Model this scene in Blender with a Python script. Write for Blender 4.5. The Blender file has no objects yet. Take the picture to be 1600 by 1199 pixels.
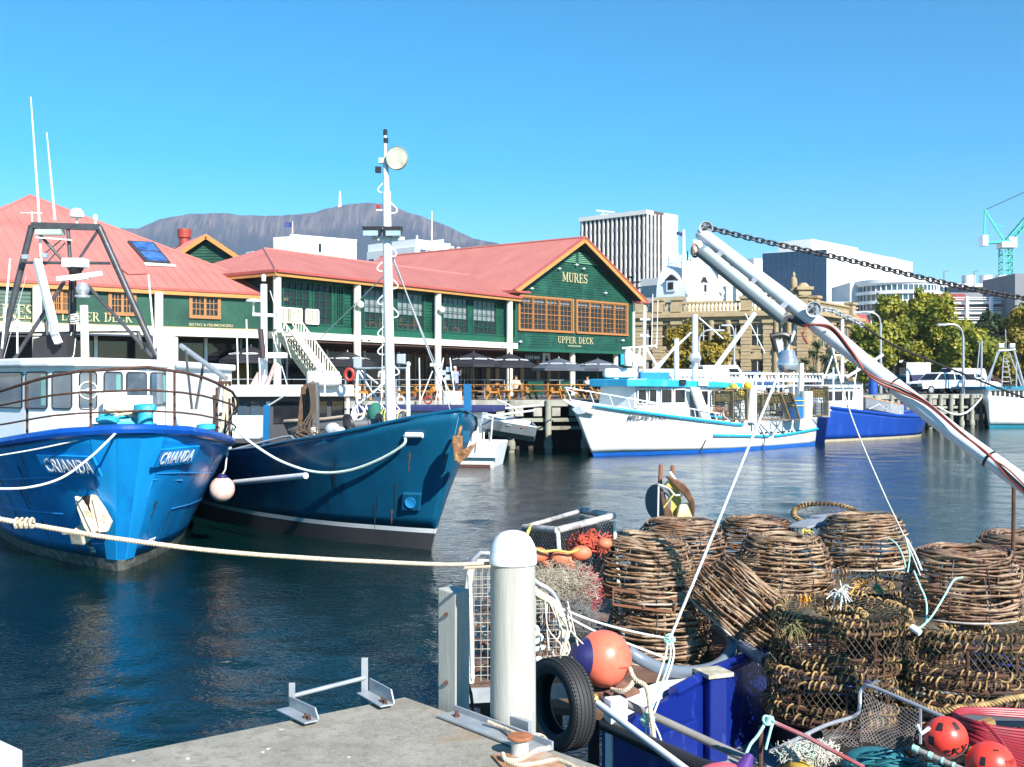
import bpy, math, random
from mathutils import Vector, Matrix, noise
R = random.Random(7)
rad = math.radians
sc = bpy.context.scene
COL = sc.collection
# ------------------------------------------------------------------ camera, sky, sun, exposure
CZ = 3.2; FPX = 1700.0
cd = bpy.data.cameras.new('camera'); cam = bpy.data.objects.new('camera', cd); COL.objects.link(cam)
cd.sensor_width = 36; cd.lens = FPX / 1600 * 36; cd.clip_start = 0.05; cd.clip_end = 20000
cam.location = (0, 0, CZ); cam.rotation_euler = (rad(90), 0, 0); sc.camera = cam
SUN_EL = 34.0; SUN_AZ = 148.0
sv = Vector((math.sin(rad(SUN_AZ)) * math.cos(rad(SUN_EL)), math.cos(rad(SUN_AZ)) * math.cos(rad(SUN_EL)), math.sin(rad(SUN_EL))))
w = bpy.data.worlds.new('World'); sc.world = w; w.use_nodes = True
nt = w.node_tree; nt.nodes.clear()
sky = nt.nodes.new('ShaderNodeTexSky'); sky.sky_type = 'NISHITA'; sky.sun_disc = False
sky.sun_elevation = rad(SUN_EL); sky.sun_rotation = rad(SUN_AZ); sky.air_density = 1.0; sky.dust_density = 0.0; sky.ozone_density = 4.5; sky.altitude = 0
bg = nt.nodes.new('ShaderNodeBackground'); bg.inputs[1].default_value = 0.058
wo = nt.nodes.new('ShaderNodeOutputWorld'); hsv = nt.nodes.new('ShaderNodeHueSaturation'); hsv.inputs['Hue'].default_value = .480; hsv.inputs['Saturation'].default_value = 1.33; gm = nt.nodes.new('ShaderNodeGamma'); gm.inputs[1].default_value = 1.32; nt.links.new(sky.outputs[0], gm.inputs[0]); nt.links.new(gm.outputs[0], hsv.inputs['Color']); nt.links.new(hsv.outputs[0], bg.inputs[0]); nt.links.new(bg.outputs[0], wo.inputs[0])
sl = bpy.data.lights.new('sun', 'SUN'); sl.energy = 5.0; sl.angle = rad(0.55); sl.color = (1.0, 0.955, 0.88)
so = bpy.data.objects.new('sun', sl); COL.objects.link(so); so.rotation_euler = (-sv).to_track_quat('-Z', 'Y').to_euler(); so.location = (30, -30, 60)
sc.view_settings.view_transform = 'Standard'; sc.view_settings.look = 'None'; sc.view_settings.exposure = 0.92; sc.view_settings.gamma = 1.0
sc.view_settings.use_curve_mapping = False
sc.render.engine = 'CYCLES'; sc.cycles.max_bounces = 8; sc.cycles.transparent_max_bounces = 16; sc.cycles.volume_bounces = 0
sc.cycles.sample_clamp_indirect = 6; sc.cycles.caustics_reflective = False; sc.cycles.caustics_refractive = False

# ------------------------------------------------------------------ helpers
def V(*a): return Vector(a)
def at(px, py, Y):
    """a photo pixel seen at depth Y, as a place in the world"""
    return Vector(((px - 800) / FPX * Y, Y, CZ - (py - 600) / FPX * Y))
def lerp(a, b, t): return a + (b - a) * t
def tab(xs, ys, x):
    if x <= xs[0]: return ys[0]
    for i in range(1, len(xs)):
        if x <= xs[i]:
            t = (x - xs[i-1]) / (xs[i] - xs[i-1]); return ys[i-1] + (ys[i] - ys[i-1]) * t
    return ys[-1]
def spline(pts, n=6):
    P = [Vector(p) for p in pts]
    if len(P) < 3: return P
    out = []
    for i in range(len(P) - 1):
        p0 = P[max(i-1, 0)]; p1 = P[i]; p2 = P[i+1]; p3 = P[min(i+2, len(P)-1)]
        for k in range(n):
            t = k / n
            out.append(0.5 * ((2*p1) + (p2-p0)*t + (2*p0-5*p1+4*p2-p3)*t*t + (3*p1-p0-3*p2+p3)*t*t*t))
    out.append(P[-1]); return out
def sag(a, b, d, n=14):
    a, b = Vector(a), Vector(b)
    return [a.lerp(b, i/n) - Vector((0, 0, d * 4 * (i/n) * (1 - i/n))) for i in range(n+1)]

MATS = {}
def mat(name, col, rough=0.6, metal=0.0, var=0.12, scale=3.0, bump=0.0, bscale=None, col2=None, thr=0.62, soft=0.12, s2=1.5, spec=0.5, stretch=None, emit=0, alpha=1.0, coat=0, trans=0):
    if name in MATS: return MATS[name]
    m = bpy.data.materials.new(name); m.use_nodes = True; n = m.node_tree; N = n.nodes; L = n.links
    b = N['Principled BSDF']; b.inputs['Roughness'].default_value = rough; b.inputs['Metallic'].default_value = metal
    b.inputs['Specular IOR Level'].default_value = spec
    if coat: b.inputs['Coat Weight'].default_value = coat; b.inputs['Coat Roughness'].default_value = 0.12
    if trans: b.inputs['Transmission Weight'].default_value = trans
    tc = N.new('ShaderNodeTexCoord'); mp = N.new('ShaderNodeMapping'); L.new(tc.outputs['Object'], mp.inputs[0])
    if stretch: mp.inputs['Scale'].default_value = stretch
    a = N.new('ShaderNodeTexNoise'); a.inputs['Scale'].default_value = scale; a.inputs['Detail'].default_value = 5; L.new(mp.outputs[0], a.inputs[0])
    mr = N.new('ShaderNodeMapRange'); L.new(a.outputs[0], mr.inputs[0]); mr.inputs[1].default_value = 0.3; mr.inputs[2].default_value = 0.7
    mr.inputs[3].default_value = 1 - var; mr.inputs[4].default_value = 1 + var
    mx = N.new('ShaderNodeVectorMath'); mx.operation = 'SCALE'; mx.inputs[0].default_value = col[:3]; L.new(mr.outputs[0], mx.inputs['Scale'])
    out = mx.outputs[0]
    if col2:
        c = N.new('ShaderNodeTexNoise'); c.inputs['Scale'].default_value = s2; c.inputs['Detail'].default_value = 7; c.inputs['Roughness'].default_value = .65
        L.new(mp.outputs[0], c.inputs[0])
        r2 = N.new('ShaderNodeMapRange'); L.new(c.outputs[0], r2.inputs[0]); r2.inputs[1].default_value = thr - soft; r2.inputs[2].default_value = thr + soft
        mc = N.new('ShaderNodeMix'); mc.data_type = 'RGBA'; L.new(r2.outputs[0], mc.inputs[0]); L.new(out, mc.inputs[6]); mc.inputs[7].default_value = (*col2[:3], 1)
        out = mc.outputs[2]
    L.new(out, b.inputs['Base Color'])
    if bump:
        bn = N.new('ShaderNodeTexNoise'); bn.inputs['Scale'].default_value = bscale or scale * 6; bn.inputs['Detail'].default_value = 4; L.new(mp.outputs[0], bn.inputs[0])
        bb = N.new('ShaderNodeBump'); bb.inputs['Strength'].default_value = 0.6; bb.inputs['Distance'].default_value = bump; L.new(bn.outputs[0], bb.inputs['Height']); L.new(bb.outputs[0], b.inputs['Normal'])
    MATS[name] = m; return m

def offset_of(p):
    o = Vector((0, 0, 0))
    while p is not None: o += p.location; p = p.parent
    return o
class MB:
    def __init__(s): s.v = []; s.f = []
    def add(s, vs, fs):
        o = len(s.v); s.v.extend([tuple(x) for x in vs]); s.f.extend([tuple(i + o for i in f) for f in fs]); return s
    def poly(s, *p): return s.add(p, [tuple(range(len(p)))])
    def box(s, x0, y0, z0, x1, y1, z1):
        return s.hexa([(x0,y0,z0),(x1,y0,z0),(x1,y1,z0),(x0,y1,z0)], [(x0,y0,z1),(x1,y0,z1),(x1,y1,z1),(x0,y1,z1)])
    def hexa(s, lo, hi):
        return s.add(list(lo) + list(hi), [(3,2,1,0),(4,5,6,7),(0,1,5,4),(1,2,6,5),(2,3,7,6),(3,0,4,7)])
    def obox(s, c, a, b, d):
        c, a, b, d = map(Vector, (c, a, b, d))
        return s.hexa([c-a-b-d, c+a-b-d, c+a+b-d, c-a+b-d], [c-a-b+d, c+a-b+d, c+a+b+d, c-a+b+d])
    def bar(s, p, q, w, h, up=(0,0,1)):
        p, q = Vector(p), Vector(q); d = (q-p)
        if d.length < 1e-6: return s
        dn = d.normalized(); u = Vector(up)
        if abs(dn.dot(u)) > .98: u = Vector((1,0,0))
        sd = dn.cross(u).normalized(); u2 = sd.cross(dn)
        return s.obox((p+q)/2, d/2, sd*w/2, u2*h/2)
    def prism(s, pts, ext):
        pts = [Vector(p) for p in pts]; e = Vector(ext); n = len(pts)
        return s.add(pts + [p+e for p in pts], [tuple(reversed(range(n))), tuple(range(n, 2*n))] + [(i, (i+1) % n, (i+1) % n + n, i+n) for i in range(n)])
    def tube(s, pts, r, n=8, closed=False):
        P = [Vector(p) for p in pts]; m = len(P)
        if m < 2: return s
        rs = r if isinstance(r, (list, tuple)) else [r]*m
        vs = []; pu = None
        for i in range(m):
            if closed: t = P[(i+1) % m] - P[i-1]
            else: t = P[min(i+1, m-1)] - P[max(i-1, 0)]
            if t.length < 1e-9: t = Vector((0,0,1))
            t.normalize()
            if pu is None:
                u = t.cross(Vector((0,0,1)))
                if u.length < .1: u = t.cross(Vector((1,0,0)))
            else:
                u = pu - t * pu.dot(t)
                if u.length < 1e-5: u = t.cross(Vector((0,0,1)))
            u.normalize(); pu = u; w_ = t.cross(u)
            for k in range(n):
                a = 2*math.pi*k/n; vs.append(P[i] + (u*math.cos(a) + w_*math.sin(a)) * rs[i])
        fs = []
        for i in range(m if closed else m-1):
            j = (i+1) % m
            for k in range(n):
                k2 = (k+1) % n; fs.append((i*n+k, j*n+k, j*n+k2, i*n+k2))
        if not closed: fs.append(tuple(range(n))); fs.append(tuple((m-1)*n + k for k in reversed(range(n))))
        return s.add(vs, fs)
    def lathe(s, prof, c=(0,0,0), n=20, axis=(0,0,1), capb=True, capt=True):
        ax = Vector(axis).normalized(); u = ax.cross(Vector((0,0,1)))
        if u.length < .01: u = Vector((1,0,0))
        u.normalize(); w_ = ax.cross(u); c = Vector(c); vs = []; fs = []
        for r, z in prof:
            for k in range(n):
                a = 2*math.pi*k/n; vs.append(c + ax*z + (u*math.cos(a) + w_*math.sin(a))*r)
        m = len(prof)
        for i in range(m-1):
            for k in range(n):
                k2 = (k+1) % n; fs.append((i*n+k, i*n+k2, (i+1)*n+k2, (i+1)*n+k))
        if capb: fs.append(tuple(reversed(range(n))))
        if capt: fs.append(tuple((m-1)*n + k for k in range(n)))
        return s.add(vs, fs)
    def ell(s, c, rx, ry, rz, n=14, m=9, f=None):
        c = Vector(c); vs = [c + Vector((0,0,-rz))]; fs = []
        for i in range(1, m):
            t = -math.pi/2 + math.pi*i/m
            for k in range(n):
                a = 2*math.pi*k/n; vs.append(c + Vector((rx*math.cos(t)*math.cos(a), ry*math.cos(t)*math.sin(a), rz*math.sin(t))))
        vs.append(c + Vector((0,0,rz))); top = len(vs)-1
        for k in range(n): fs.append((0, 1+(k+1) % n, 1+k))
        for i in range(m-2):
            for k in range(n): fs.append((1+i*n+k, 1+i*n+(k+1) % n, 1+(i+1)*n+(k+1) % n, 1+(i+1)*n+k))
        for k in range(n): fs.append((1+(m-2)*n+k, 1+(m-2)*n+(k+1) % n, top))
        return s.add(vs, fs)
    def grid(s, rows, flip=False):
        m = len(rows); n = len(rows[0]); vs = [p for r in rows for p in r]
        fs = [(i*n+k, i*n+k+1, (i+1)*n+k+1, (i+1)*n+k) for i in range(m-1) for k in range(n-1)]
        if flip: fs = [tuple(reversed(f)) for f in fs]
        return s.add(vs, fs)
    def build(s, name, m, parent=None, smooth=False, bevel=0, label=None, solid=0, ang=38):
        off = offset_of(parent)
        me = bpy.data.meshes.new(name); me.from_pydata([(x-off.x, y-off.y, z-off.z) for x, y, z in s.v], [], s.f)
        me.materials.append(m)
        if smooth:
            me.polygons.foreach_set('use_smooth', [True]*len(me.polygons)); me.set_sharp_from_angle(angle=rad(ang))
        o = bpy.data.objects.new(name, me); COL.objects.link(o)
        if parent is not None: o.parent = parent
        if solid:
            md = o.modifiers.new('thickness', 'SOLIDIFY'); md.thickness = solid; md.offset = -1
        if bevel:
            md = o.modifiers.new('bevel', 'BEVEL'); md.width = bevel; md.segments = 2; md.limit_method = 'ANGLE'
        if label: o['label'] = label
        return o
def thing(name, label, cat, loc=(0,0,0), group=None):
    o = bpy.data.objects.new(name, None); COL.objects.link(o); o.location = loc; o.empty_display_size = .2
    o['label'] = label; o['category'] = cat
    if group: o['group'] = group
    return o
def tag(o, label, cat, group=None):
    o['label'] = label; o['category'] = cat
    if group: o['group'] = group
    return o
def kind(o, k, label=None, cat=None):
    o['kind'] = k
    if label: o['label'] = label
    if cat: o['category'] = cat
    return o
KIDS = {}
def copy_tree(o, parent=None):
    c = o.copy(); COL.objects.link(c); c.parent = parent
    for ch in list(o.children): copy_tree(ch, c)
    return c
def dup(o, loc, rotz=0, label=None, group=None, scale=None, rot=None):
    c = copy_tree(o); c.location = loc; c.rotation_euler = rot or (0, 0, rotz)
    if label: c['label'] = label
    if group: c['group'] = group
    if scale: c.scale = (scale,)*3 if isinstance(scale, (int, float)) else scale
    return c
def center_mesh(o):
    return o
class Wall:
    """a vertical wall seen from the water; s runs left to right along it, out is towards the viewer"""
    def __init__(s, p0, p1):
        s.p0 = Vector((p0[0], p0[1], 0)); s.p1 = Vector((p1[0], p1[1], 0)); s.d = (s.p1-s.p0).normalized(); s.len = (s.p1-s.p0).length
        n = Vector((s.d.y, -s.d.x, 0)); s.n = n if n.dot(-s.p0) > 0 else -n
    def s_at(s, px, o=0):
        k = (px-800)/FPX; p = s.p0 + s.n*o      # x = k*y
        return (k*p.y - p.x) / (s.d.x - k*s.d.y)
    def z_at(s, px, py, o=0):
        q = s.pt(s.s_at(px, o), 0, o); return CZ - (py-600)/FPX*q.y
    def pt(s, a, z, o=0):
        p = s.p0 + s.d*a + s.n*o; return Vector((p.x, p.y, z))
    def box(s, mb, s0, s1, z0, z1, o0, o1):
        lo = [s.pt(s0,z0,o1), s.pt(s1,z0,o1), s.pt(s1,z0,o0), s.pt(s0,z0,o0)]; hi = [p + Vector((0,0,z1-z0)) for p in lo]
        mb.hexa(lo, hi); return mb

# ------------------------------------------------------------------ lettering
def text_obj(txt, size, m, parent, origin, xdir, updir, depth=0.02, name='lettering', align='CENTER', sx=1.0, shear=0, space=1.0):
    cu = bpy.data.curves.new(name, 'FONT'); cu.body = txt; cu.size = size; cu.extrude = depth/2; cu.align_x = align; cu.resolution_u = 3; cu.shear = shear; cu.offset = size*0.008; cu.space_character = space
    ob = bpy.data.objects.new(name, cu); COL.objects.link(ob); dg = bpy.context.evaluated_depsgraph_get(); dg.update()
    me = bpy.data.meshes.new_from_object(ob.evaluated_get(dg)); bpy.data.objects.remove(ob)
    x = Vector(xdir).normalized(); u = Vector(updir).normalized(); n = x.cross(u); off = offset_of(parent)
    for v in me.vertices: v.co = Vector(origin) + x*v.co.x*sx + u*v.co.y + n*v.co.z - off
    me.materials.clear(); me.materials.append(m)
    o = bpy.data.objects.new(name, me); COL.objects.link(o); o.parent = parent; return o
GL = {  # serif letters: heavy strokes, light strokes, feet (x centres) at bottom / top ; unit height 1
 'M': (.95, [((.16,0),(.16,1),.07),((.16,1),(.47,.15),.17),((.47,.15),(.79,1),.07),((.79,0),(.79,1),.17)], [(.16,0),(.79,0)], [(.13,1),(.82,1)]),
 'U': (.8, [((.2,.25),(.2,1),.17),((.2,.25),(.3,.06),.14),((.3,.06),(.5,.03),.1),((.5,.03),(.62,.2),.08),((.62,.2),(.62,1),.07)], [], [(.2,1),(.62,1)]),
 'R': (.8, [((.2,0),(.2,1),.17),((.2,.96),(.5,.96),.07),((.5,.96),(.62,.8),.14),((.62,.8),(.5,.53),.12),((.5,.53),(.2,.51),.07),((.4,.5),(.72,.03),.17)], [(.2,0),(.74,0)], [(.16,1)]),
 'E': (.7, [((.2,0),(.2,1),.17),((.2,.96),(.62,.96),.08),((.2,.52),(.5,.52),.08),((.2,.04),(.64,.04),.08),((.62,1),(.62,.78),.06),((.64,0),(.64,.24),.06),((.5,.62),(.5,.42),.06)], [(.2,0)], [(.2,1)]),
 'S': (.66, [((.56,.8),(.5,.94),.08),((.5,.94),(.28,.97),.09),((.28,.97),(.13,.78),.14),((.13,.78),(.2,.6),.15),((.2,.6),(.5,.42),.18),((.5,.42),(.56,.22),.15),((.56,.22),(.42,.03),.13),((.42,.03),(.2,.05),.09),((.2,.05),(.1,.24),.08),((.1,.3),(.1,.0),.05),((.57,1),(.57,.72),.05)], [], []),
 'P': (.72, [((.2,0),(.2,1),.17),((.2,.96),(.48,.96),.07),((.48,.96),(.62,.76),.14),((.62,.76),(.48,.5),.13),((.48,.5),(.2,.47),.07)], [(.2,0)], [(.16,1)]),
 'D': (.84, [((.2,0),(.2,1),.17),((.2,.96),(.5,.95),.07),((.5,.95),(.7,.7),.13),((.7,.7),(.7,.3),.17),((.7,.3),(.5,.05),.13),((.5,.05),(.2,.04),.07)], [(.16,0)], [(.16,1)]),
 'C': (.78, [((.68,.76),(.56,.93),.07),((.56,.93),(.36,.95),.09),((.36,.95),(.16,.7),.15),((.16,.7),(.16,.3),.17),((.16,.3),(.36,.05),.15),((.36,.05),(.56,.06),.09),((.56,.06),(.7,.26),.07),((.69,1),(.69,.7),.05)], [], []),
 'K': (.82, [((.2,0),(.2,1),.17),((.26,.42),(.66,.97),.07),((.38,.56),(.72,.03),.17)], [(.2,0),(.74,0)], [(.2,1),(.68,1)]),
 'L': (.68, [((.2,0),(.2,1),.17),((.2,.04),(.6,.04),.08),((.61,0),(.61,.26),.06)], [(.2,0)], [(.2,1)]),
 'O': (.84, [((.42,.97),(.2,.8),.11),((.2,.8),(.14,.5),.17),((.14,.5),(.2,.2),.17),((.2,.2),(.42,.03),.11),((.42,.03),(.64,.2),.11),((.64,.2),(.7,.5),.17),((.7,.5),(.64,.8),.17),((.64,.8),(.42,.97),.11)], [], []),
 'W': (1.1, [((.14,1),(.34,.03),.17),((.34,.03),(.54,.95),.07),((.54,.95),(.76,.03),.17),((.76,.03),(.97,1),.07)], [], [(.14,1),(.54,1),(.97,1)]),
 ' ': (.5, [], [], []),
}
def serif(txt, h, m, parent, origin, xdir, width=None, depth=.03, name='lettering'):
    """raised serif lettering, starting at origin (lower left)"""
    x = Vector(xdir).normalized(); u = Vector((0,0,1)); n = x.cross(u); adv = sum(GL[c][0] for c in txt); k = (width/(adv*h)) if width else 1
    mb = MB(); cx = 0; o = Vector(origin); q = 0
    for c in txt:
        wd, st, fb, ft = GL[c]
        def P(a, b, e=0): return o + x*(cx+a)*h*k + u*b*h + n*e
        for (a, b), (a2, b2), t in st:
            q += 1; e = depth + (q % 4)*.0015
            d = P(a2,b2) - P(a,b); d.normalize(); sd = d.cross(n)*t*h/2*.9; dd = d*t*h*.18
            mb.prism([P(a,b)-sd-dd, P(a2,b2)-sd+dd, P(a2,b2)+sd+dd, P(a,b)+sd-dd], n*e)
        for (a, b) in fb + ft:
            sgn = .03 if b < .5 else -.03
            q += 1; mb.prism([P(a-.15,b+sgn-.03), P(a+.15,b+sgn-.03), P(a+.15,b+sgn+.03), P(a-.15,b+sgn+.03)], n*(depth+.007))
        cx += wd
    return mb.build(name, m, parent)

# ------------------------------------------------------------------ materials
white = mat('white_paint', (.80,.81,.80), .35, var=.04, col2=(.55,.52,.46), thr=.72, s2=2.2)
white2 = mat('white_painted_steel', (.78,.80,.82), .3, var=.05, scale=6, col2=(.42,.30,.2), thr=.76, s2=4)
cream = mat('cream_paint', (.78,.74,.60), .5, var=.05)
green = mat('green_boards', (.005,.052,.030), .5, var=.2, scale=1.6, col2=(.016,.10,.062), thr=.6, s2=.9, soft=.14)
green2 = mat('green_trim', (.010,.09,.052), .45, var=.1)
orange = mat('oiled_timber', (.37,.16,.05), .5, var=.2, scale=6, stretch=(1,1,6))
ochre = mat('ochre_fascia', (.50,.235,.065), .5, var=.08)
roofm = mat('red_roof_sheet', (.50,.185,.155), .5, var=.07, scale=.6, col2=(.45,.155,.13), thr=.58, s2=.5, stretch=(1,1,.5))
roofd = mat('red_gutter', (.40,.09,.075), .45, var=.08)
glass = mat('dark_window_glass', (.014,.016,.02), .06, var=.2, spec=.5)
glassb = mat('blue_window_glass', (.05,.085,.12), .06, var=.3, scale=.7, spec=1.0)
gold = mat('gold_lettering', (.44,.40,.23), .45, var=.15, scale=9)
blk = mat('black_paint', (.02,.02,.022), .4, var=.3)
steel = mat('dark_steel', (.07,.075,.085), .45, .3, var=.3, scale=5, col2=(.13,.06,.035), thr=.64, s2=6)
galv = mat('galvanised_steel', (.40,.43,.46), .38, .35, var=.15, scale=9, col2=(.38,.36,.33), thr=.66, s2=7)
alu = mat('aluminium', (.52,.55,.58), .35, .55, var=.12)
rust = mat('rusty_pipe', (.085,.04,.028), .8, var=.4, scale=14, bump=.003)
rustw = mat('rusty_white', (.68,.55,.42), .7, var=.2, scale=5, col2=(.28,.10,.04), thr=.52, s2=6, bump=.004)
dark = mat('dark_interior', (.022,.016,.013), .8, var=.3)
conc_ = mat('concrete', (.27,.235,.18), .85, var=.22, scale=9, bump=.006, bscale=90, col2=(.16,.135,.10), thr=.56, s2=2.6, soft=.14)
def dock_mat():
    m = bpy.data.materials.new('dock_concrete'); m.use_nodes = True; n = m.node_tree; N = n.nodes; L = n.links; b = N['Principled BSDF']; b.inputs['Roughness'].default_value = .88
    tc = N.new('ShaderNodeTexCoord')
    def nz(s, d=6, r=.6): t = N.new('ShaderNodeTexNoise'); t.inputs['Scale'].default_value = s; t.inputs['Detail'].default_value = d; t.inputs['Roughness'].default_value = r; L.new(tc.outputs['Object'], t.inputs[0]); return t.outputs[0]
    def mr(i, a, b_, c=0, d=1): q = N.new('ShaderNodeMapRange'); L.new(i, q.inputs[0]); q.inputs[1].default_value = a; q.inputs[2].default_value = b_; q.inputs[3].default_value = c; q.inputs[4].default_value = d; return q.outputs[0]
    def mix(f, a, b_): q = N.new('ShaderNodeMix'); q.data_type = 'RGBA'; L.new(f, q.inputs[0]); (L.new(a, q.inputs[6]) if not isinstance(a, tuple) else setattr(q.inputs[6], 'default_value', (*a,1))); q.inputs[7].default_value = (*b_,1); return q.outputs[2]
    c = mix(mr(nz(3.2), .38, .62), (.35,.325,.275), (.26,.24,.205)); c = mix(mr(nz(14,8,.75), .48, .62, 0, .8), c, (.21,.185,.14)); c = mix(mr(nz(55,3), .56, .70, 0, .75), c, (.42,.38,.30)); c = mix(mr(nz(90,3), .60, .72, 0, .7), c, (.09,.08,.065)); c = mix(mr(nz(1.4), .63, .74, 0, .55), c, (.33,.185,.07)); c = mix(mr(nz(9,2), .735, .75), c, (.62,.60,.55))
    L.new(c, b.inputs['Base Color']); bp = N.new('ShaderNodeBump'); bp.inputs['Strength'].default_value = .8; bp.inputs['Distance'].default_value = .006; L.new(nz(70,5,.7), bp.inputs['Height']); L.new(bp.outputs[0], b.inputs['Normal']); return m
conc = dock_mat()
quaym = mat('quay_stone', (.36,.34,.30), .85, var=.15, scale=1)
timb = mat('grey_timber', (.42,.415,.375), .8, var=.16, scale=7, stretch=(6,6,.45), bump=.003, bscale=30, col2=(.30,.29,.25), thr=.62, s2=3.5)
timd = mat('dark_wet_timber', (.075,.06,.045), .7, var=.4, scale=4)
ropew = mat('white_rope', (.72,.74,.70), .8, var=.2, scale=60)
ropet = mat('tan_rope', (.56,.47,.35), .85, var=.25, scale=70, bump=.002)
ropeg = mat('turquoise_rope', (.36,.66,.58), .7, var=.3, scale=40)
cane = mat('cane_sticks', (.175,.095,.048), .6, var=.55, scale=11, col2=(.50,.38,.25), thr=.56, s2=7, soft=.12)  # cream patches in the colour stand for highlights on the canes
cane2 = mat('dark_cane_sticks', (.14,.066,.032), .6, var=.55, scale=10, col2=(.44,.31,.20), thr=.57, s2=6)  # same painted highlights over a darker cane
wirem = mat('tie_wire', (.05,.05,.06), .5, .3)
buoyo = mat('orange_buoy', (.82,.17,.10), .38, var=.1, scale=4, col2=(.60,.09,.05), thr=.62, s2=6)
navy = mat('navy_plastic', (.02,.02,.10), .4)
blubin = mat('blue_plastic', (.012,.035,.36), .45, var=.15, scale=3)
rubber = mat('tyre_rubber', (.028,.028,.030), .65, var=.25, scale=5, bump=.002)
# ================================================================== SETTING
# water
def water_mat():
    m = bpy.data.materials.new('harbour_water'); m.use_nodes = True; n = m.node_tree; N = n.nodes; L = n.links; b = N['Principled BSDF']
    b.inputs['Base Color'].default_value = (.001,.013,.013,1); b.inputs['Roughness'].default_value = .045; b.inputs['IOR'].default_value = 1.34
    tc = N.new('ShaderNodeTexCoord'); mp = N.new('ShaderNodeMapping'); mp.inputs['Rotation'].default_value = (0,0,rad(25)); mp.inputs['Scale'].default_value = (1,1.35,1); L.new(tc.outputs['Object'], mp.inputs[0])
    hs = None
    for s, a, d, dist in ((.5,.010,2,.2),(1.9,.013,3,.6),(5.0,.015,3,.9),(12,.011,2,.4),(30,.003,1,.2)):
        t = N.new('ShaderNodeTexNoise'); t.inputs['Scale'].default_value = s; t.inputs['Detail'].default_value = d; t.inputs['Distortion'].default_value = dist; L.new(mp.outputs[0], t.inputs[0])
        q = N.new('ShaderNodeMath'); q.operation = 'MULTIPLY'; q.inputs[1].default_value = a; L.new(t.outputs[0], q.inputs[0])
        if hs is None: hs = q.outputs[0]
        else:
            ad = N.new('ShaderNodeMath'); ad.operation = 'ADD'; L.new(hs, ad.inputs[0]); L.new(q.outputs[0], ad.inputs[1]); hs = ad.outputs[0]
    # calm and ruffled patches
    pt = N.new('ShaderNodeTexNoise'); pt.inputs['Scale'].default_value = .09; pt.inputs['Detail'].default_value = 2; L.new(tc.outputs['Object'], pt.inputs[0])
    pr = N.new('ShaderNodeMapRange'); L.new(pt.outputs[0], pr.inputs[0]); pr.inputs[1].default_value = .35; pr.inputs[2].default_value = .65; pr.inputs[3].default_value = .75; pr.inputs[4].default_value = 1.25
    bp = N.new('ShaderNodeBump'); bp.inputs['Distance'].default_value = 1.0; L.new(pr.outputs[0], bp.inputs['Strength']); L.new(hs, bp.inputs['Height']); L.new(bp.outputs[0], b.inputs['Normal'])
    return m
QL = [(-300,-30),(-60,16),(-40,28),(-12,43.5),(-1,50.2),(4.2,51.6),(28,76.5),(33.5,79),(39,88),(80,112),(400,260)]
def water_sheet():
    import numpy as np
    xs = list(np.arange(-26, 26, .075)); s = .09
    while xs[-1] < 420: xs.append(xs[-1]+s); s *= 1.09
    s = .09
    while xs[0] > -320: xs.insert(0, xs[0]-s); s *= 1.09
    ys = [-60.,-20.,-5.,1.0]
    while ys[-1] < 300: ys.append(ys[-1]+max(.04, .0085*ys[-1]))
    X, Y = np.meshgrid(np.array(xs), np.array(ys)); DY = np.maximum(.04, .0085*Y); DX = np.where(np.abs(X) < 26, .075, .09+(np.abs(X)-26)*.085); S = np.maximum(DX, DY)
    rg = np.random.RandomState(5); Z = np.zeros_like(X)
    patch = .75+.35*np.sin(X*.21+Y*.13+1)*np.sin(Y*.17-X*.08)+.2*np.sin(X*.6-Y*.33)
    for k in range(60):
        lam = .30*(2.2/.30)**rg.rand(); th = rg.normal(.9, .75); kk = 2*np.pi/lam; kx, ky = kk*np.cos(th), kk*np.sin(th); a = .0165*lam/(2*np.pi)*(1.0 if lam < 1.2 else .6)
        ph = kx*X+ky*Y+rg.rand()*6.28+.6*np.sin(.5*X*np.sin(th)+.37*Y*np.cos(th)+k); fade = np.clip((lam/S-3)/3, 0, 1); Z += a*fade*np.sin(ph)*(1+.6*np.sin(X*.9*rg.rand()+Y*.8*rg.rand()+k))
    Z *= patch; ny, nx = X.shape; co = np.stack([X,Y,Z],-1).reshape(-1,3).astype(np.float32); i = np.arange(ny*nx).reshape(ny,nx); q = np.stack([i[:-1,:-1],i[:-1,1:],i[1:,1:],i[1:,:-1]],-1).reshape(-1,4)
    me = bpy.data.meshes.new('water'); me.vertices.add(len(co)); me.vertices.foreach_set('co', co.ravel()); me.loops.add(q.size); me.loops.foreach_set('vertex_index', q.ravel().astype(np.int32)); me.polygons.add(len(q)); me.polygons.foreach_set('loop_start', np.arange(0,q.size,4,dtype=np.int32)); me.polygons.foreach_set('use_smooth', np.ones(len(q),dtype=bool)); me.update(calc_edges=True); me.validate()
    me.materials.append(water_mat()); o = bpy.data.objects.new('water', me); COL.objects.link(o); kind(o, 'structure')
water_sheet()
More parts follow.
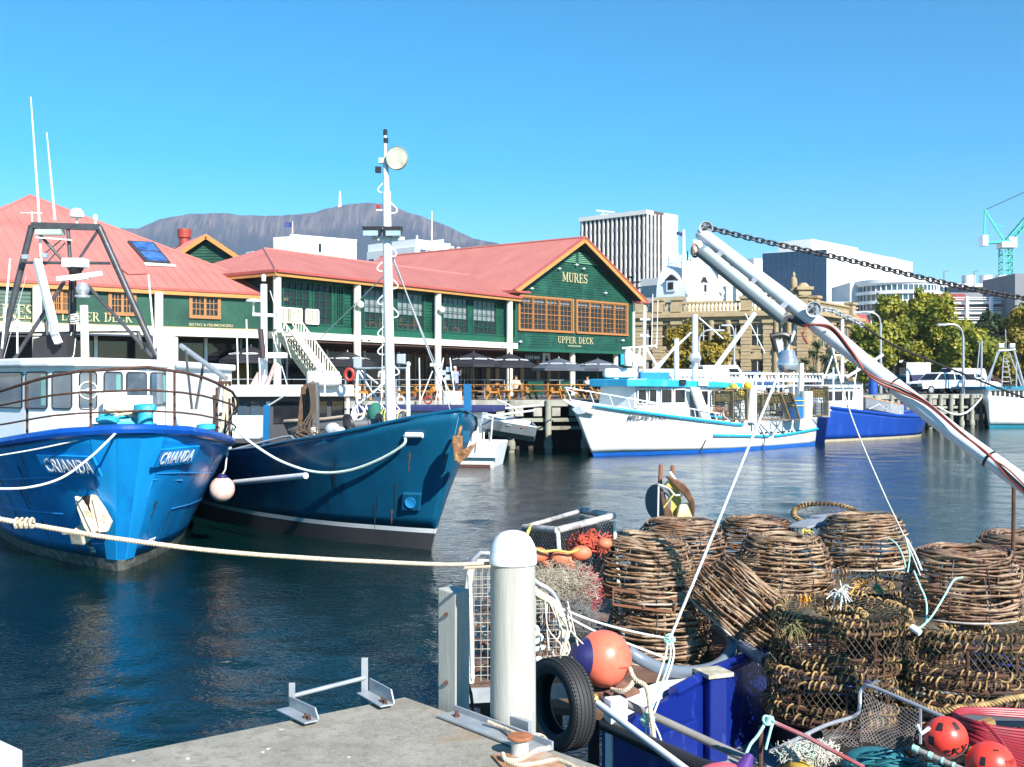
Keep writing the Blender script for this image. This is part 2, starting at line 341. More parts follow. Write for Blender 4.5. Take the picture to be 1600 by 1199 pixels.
# land behind the quay line: top sheet and quay face
mb = MB(); GZ = 2.4; top = [Vector((x,y,GZ)) for x, y in QL]
land = top + [Vector((7000,4000,GZ)), Vector((7000,9000,GZ)), Vector((-7000,9000,GZ)), Vector((-7000,-30,GZ))]
mb.poly(*land); kind(mb.build('ground', mat('asphalt_ground', (.12,.12,.12), .9, var=.15, scale=.3)), 'structure')
mb = MB()
for a, b in zip(top[:-1], top[1:]):
    d = (b-a).normalized(); nn = Vector((-d.y, d.x, 0))
    mb.hexa([(a.x+nn.x*2.6,a.y+nn.y*2.6,-2),(b.x+nn.x*2.6,b.y+nn.y*2.6,-2),(b.x+nn.x*3.2,b.y+nn.y*3.2,-2),(a.x+nn.x*3.2,a.y+nn.y*3.2,-2)],
            [(a.x+nn.x*2.6,a.y+nn.y*2.6,GZ-.01),(b.x+nn.x*2.6,b.y+nn.y*2.6,GZ-.01),(b.x+nn.x*3.2,b.y+nn.y*3.2,GZ-.01),(a.x+nn.x*3.2,a.y+nn.y*3.2,GZ-.01)])
kind(mb.build('quay_wall', mat('wet_quay_wall', (.045,.042,.036), .8, var=.3, scale=.6)), 'structure')
# deck edge: concrete beam on the quay line, waling beams and piles
def edge(a, b, name, label, npile, proud=.0):
    a, b = Vector((*a, 0)), Vector((*b, 0)); d = (b-a).normalized(); n = Vector((d.y,-d.x,0)); t = thing(name, label, 'wharf', (a.x, a.y, 0)); Lh = (b-a).length
    c = mat('wharf_concrete', (.30,.29,.25), .85, var=.3, scale=1.5); c2 = mat('wharf_fender_timber', (.30,.30,.24), .85, var=.3, scale=2, col2=(.14,.13,.1), thr=.55, s2=1)
    mb = MB(); mb.obox((a+b)/2 + n*.1 + Vector((0,0,GZ-.11)), d*Lh/2, n*.14, Vector((0,0,.15))); mb.build('edge_beam', c, t)
    for k, z in enumerate((1.5, 1.12)):
        mb = MB(); mb.obox((a+b)/2 + n*.05 + Vector((0,0,z)), d*Lh/2, n*.09, Vector((0,0,.085))); mb.build('waling_beam', c2, t)
    nb = int(Lh/.85)
    for i in range(nb):
        mb = MB(); p = a.lerp(b, (i+.5)/nb); mb.obox(p + n*.02 + Vector((0,0,1.88)), d*.2, n*.12, Vector((0,0,.2))); mb.build('edge_block', c, t)
    for i in range(npile):
        p = a.lerp(b, (i+.5)/npile); mb = MB(); mb.lathe([(.16,-2),(.17,.15),(.21,.18),(.2,.5),(.145,.6),(.145,2.42)], (p.x+n.x*.33, p.y+n.y*.33, 0), 12); mb.build('pile', c2, t, smooth=True)
    return t
edge(QL[2], QL[3], 'timber_wharf', 'timber and concrete wharf edge behind the bright blue boat', 8)
edge(QL[3], QL[4], 'timber_wharf', 'wharf edge on piles in front of the restaurant terrace, behind the teal hull', 5)
edge(QL[4], QL[5], 'timber_wharf', 'short wharf edge with two weathered piles under the picnic tables', 3)
edge(QL[5], QL[6], 'timber_wharf', 'long wharf edge on dark piles behind the white and turquoise boat', 14)
edge(QL[6], QL[7], 'timber_wharf', 'wharf corner on pale green piles where the white cars are parked', 6)
edge(QL[7], QL[8], 'timber_wharf', 'shaded wharf edge behind the white boat at the far right', 4)

# mountain (kunanyi-like plateau): a terrain strip with the skyline of the photo
RX = [-900,-600,-300,-120,0,60,120,180,215,250,300,345,380,440,490,530,570,600,640,700,740,790,860,960,1100,1300,1500,1700,2100]
RY = [470,440,420,400,385,375,366,356,357,342,334,333,336,337,332,321,316,318,332,353,373,382,404,440,470,500,510,520,540]
def mountain():
    Y0, Y1 = 2300.0, 4200.0; nx, ny = 560, 70; rows = []
    for j in range(ny):
        t = j/(ny-1); row = []
        for i in range(nx):
            px = lerp(-900, 2100, i/(nx-1)); hc = (600 - tab(RX, RY, px)); k = (px-800)/FPX
            Yc = 3600.0; Zc = CZ + hc/FPX*Yc
            Y = lerp(Y0, Y1, t); X = k*Y
            if Y <= Yc:
                u = (Y-Y0)/(Yc-Y0); prof = u**1.25*.78 + .22*max(0, min(1, (u-.80)/.17))
            else: prof = 1 - .15*((Y-Yc)/(Y1-Yc))
            nz = noise.fractal(Vector((X/260, Y/420, .3)), 1.0, 2.1, 6); rv = abs(noise.noise(Vector((X/130+nz*.5, Y/900, 2))))
            fade = 4*u*(1-u) if Y <= Yc else 0
            z = Zc*prof + nz*42*fade - rv*120*fade
            cl = 0
            if Y <= Yc and .74 < u < .99: cl = noise.noise(Vector((X/14, z/160, 5)))*20*(1-abs(u-.86)/.13 if abs(u-.86) < .13 else 0)
            z = min(z + cl, Zc/Yc*Y*0.999 + CZ) if Y < Yc else z
            z += noise.noise(Vector((X/40, Y/40, 9)))*3*(1 if Y>Yc*.98 and Y<=Yc*1.02 else 0)
            row.append((X, Y, max(z, 2.0)))
        rows.append(row)
    m = bpy.data.materials.new('mountain'); m.use_nodes = True; n = m.node_tree; N = n.nodes; L = n.links; b = N['Principled BSDF']; b.inputs['Roughness'].default_value = .95; b.inputs['Specular IOR Level'].default_value = .1
    tc = N.new('ShaderNodeTexCoord'); sx = N.new('ShaderNodeSeparateXYZ'); L.new(tc.outputs['Object'], sx.inputs[0])
    mp = N.new('ShaderNodeMapping'); mp.inputs['Scale'].default_value = (.075,.01,.010); L.new(tc.outputs['Object'], mp.inputs[0])
    a = N.new('ShaderNodeTexNoise'); a.inputs['Scale'].default_value = 1; a.inputs['Detail'].default_value = 8; a.inputs['Roughness'].default_value = .7; L.new(mp.outputs[0], a.inputs[0])
    c = N.new('ShaderNodeTexNoise'); c.inputs['Scale'].default_value = .005; c.inputs['Detail'].default_value = 7; L.new(tc.outputs['Object'], c.inputs[0])
    h = N.new('ShaderNodeMapRange'); L.new(sx.outputs[2], h.inputs[0]); h.inputs[1].default_value = 430; h.inputs[2].default_value = 590
    ad = N.new('ShaderNodeMath'); ad.operation = 'MULTIPLY_ADD'; L.new(c.outputs[0], ad.inputs[0]); ad.inputs[1].default_value = 1.6; L.new(h.outputs[0], ad.inputs[2])
    ad2 = N.new('ShaderNodeMath'); ad2.operation = 'MULTIPLY_ADD'; L.new(a.outputs[0], ad2.inputs[0]); ad2.inputs[1].default_value = .9; L.new(ad.outputs[0], ad2.inputs[2])
    mr = N.new('ShaderNodeMapRange'); L.new(ad2.outputs[0], mr.inputs[0]); mr.inputs[1].default_value = 1.45; mr.inputs[2].default_value = 1.85
    mx = N.new('ShaderNodeMix'); mx.data_type = 'RGBA'; L.new(mr.outputs[0], mx.inputs[0]); mx.inputs[6].default_value = (.014,.020,.022,1)
    rk = N.new('ShaderNodeValToRGB'); L.new(a.outputs[0], rk.inputs[0]); rk.color_ramp.elements[0].position = .42; rk.color_ramp.elements[0].color = (.045,.036,.036,1); rk.color_ramp.elements[1].position = .62; rk.color_ramp.elements[1].color = (.155,.118,.10,1)
    L.new(rk.outputs[0], mx.inputs[7]); L.new(mx.outputs[2], b.inputs['Base Color'])
    o = MB().grid(rows).build('mountain', m, smooth=True, ang=180); kind(o, 'structure')
mountain()
p = at(531, 321, 3590)
tag(MB().lathe([(9,-10),(5,4),(3.2,44),(1.2,46)], p, 8).build('broadcast_tower', mat('tower_white', (.85,.85,.85), .5), smooth=True), 'thin white broadcast tower on the mountain summit', 'tower')
# low wooded foothills between the city and the mountain
rows = []
for j in range(14):
    t = j/13; row = []
    for i in range(160):
        X = lerp(-1500, 1900, i/159); Y = lerp(600, 1500, t)
        z = (14 + 26*t + noise.fractal(Vector((X/300, Y/300, 7)), 1, 2, 4)*12) * math.sin(min(1, t*1.4)*math.pi/2)
        row.append((X, Y, 2.0 + max(0, z)))
    rows.append(row)
kind(MB().grid(rows).build('foothills', mat('foothill_bush', (.05,.065,.04), .95, var=.4, scale=.02), smooth=True, ang=180), 'structure')
# haze
hz = MB().box(-4600,-70,-3,4600,4700,640).build('haze', bpy.data.materials.new('haze')); hm = hz.data.materials[0]; hm.use_nodes = True; hn = hm.node_tree; hn.nodes.clear()
pv = hn.nodes.new('ShaderNodeVolumePrincipled'); pv.inputs['Color'].default_value = (.58,.72,1.0,1); pv.inputs['Density'].default_value = .00014; pv.inputs['Anisotropy'].default_value = .0
ho = hn.nodes.new('ShaderNodeOutputMaterial'); hn.links.new(pv.outputs[0], ho.inputs['Volume']); kind(hz, 'stuff')

# ================================================================== CITY
def bbox_building(name, label, px0, pxm, px1, ytop, Dm, D0, D1, m0, m1=None, base=2.0):
    """block with two visible faces meeting at the nearest corner; returns thing, left wall, right wall, top z"""
    A = at(px0, 600, D0); B = at(pxm, 600, Dm); C = at(px1, 600, D1); z = CZ + (600-ytop)/FPX*Dm
    D = A + C - B; t = thing(name, label, 'building', (B.x, B.y, base))
    mb = MB(); mb.prism([(p.x,p.y,base) for p in (A,B,C,D)], (0,0,z-base)); mb.build('wall', m0, t)
    return t, Wall((A.x,A.y),(B.x,B.y)), Wall((B.x,B.y),(C.x,C.y)), z
def win_grid(t, W, s0, s1, z0, z1, nx, nz, m, fx=.6, fz=.6, frame=None, name='window', o=.03):
    dx = (s1-s0)/nx; dz = (z1-z0)/nz
    for i in range(nx):
        for j in range(nz):
            a = s0+dx*(i+.5-fx/2); b = s0+dx*(i+.5+fx/2); c = z0+dz*(j+.5-fz/2); d = z0+dz*(j+.5+fz/2)
            mb = MB(); W.box(mb, a, b, c, d, 0.0, o); f = mb.build(name, m, t)
wht = mat('city_white_render', (.82,.83,.84), .6, var=.03, scale=.3)
wht2 = mat('city_pale_panel', (.62,.64,.66), .6, var=.05, scale=.3)
fin = mat('city_precast_fin', (.74,.72,.68), .7, var=.06, scale=.5)
dk = mat('city_dark_bay', (.018,.012,.01), .6, var=.3, scale=.4)
# striped tower
t, WL, WR, z = bbox_building('office_tower', 'tall office tower with vertical white fins and dark window bays behind the green gable', 907, 1010, 1057, 334, 230, 241, 237, dk)
mb = MB(); WR.box(mb, WR.len*.54, WR.len+.05, 2, z+.6, -.3, .35); mb.build('blank_wall', wht, t)
mb = MB(); WL.box(mb, -.1, WL.len+.4, z-.2, z+.7, -9, .5); mb.build('parapet', fin, t)
for i in range(15):
    mb = MB(); s = WL.len*(i+.35)/15; WL.box(mb, s, s+.36, 2, z+.05, .0, .25); mb.build('fin', fin, t)
for i in range(5):
    mb = MB(); s = WR.len*.54*(i)/4.3; WR.box(mb, s-.1, s+.36, 2, z+.05, .0, .25); mb.build('fin', fin, t)
for j in range(13):
    mb = MB(); WL.box(mb, 0, WL.len, 3+j*3.0, 3.9+j*3.0, 0, .12); WR.box(mb, 0, WR.len*.54, 3+j*3.0, 3.9+j*3.0, 0, .12); mb.build('floor_band', mat('city_brown_spandrel', (.10,.07,.06), .6), t)
mb = MB(); c = at(950,340,238); mb.box(c.x-1.6,c.y,z,c.x+1.6,c.y+3,z+1.1); mb.tube([c+V(-2.5,1,1.6), c+V(1.5,1,1.2)], .15); mb.tube([c+V(-1,1,-1),c+V(-1,1,1.7)],.12); mb.build('rooftop_plant', wht, t)
# pale block with blue glass strip, left of the dome
t, WL, WR, z = bbox_building('office_block', 'low pale office block with a dark ribbon window between tower and dome', 1000, 1032, 1060, 434, 175, 178, 185, fin)
mb = MB(); WL.box(mb, .4, WL.len-.3, z-3, z-1.2, 0, .06); mb.build('window', glassb, t); mb = MB(); WL.box(mb, .4, WL.len-.3, z-6.2, z-4.4, 0, .06); mb.build('window', glassb, t)
# mansard domed building
t, WL, WR, z = bbox_building('domed_building', 'stone building with a white mansard dome and iron cresting behind the museum', 1025, 1073, 1126, 463, 150, 153, 160, mat('pale_stone', (.55,.49,.36), .8, var=.1, scale=.5))
lead = mat('white_lead_roof', (.72,.75,.78), .45, var=.06, scale=.4); A, B, C = WL.p0, WL.p1, WR.p1; D = A+C-B; cen = (A+C)/2
rows = []
for k in range(8):
    u = k/7; sh = 1 - .32*(1-math.cos(u*math.pi/2)) - .06*u; zz = z + 4.6*math.sin(u*math.pi/2)**.85
    rows.append([(*(cen+(q-cen)*sh).xy, zz) for q in (A,B,C,D,A)])
mb = MB(); mb.grid(rows); mb.poly(*[Vector(q) for q in rows[-1][:4]]); mb.build('mansard_roof', lead, t)
mb = MB(); mb.prism([(*(cen+(q-cen)*.66).xy, z+4.5) for q in (A,B,C,D)], (0,0,.6)); mb.build('roof_cornice', lead, t)
for f in range(4):
    a = cen+([A,B,C,D][f]-cen)*.64; b = cen+([B,C,D,A][f]-cen)*.64; mb = MB()
    for i in range(13):
        q = a.lerp(b, i/12); mb.bar((q.x,q.y,z+5.1),(q.x,q.y,z+6.0+.5*(i % 3 == 0)), .12, .12)
    mb.bar((a.x,a.y,z+5.5),(b.x,b.y,z+5.5),.08,.12); mb.build('roof_cresting', lead, t)
for W in (WL, WR):
    c = W.pt(W.len*.5, z+1.6, -.6); mb = MB(); W.box(mb, W.len*.5-.7, W.len*.5+.7, z+.7, z+2.3, -1.6, .15); mb.build('dormer', lead, t)
    mb = MB(); W.box(mb, W.len*.5-.4, W.len*.5+.4, z+1.0, z+2.0, .15, .2); mb.build('dormer_window', dk, t)
    mb = MB(); mb.prism([W.pt(W.len*.5-1,z+2.3,.2), W.pt(W.len*.5+1,z+2.3,.2), W.pt(W.len*.5,z+3.1,.2)], W.n*-1.5); mb.build('dormer_pediment', dk, t)
fp = at(1068, 440, 151); t = thing('flagpole', 'tall white flagpole with small dark flag above the mansard dome', 'flagpole', fp)
MB().tube([fp, at(1068,360,151)], [.32,.2], 8).build('pole', wht, t); c = at(1068,362,151)
rows = [[c+V(-.2-.13*i, .1*math.sin(i*1.3), -.1-.5*j-.1*math.sin(i*1.1)) for i in range(7)] for j in range(2)]
MB().grid(rows).build('flag', mat('flag_navy', (.02,.03,.12), .8), t, solid=.02)
# cream block behind museum
t, WL, WR, z = bbox_building('apartment_block', 'cream rendered block with square windows behind the museum roof', 1112, 1122, 1200, 430, 165, 172, 168, mat('city_cream', (.70,.62,.46), .7, var=.05, scale=.4))
win_grid(t, WR, .3, WR.len, z-9.5, z-.6, 5, 2, glassb, .36, .5)
mb = MB(); WR.box(mb, 1, WR.len*.7, z, z+1.1, -5, -1); mb.build('rooftop_plant', wht2, t)
# distant white slab behind the blue-glazed building
t, WL, WR, z = bbox_building('distant_block', 'distant white high block left of the blue glass building', 1150, 1178, 1215, 404, 300, 305, 305, wht)
win_grid(t, WL, 0, WL.len, z-14, z-2, 2, 3, glassb, .4, .3)
# blue-glazed building with white side
bg_ = mat('navy_curtain_wall', (.018,.035,.085), .12, var=.2, scale=.3, spec=.8)
t, WL, WR, z = bbox_building('glazed_office', 'office building with a dark navy glass front and a bright white side wall', 1192, 1292, 1400, 390, 200, 206, 214, wht)
mb = MB(); WL.box(mb, 0, WL.len, 2.5, z-.1, 0, .3); mb.build('curtain_wall', bg_, t)
ml = mat('mullion_line', (.05,.07,.12), .3)
for i in range(1, 12):
    mb = MB(); s = WL.len*i/12; WL.box(mb, s-.05, s+.05, 2.5, z-.1, .3, .37); mb.build('mullion', ml, t)
for j in range(1, 10):
    mb = MB(); WL.box(mb, 0, WL.len, 2.5+j*(z-2.6)/10-.05, 2.5+j*(z-2.6)/10+.05, .3, .36); mb.build('transom', ml, t)
A = at(1216,376,222); B = at(1268,376,217); C = at(1341,386,232); zt = CZ+(600-376)/FPX*219
mb = MB(); D = A+C-B; mb.prism([(q.x,q.y,z-3) for q in (A,B,C,D)], (0,0,zt-z+3)); mb.build('plant_room', wht, t)
A = at(1300,392,222); B = at(1341,392,219); C = at(1426,400,240); zt2 = CZ+(600-397)/FPX*224; D = A+C-B
mb = MB(); mb.prism([(q.x,q.y,2) for q in (A,B,C,D)], (0,0,zt2-2)); mb.build('rear_wing', wht, t)
Wb = Wall((B.x,B.y),(C.x,C.y))
for j in range(2):
    for (a, b) in ((.3,3.4),(4.2,8.4)):
        mb = MB(); Wb.box(mb, a, b, zt2-5.6-j*6.2, zt2-4.0-j*6.2, 0, .08); mb.build('window', glassb, t)
# curved glass building
cc = at(1400, 600, 172); t = thing('curved_building', 'pale building with curved glazed balconies behind the plane trees', 'building', (cc.x, cc.y, 2)); rr = 6.3
def zz_(y): return CZ+(600-y)/FPX*168
MB().lathe([(rr,2),(rr,zz_(446))], (cc.x,cc.y,0), 40).build('curtain_wall', glassb, t, smooth=True)
for y0, y1, e in ((438,444,.5),(444,447,.2),(456,461,.5),(471,476,.55),(486,492,.4)):
    MB().lathe([(rr+e,zz_(y1)),(rr+e,zz_(y0))], (cc.x,cc.y,0), 40).build('balcony_band', wht, t, smooth=True)
for k in range(26):
    a = math.pi + math.pi*k/25; q = V(cc.x+math.cos(a)*(rr+.08), cc.y+math.sin(a)*(rr+.08), 0); MB().bar((q.x,q.y,3),(q.x,q.y,zz_(446)),.14,.14).build('mullion', wht2, t)
mb = MB(); a = at(1335,600,172); b = at(1365,600,166); mb.box(a.x-1,a.y-1,2,b.x,a.y+9,zz_(439)); mb.build('stair_wing', wht2, t)
mb = MB(); a = at(1450,600,170); b = at(1479,600,170); mb.box(a.x,a.y,2,b.x,a.y+9,zz_(441)); mb.build('side_wing', wht, t)
for j in range(3):
    mb = MB(); mb.box(a.x+.7,a.y-.05,zz_(456+j*15),b.x-.6,a.y,zz_(446+j*15)); mb.build('window', glassb, t)
mb = MB(); a = at(1290,600,168); mb.box(a.x,a.y+3,2,a.x+6,a.y+12,zz_(470)); mb.build('low_wing', wht2, t)
# parking structure
gy = mat('car_park_grey', (.20,.21,.23), .8, var=.1, scale=.3); t = thing('car_park', 'multi-storey car park with white railed decks at the right', 'building', tuple(at(1530,600,150)))
def PB(m, name, px0, px1, y0, y1, D, dep=10, par=None):
    a = at(px0, y1, D); b = at(px1, y0, D); mb = MB(); mb.box(a.x, D, a.z, b.x, D+dep, b.z); return mb.build(name, m, par or t)
PB(mat('maroon_wall', (.24,.03,.03), .7), 'maroon_wall', 1467, 1508, 460, 500, 152)
PB(gy, 'upper_deck', 1476, 1588, 449, 468, 170); PB(dk, 'dark_level', 1500, 1600, 468, 500, 168, 4); PB(wht2, 'deck_parapet', 1478, 1600, 444, 449, 169, .4)
for y in (468, 484, 499): PB(wht, 'deck_slab', 1484, 1583, y+3, y+7, 149, 8); PB(wht, 'rail', 1484, 1583, y, y+1, 148.6, .1); PB(wht, 'rail', 1484, 1583, y-3, y-2, 148.6, .1)
for x in (1512, 1550, 1580): PB(wht, 'post', x-2, x+2, 464, 520, 148.3, .5)
PB(gy, 'lift_tower', 1586, 1640, 428, 560, 145, 10)
for x0, x1 in ((1503,1523),(1530,1550),(1556,1572)):
    a = at((x0+x1)/2, 449, 172); MB().lathe([((x1-x0)/2/FPX*172, -.3), ((x1-x0)/2/FPX*172, 1.8)], a, 20).build('water_tank', wht2, t, smooth=True)
for k, x in enumerate((1475, 1522)):
    a = at(x,449,169); tl = tag(MB().tube([a, a+V(0,0,2.4), a+V(.6,0,2.5)], .09).build('roof_lamp', gy), ['small lamp post on the car park roof above the maroon wall','small lamp post among the round roof tanks'][k], 'lamp')
# tower crane
cg = mat('crane_green', (.03,.42,.34), .5); t = thing('tower_crane', 'green luffing tower crane with white counterweight at the far right', 'crane', tuple(at(1571,440,190)))
def truss(mb, a, b, w0, w1, n, r=.11):
    a, b = Vector(a), Vector(b); d = (b-a).normalized(); s = d.cross(V(0,1,0)).normalized(); e = V(0,1,0); prev = None
    for i in range(n+1):
        c = a.lerp(b, i/n); wd = lerp(w0, w1, i/n)/2; q = [c+s*wd+e*wd, c-s*wd+e*wd, c-s*wd-e*wd, c+s*wd-e*wd]
        if prev:
            for k in range(4): mb.bar(prev[k], q[k], r*1.7, r*1.7); mb.bar(prev[k], q[(k+1) % 4], r, r)
        for k in range(4): mb.bar(q[k], q[(k+1) % 4], r, r)
        prev = q
D = 190
mb = MB(); truss(mb, at(1572,490,D), at(1572,388,D), 1.7, 1.7, 9); mb.build('mast', cg, t)
mb = MB(); mb.obox(at(1573,384,D), V(1.3,0,0), V(0,1.2,0), V(0,0,.5)); mb.build('slewing_ring', wht2, t)
mb = MB(); mb.bar(at(1577,378,D), at(1536,381,D), 1.6, .35); mb.build('counter_jib', cg, t)
mb = MB(); mb.obox(at(1536.5,377,D), V(.45,0,0), V(0,.9,0), V(0,0,.9)); mb.build('counterweight', wht, t)
mb = MB(); mb.obox(at(1580,379,D), V(.7,0,0), V(0,.7,0), V(0,0,.8)); mb.build('cab', wht, t)
mb = MB(); mb.bar(at(1538,378,D), at(1539,329,D), .25, .25); mb.bar(at(1571,380,D), at(1539,329,D), .35, .35); mb.bar(at(1543,376,D),at(1555,352,D),.15,.15); mb.bar(at(1555,352,D),at(1572,355,D),.15,.15); mb.build('a_frame', cg, t)
mb = MB(); truss(mb, at(1573,381,D), at(1640,300,D), 1.0, .7, 12, .09); mb.build('jib', cg, t)
mb = MB(); mb.tube([at(1539,329,D), at(1640,283,D)], .07, 5); mb.build('pendant_rope', steel, t)
# buildings seen over the restaurant roofs
t, WL, WR, z = bbox_building('roof_block', 'long white flat-roofed block behind the middle red roof', 427, 453, 557, 370, 130, 131, 135, wht)
win_grid(t, WL, 0, WL.len, z-2.2, z-.3, 5, 1, wht2, .7, .9); mb = MB(); WR.box(mb, WR.len*.42, WR.len*.46, z-1.6, z-.6, 0, .05); mb.build('window', glass, t)
mb = MB(); WR.box(mb, 0, WR.len, z, z+.25, -.2, .12); mb.build('parapet', wht, t)
a = at(457, 372, 131); fl = thing('flagpole', 'short flagpole with blue flag on the long white block', 'flagpole', a); MB().tube([a, a+V(0,0,1.9)], .06).build('pole', wht, fl)
MB().grid([[a+V(-.05-.22*i, .1*math.sin(i), 1.85-.6*j) for i in range(5)] for j in range(2)]).build('flag', mat('flag_blue', (.03,.05,.2), .8), fl, solid=.02)
t, WL, WR, z = bbox_building('roof_block', 'small white ventilation block between the two red roofs', 384, 395, 410, 393, 110, 111, 112, wht)
mb = MB(); WR.box(mb, .1, WR.len-.1, z-1.5, z-.2, 0, .05); mb.build('louvre', mat('louvre_grey', (.30,.33,.32), .6), t)
t, WL, WR, z = bbox_building('roof_block', 'stepped white block with rooftop windows behind the boat mast', 575, 650, 704, 374, 140, 146, 145, wht)
mb = MB(); WL.box(mb, 0, WL.len, z-3.5, z-1.0, 0, .2); mb.build('shaded_band', wht2, t)
win_grid(t, WL, 0, WL.len, z-3.2, z-1.8, 5, 1, glassb, .5, .7, o=.26); win_grid(t, WR, .6, WR.len-.4, z-2.4, z-1.1, 4, 1, glassb, .8, .8)
for q_ in ((.3,.45,.5,-.3,-.1),(WR.len*.5,WR.len*.5+.1,4,-.4,-.3),(WR.len*.8,WR.len*.8+.3,.5,-3,-.3)): mb = MB(); WR.box(mb, q_[0], q_[1], z, z+q_[2], q_[3], q_[4]); mb.build('antenna', wht, t)
for k, (x, y) in enumerate(((706,392),(716,393),(723,396),(733,397))):
    a = at(x, y+6, 100); tag(MB().lathe([(.14,0),(.14,.5),(.2,.52),(.2,.7)], a, 8).build('vent_pipe', wht2, smooth=True), ['white vent pipe nearest the stepped white block','second thin white vent pipe on the skyline right of the stepped block','third white vent pipe on the skyline above the red roof','rightmost white vent pipe above the red roof'][k], 'vent', 'vent pipes above the red roof')
# ================================================================== MUSEUM, STREET, TREES
sand = mat('sandstone', (.32,.235,.125), .85, var=.25, scale=1.1, bump=.02, bscale=6, col2=(.28,.20,.11), thr=.6, s2=.8)
sand2 = mat('sandstone_trim', (.38,.29,.165), .8, var=.12, scale=1.5, col2=(.3,.22,.13), thr=.62, s2=1.2)
def museum():
    A = at(985,600,112); B = at(1262,600,106); C = at(1338,600,118); WL = Wall((A.x,A.y),(B.x,B.y)); WR = Wall((B.x,B.y),(C.x,C.y)); D = A+C-B
    t = thing('museum', 'two storey sandstone museum with pilasters, balustrade and urns across the dock', 'building', (B.x,B.y,GZ)); zc = 10.1
    mb = MB(); mb.prism([(q.x,q.y,GZ) for q in (A,B,C,D)], (0,0,zc-GZ)); mb.build('wall', sand, t)
    mb = MB(); mb.prism([(*(q+(D-B)*.05).xy,zc) for q in (A,B,C,D)], (0,0,.05)); mb.build('roof', mat('slate_roof',(.16,.16,.18),.7), t)
    def pil(W, s, wd=.95):
        mb = MB(); z = GZ; k = 0
        while z < zc-.9:
            W.box(mb, s-wd/2-(.03 if k % 2 else 0), s+wd/2+(.03 if k % 2 else 0), z, z+.33, 0, .42+(.05 if k % 2 else 0)); z += .36; k += 1
        W.box(mb, s-wd/2-.12, s+wd/2+.12, zc-.95, zc-.6, 0, .6); mb.build('pilaster', sand2, t)
        mb = MB(); W.box(mb, s-wd*.55, s+wd*.55, zc+.35, zc+1.5, -.3, .45); W.box(mb, s-wd*.7, s+wd*.7, zc+1.5, zc+1.75, -.45, .6); mb.build('parapet_pier', sand2, t)
    sp = [WL.s_at(x) for x in (998,1028,1058,1166,1201)] + [WL.len-.5]
    for s in sp: pil(WL, s)
    for x in (1272,1328): pil(WR, WR.s_at(x))
    for W, b in ((WL,0),(WR,.5)):
        mb = MB(); W.box(mb, 0, W.len, zc-.6, zc-.25, 0, .5); W.box(mb, -.3, W.len+.3, zc-.25, zc+.1, 0, .95); W.box(mb, 0, W.len, zc+.1, zc+.35, -.3, .35); mb.build('cornice', sand2, t)
        mb = MB(); W.box(mb, 0, W.len, 6.35, 6.7, 0, .3); mb.build('string_course', sand2, t)
        mb = MB(); W.box(mb, 0, W.len, zc+1.15, zc+1.35, -.15, .2); mb.build('balustrade_rail', sand2, t)
        n = int(W.len/.38)
        mb = MB()
        for i in range(n):
            q = W.pt(W.len*(i+.5)/n, 0, .03); mb.lathe([(.06,zc+.35),(.13,zc+.6),(.06,zc+.95),(.09,zc+1.15)], (q.x,q.y,0), 6)
        kind(mb.build('baluster', sand2, t), 'stuff')
    # columns with windows between
    def window(W, s, z0, z1, wd, arch=False):
        mb = MB(); W.box(mb, s-wd/2-.18, s+wd/2+.18, z0-.15, z1+.2, 0, .14); f = mb.build('window_surround', sand2, t)
        mb = MB(); W.box(mb, s-wd/2, s+wd/2, z0, z1, .14, .17); mb.build('window', glass, t) if not arch else mb.build('door', dk, t)
        mb = MB(); W.box(mb, s-.03, s+.03, z0, z1, .17, .2); W.box(mb, s-wd/2, s+wd/2, (z0+z1)/2-.03, (z0+z1)/2+.03, .17, .2); mb.build('sash', cream, t)
        mb = MB(); W.box(mb, s-wd/2-.35, s+wd/2+.35, z0-.38, z0-.15, 0, .38); W.box(mb, s-wd/2-.3, s+wd/2+.3, z1+.2, z1+.42, 0, .4); mb.build('window_sill', sand2, t)
        if arch:
            q = W.pt(s, z1+.4, .1); pts = [W.pt(s+math.cos(a)*(wd/2+.2), z1+.35+math.sin(a)*.6, 0) for a in [math.pi*i/10 for i in range(11)]]; mb = MB(); mb.prism(pts, W.n*.3); mb.build('arch', sand2, t)
    for x in (1013,1043,1073,1100,1125,1150,1184,1222,1243):
        window(WL, WL.s_at(x), 7.0, 9.0, 1.05); window(WL, WL.s_at(x), 3.3, 5.4, 1.15, True)
    for x in (1284,1297,1311,1321): window(WR, WR.s_at(x), 6.95, 9.0, .85); window(WR, WR.s_at(x), 3.4, 5.4, .9, True)
    for x in (1086,1112,1138,1213,1233):
        s = WL.s_at(x); q = WL.pt(s, 0, .35); MB().lathe([(.34,GZ),(.34,6.3),(.4,6.35),(.4,6.7),(.3,6.75),(.25,zc-1.1),(.36,zc-.9),(.36,zc-.6)], (q.x,q.y,0), 12).build('column', sand2, t, smooth=True)
    for x in (1128,1075):
        q = WL.pt(WL.s_at(x), zc+1.6, .1); MB().lathe([(.25,0),(.12,.2),(.32,.55),(.2,.8),(.06,1.0)], q, 10).build('urn', white, t, smooth=True)
    q = WL.pt(WL.s_at(1240), zc+1.4, -.2); MB().lathe([(.5,0),(.42,.9),(.28,1.0),(.36,1.5),(.3,2.0),(.12,2.15),(.17,2.4),(.05,2.65)], q, 10).build('statue', sand2, t, smooth=True)
    q = WL.pt(WL.len-.4, zc+1.7, 0); mb = MB(); mb.box(q.x-.6,q.y-.6,q.z,q.x+.6,q.y+.6,q.z+.5); mb.box(q.x-.8,q.y-.8,q.z+.5,q.x+.8,q.y+.8,q.z+.8); mb.lathe([(.7,.8),(.3,1.2)], q, 8); mb.build('corner_crown', sand2, t)
museum()
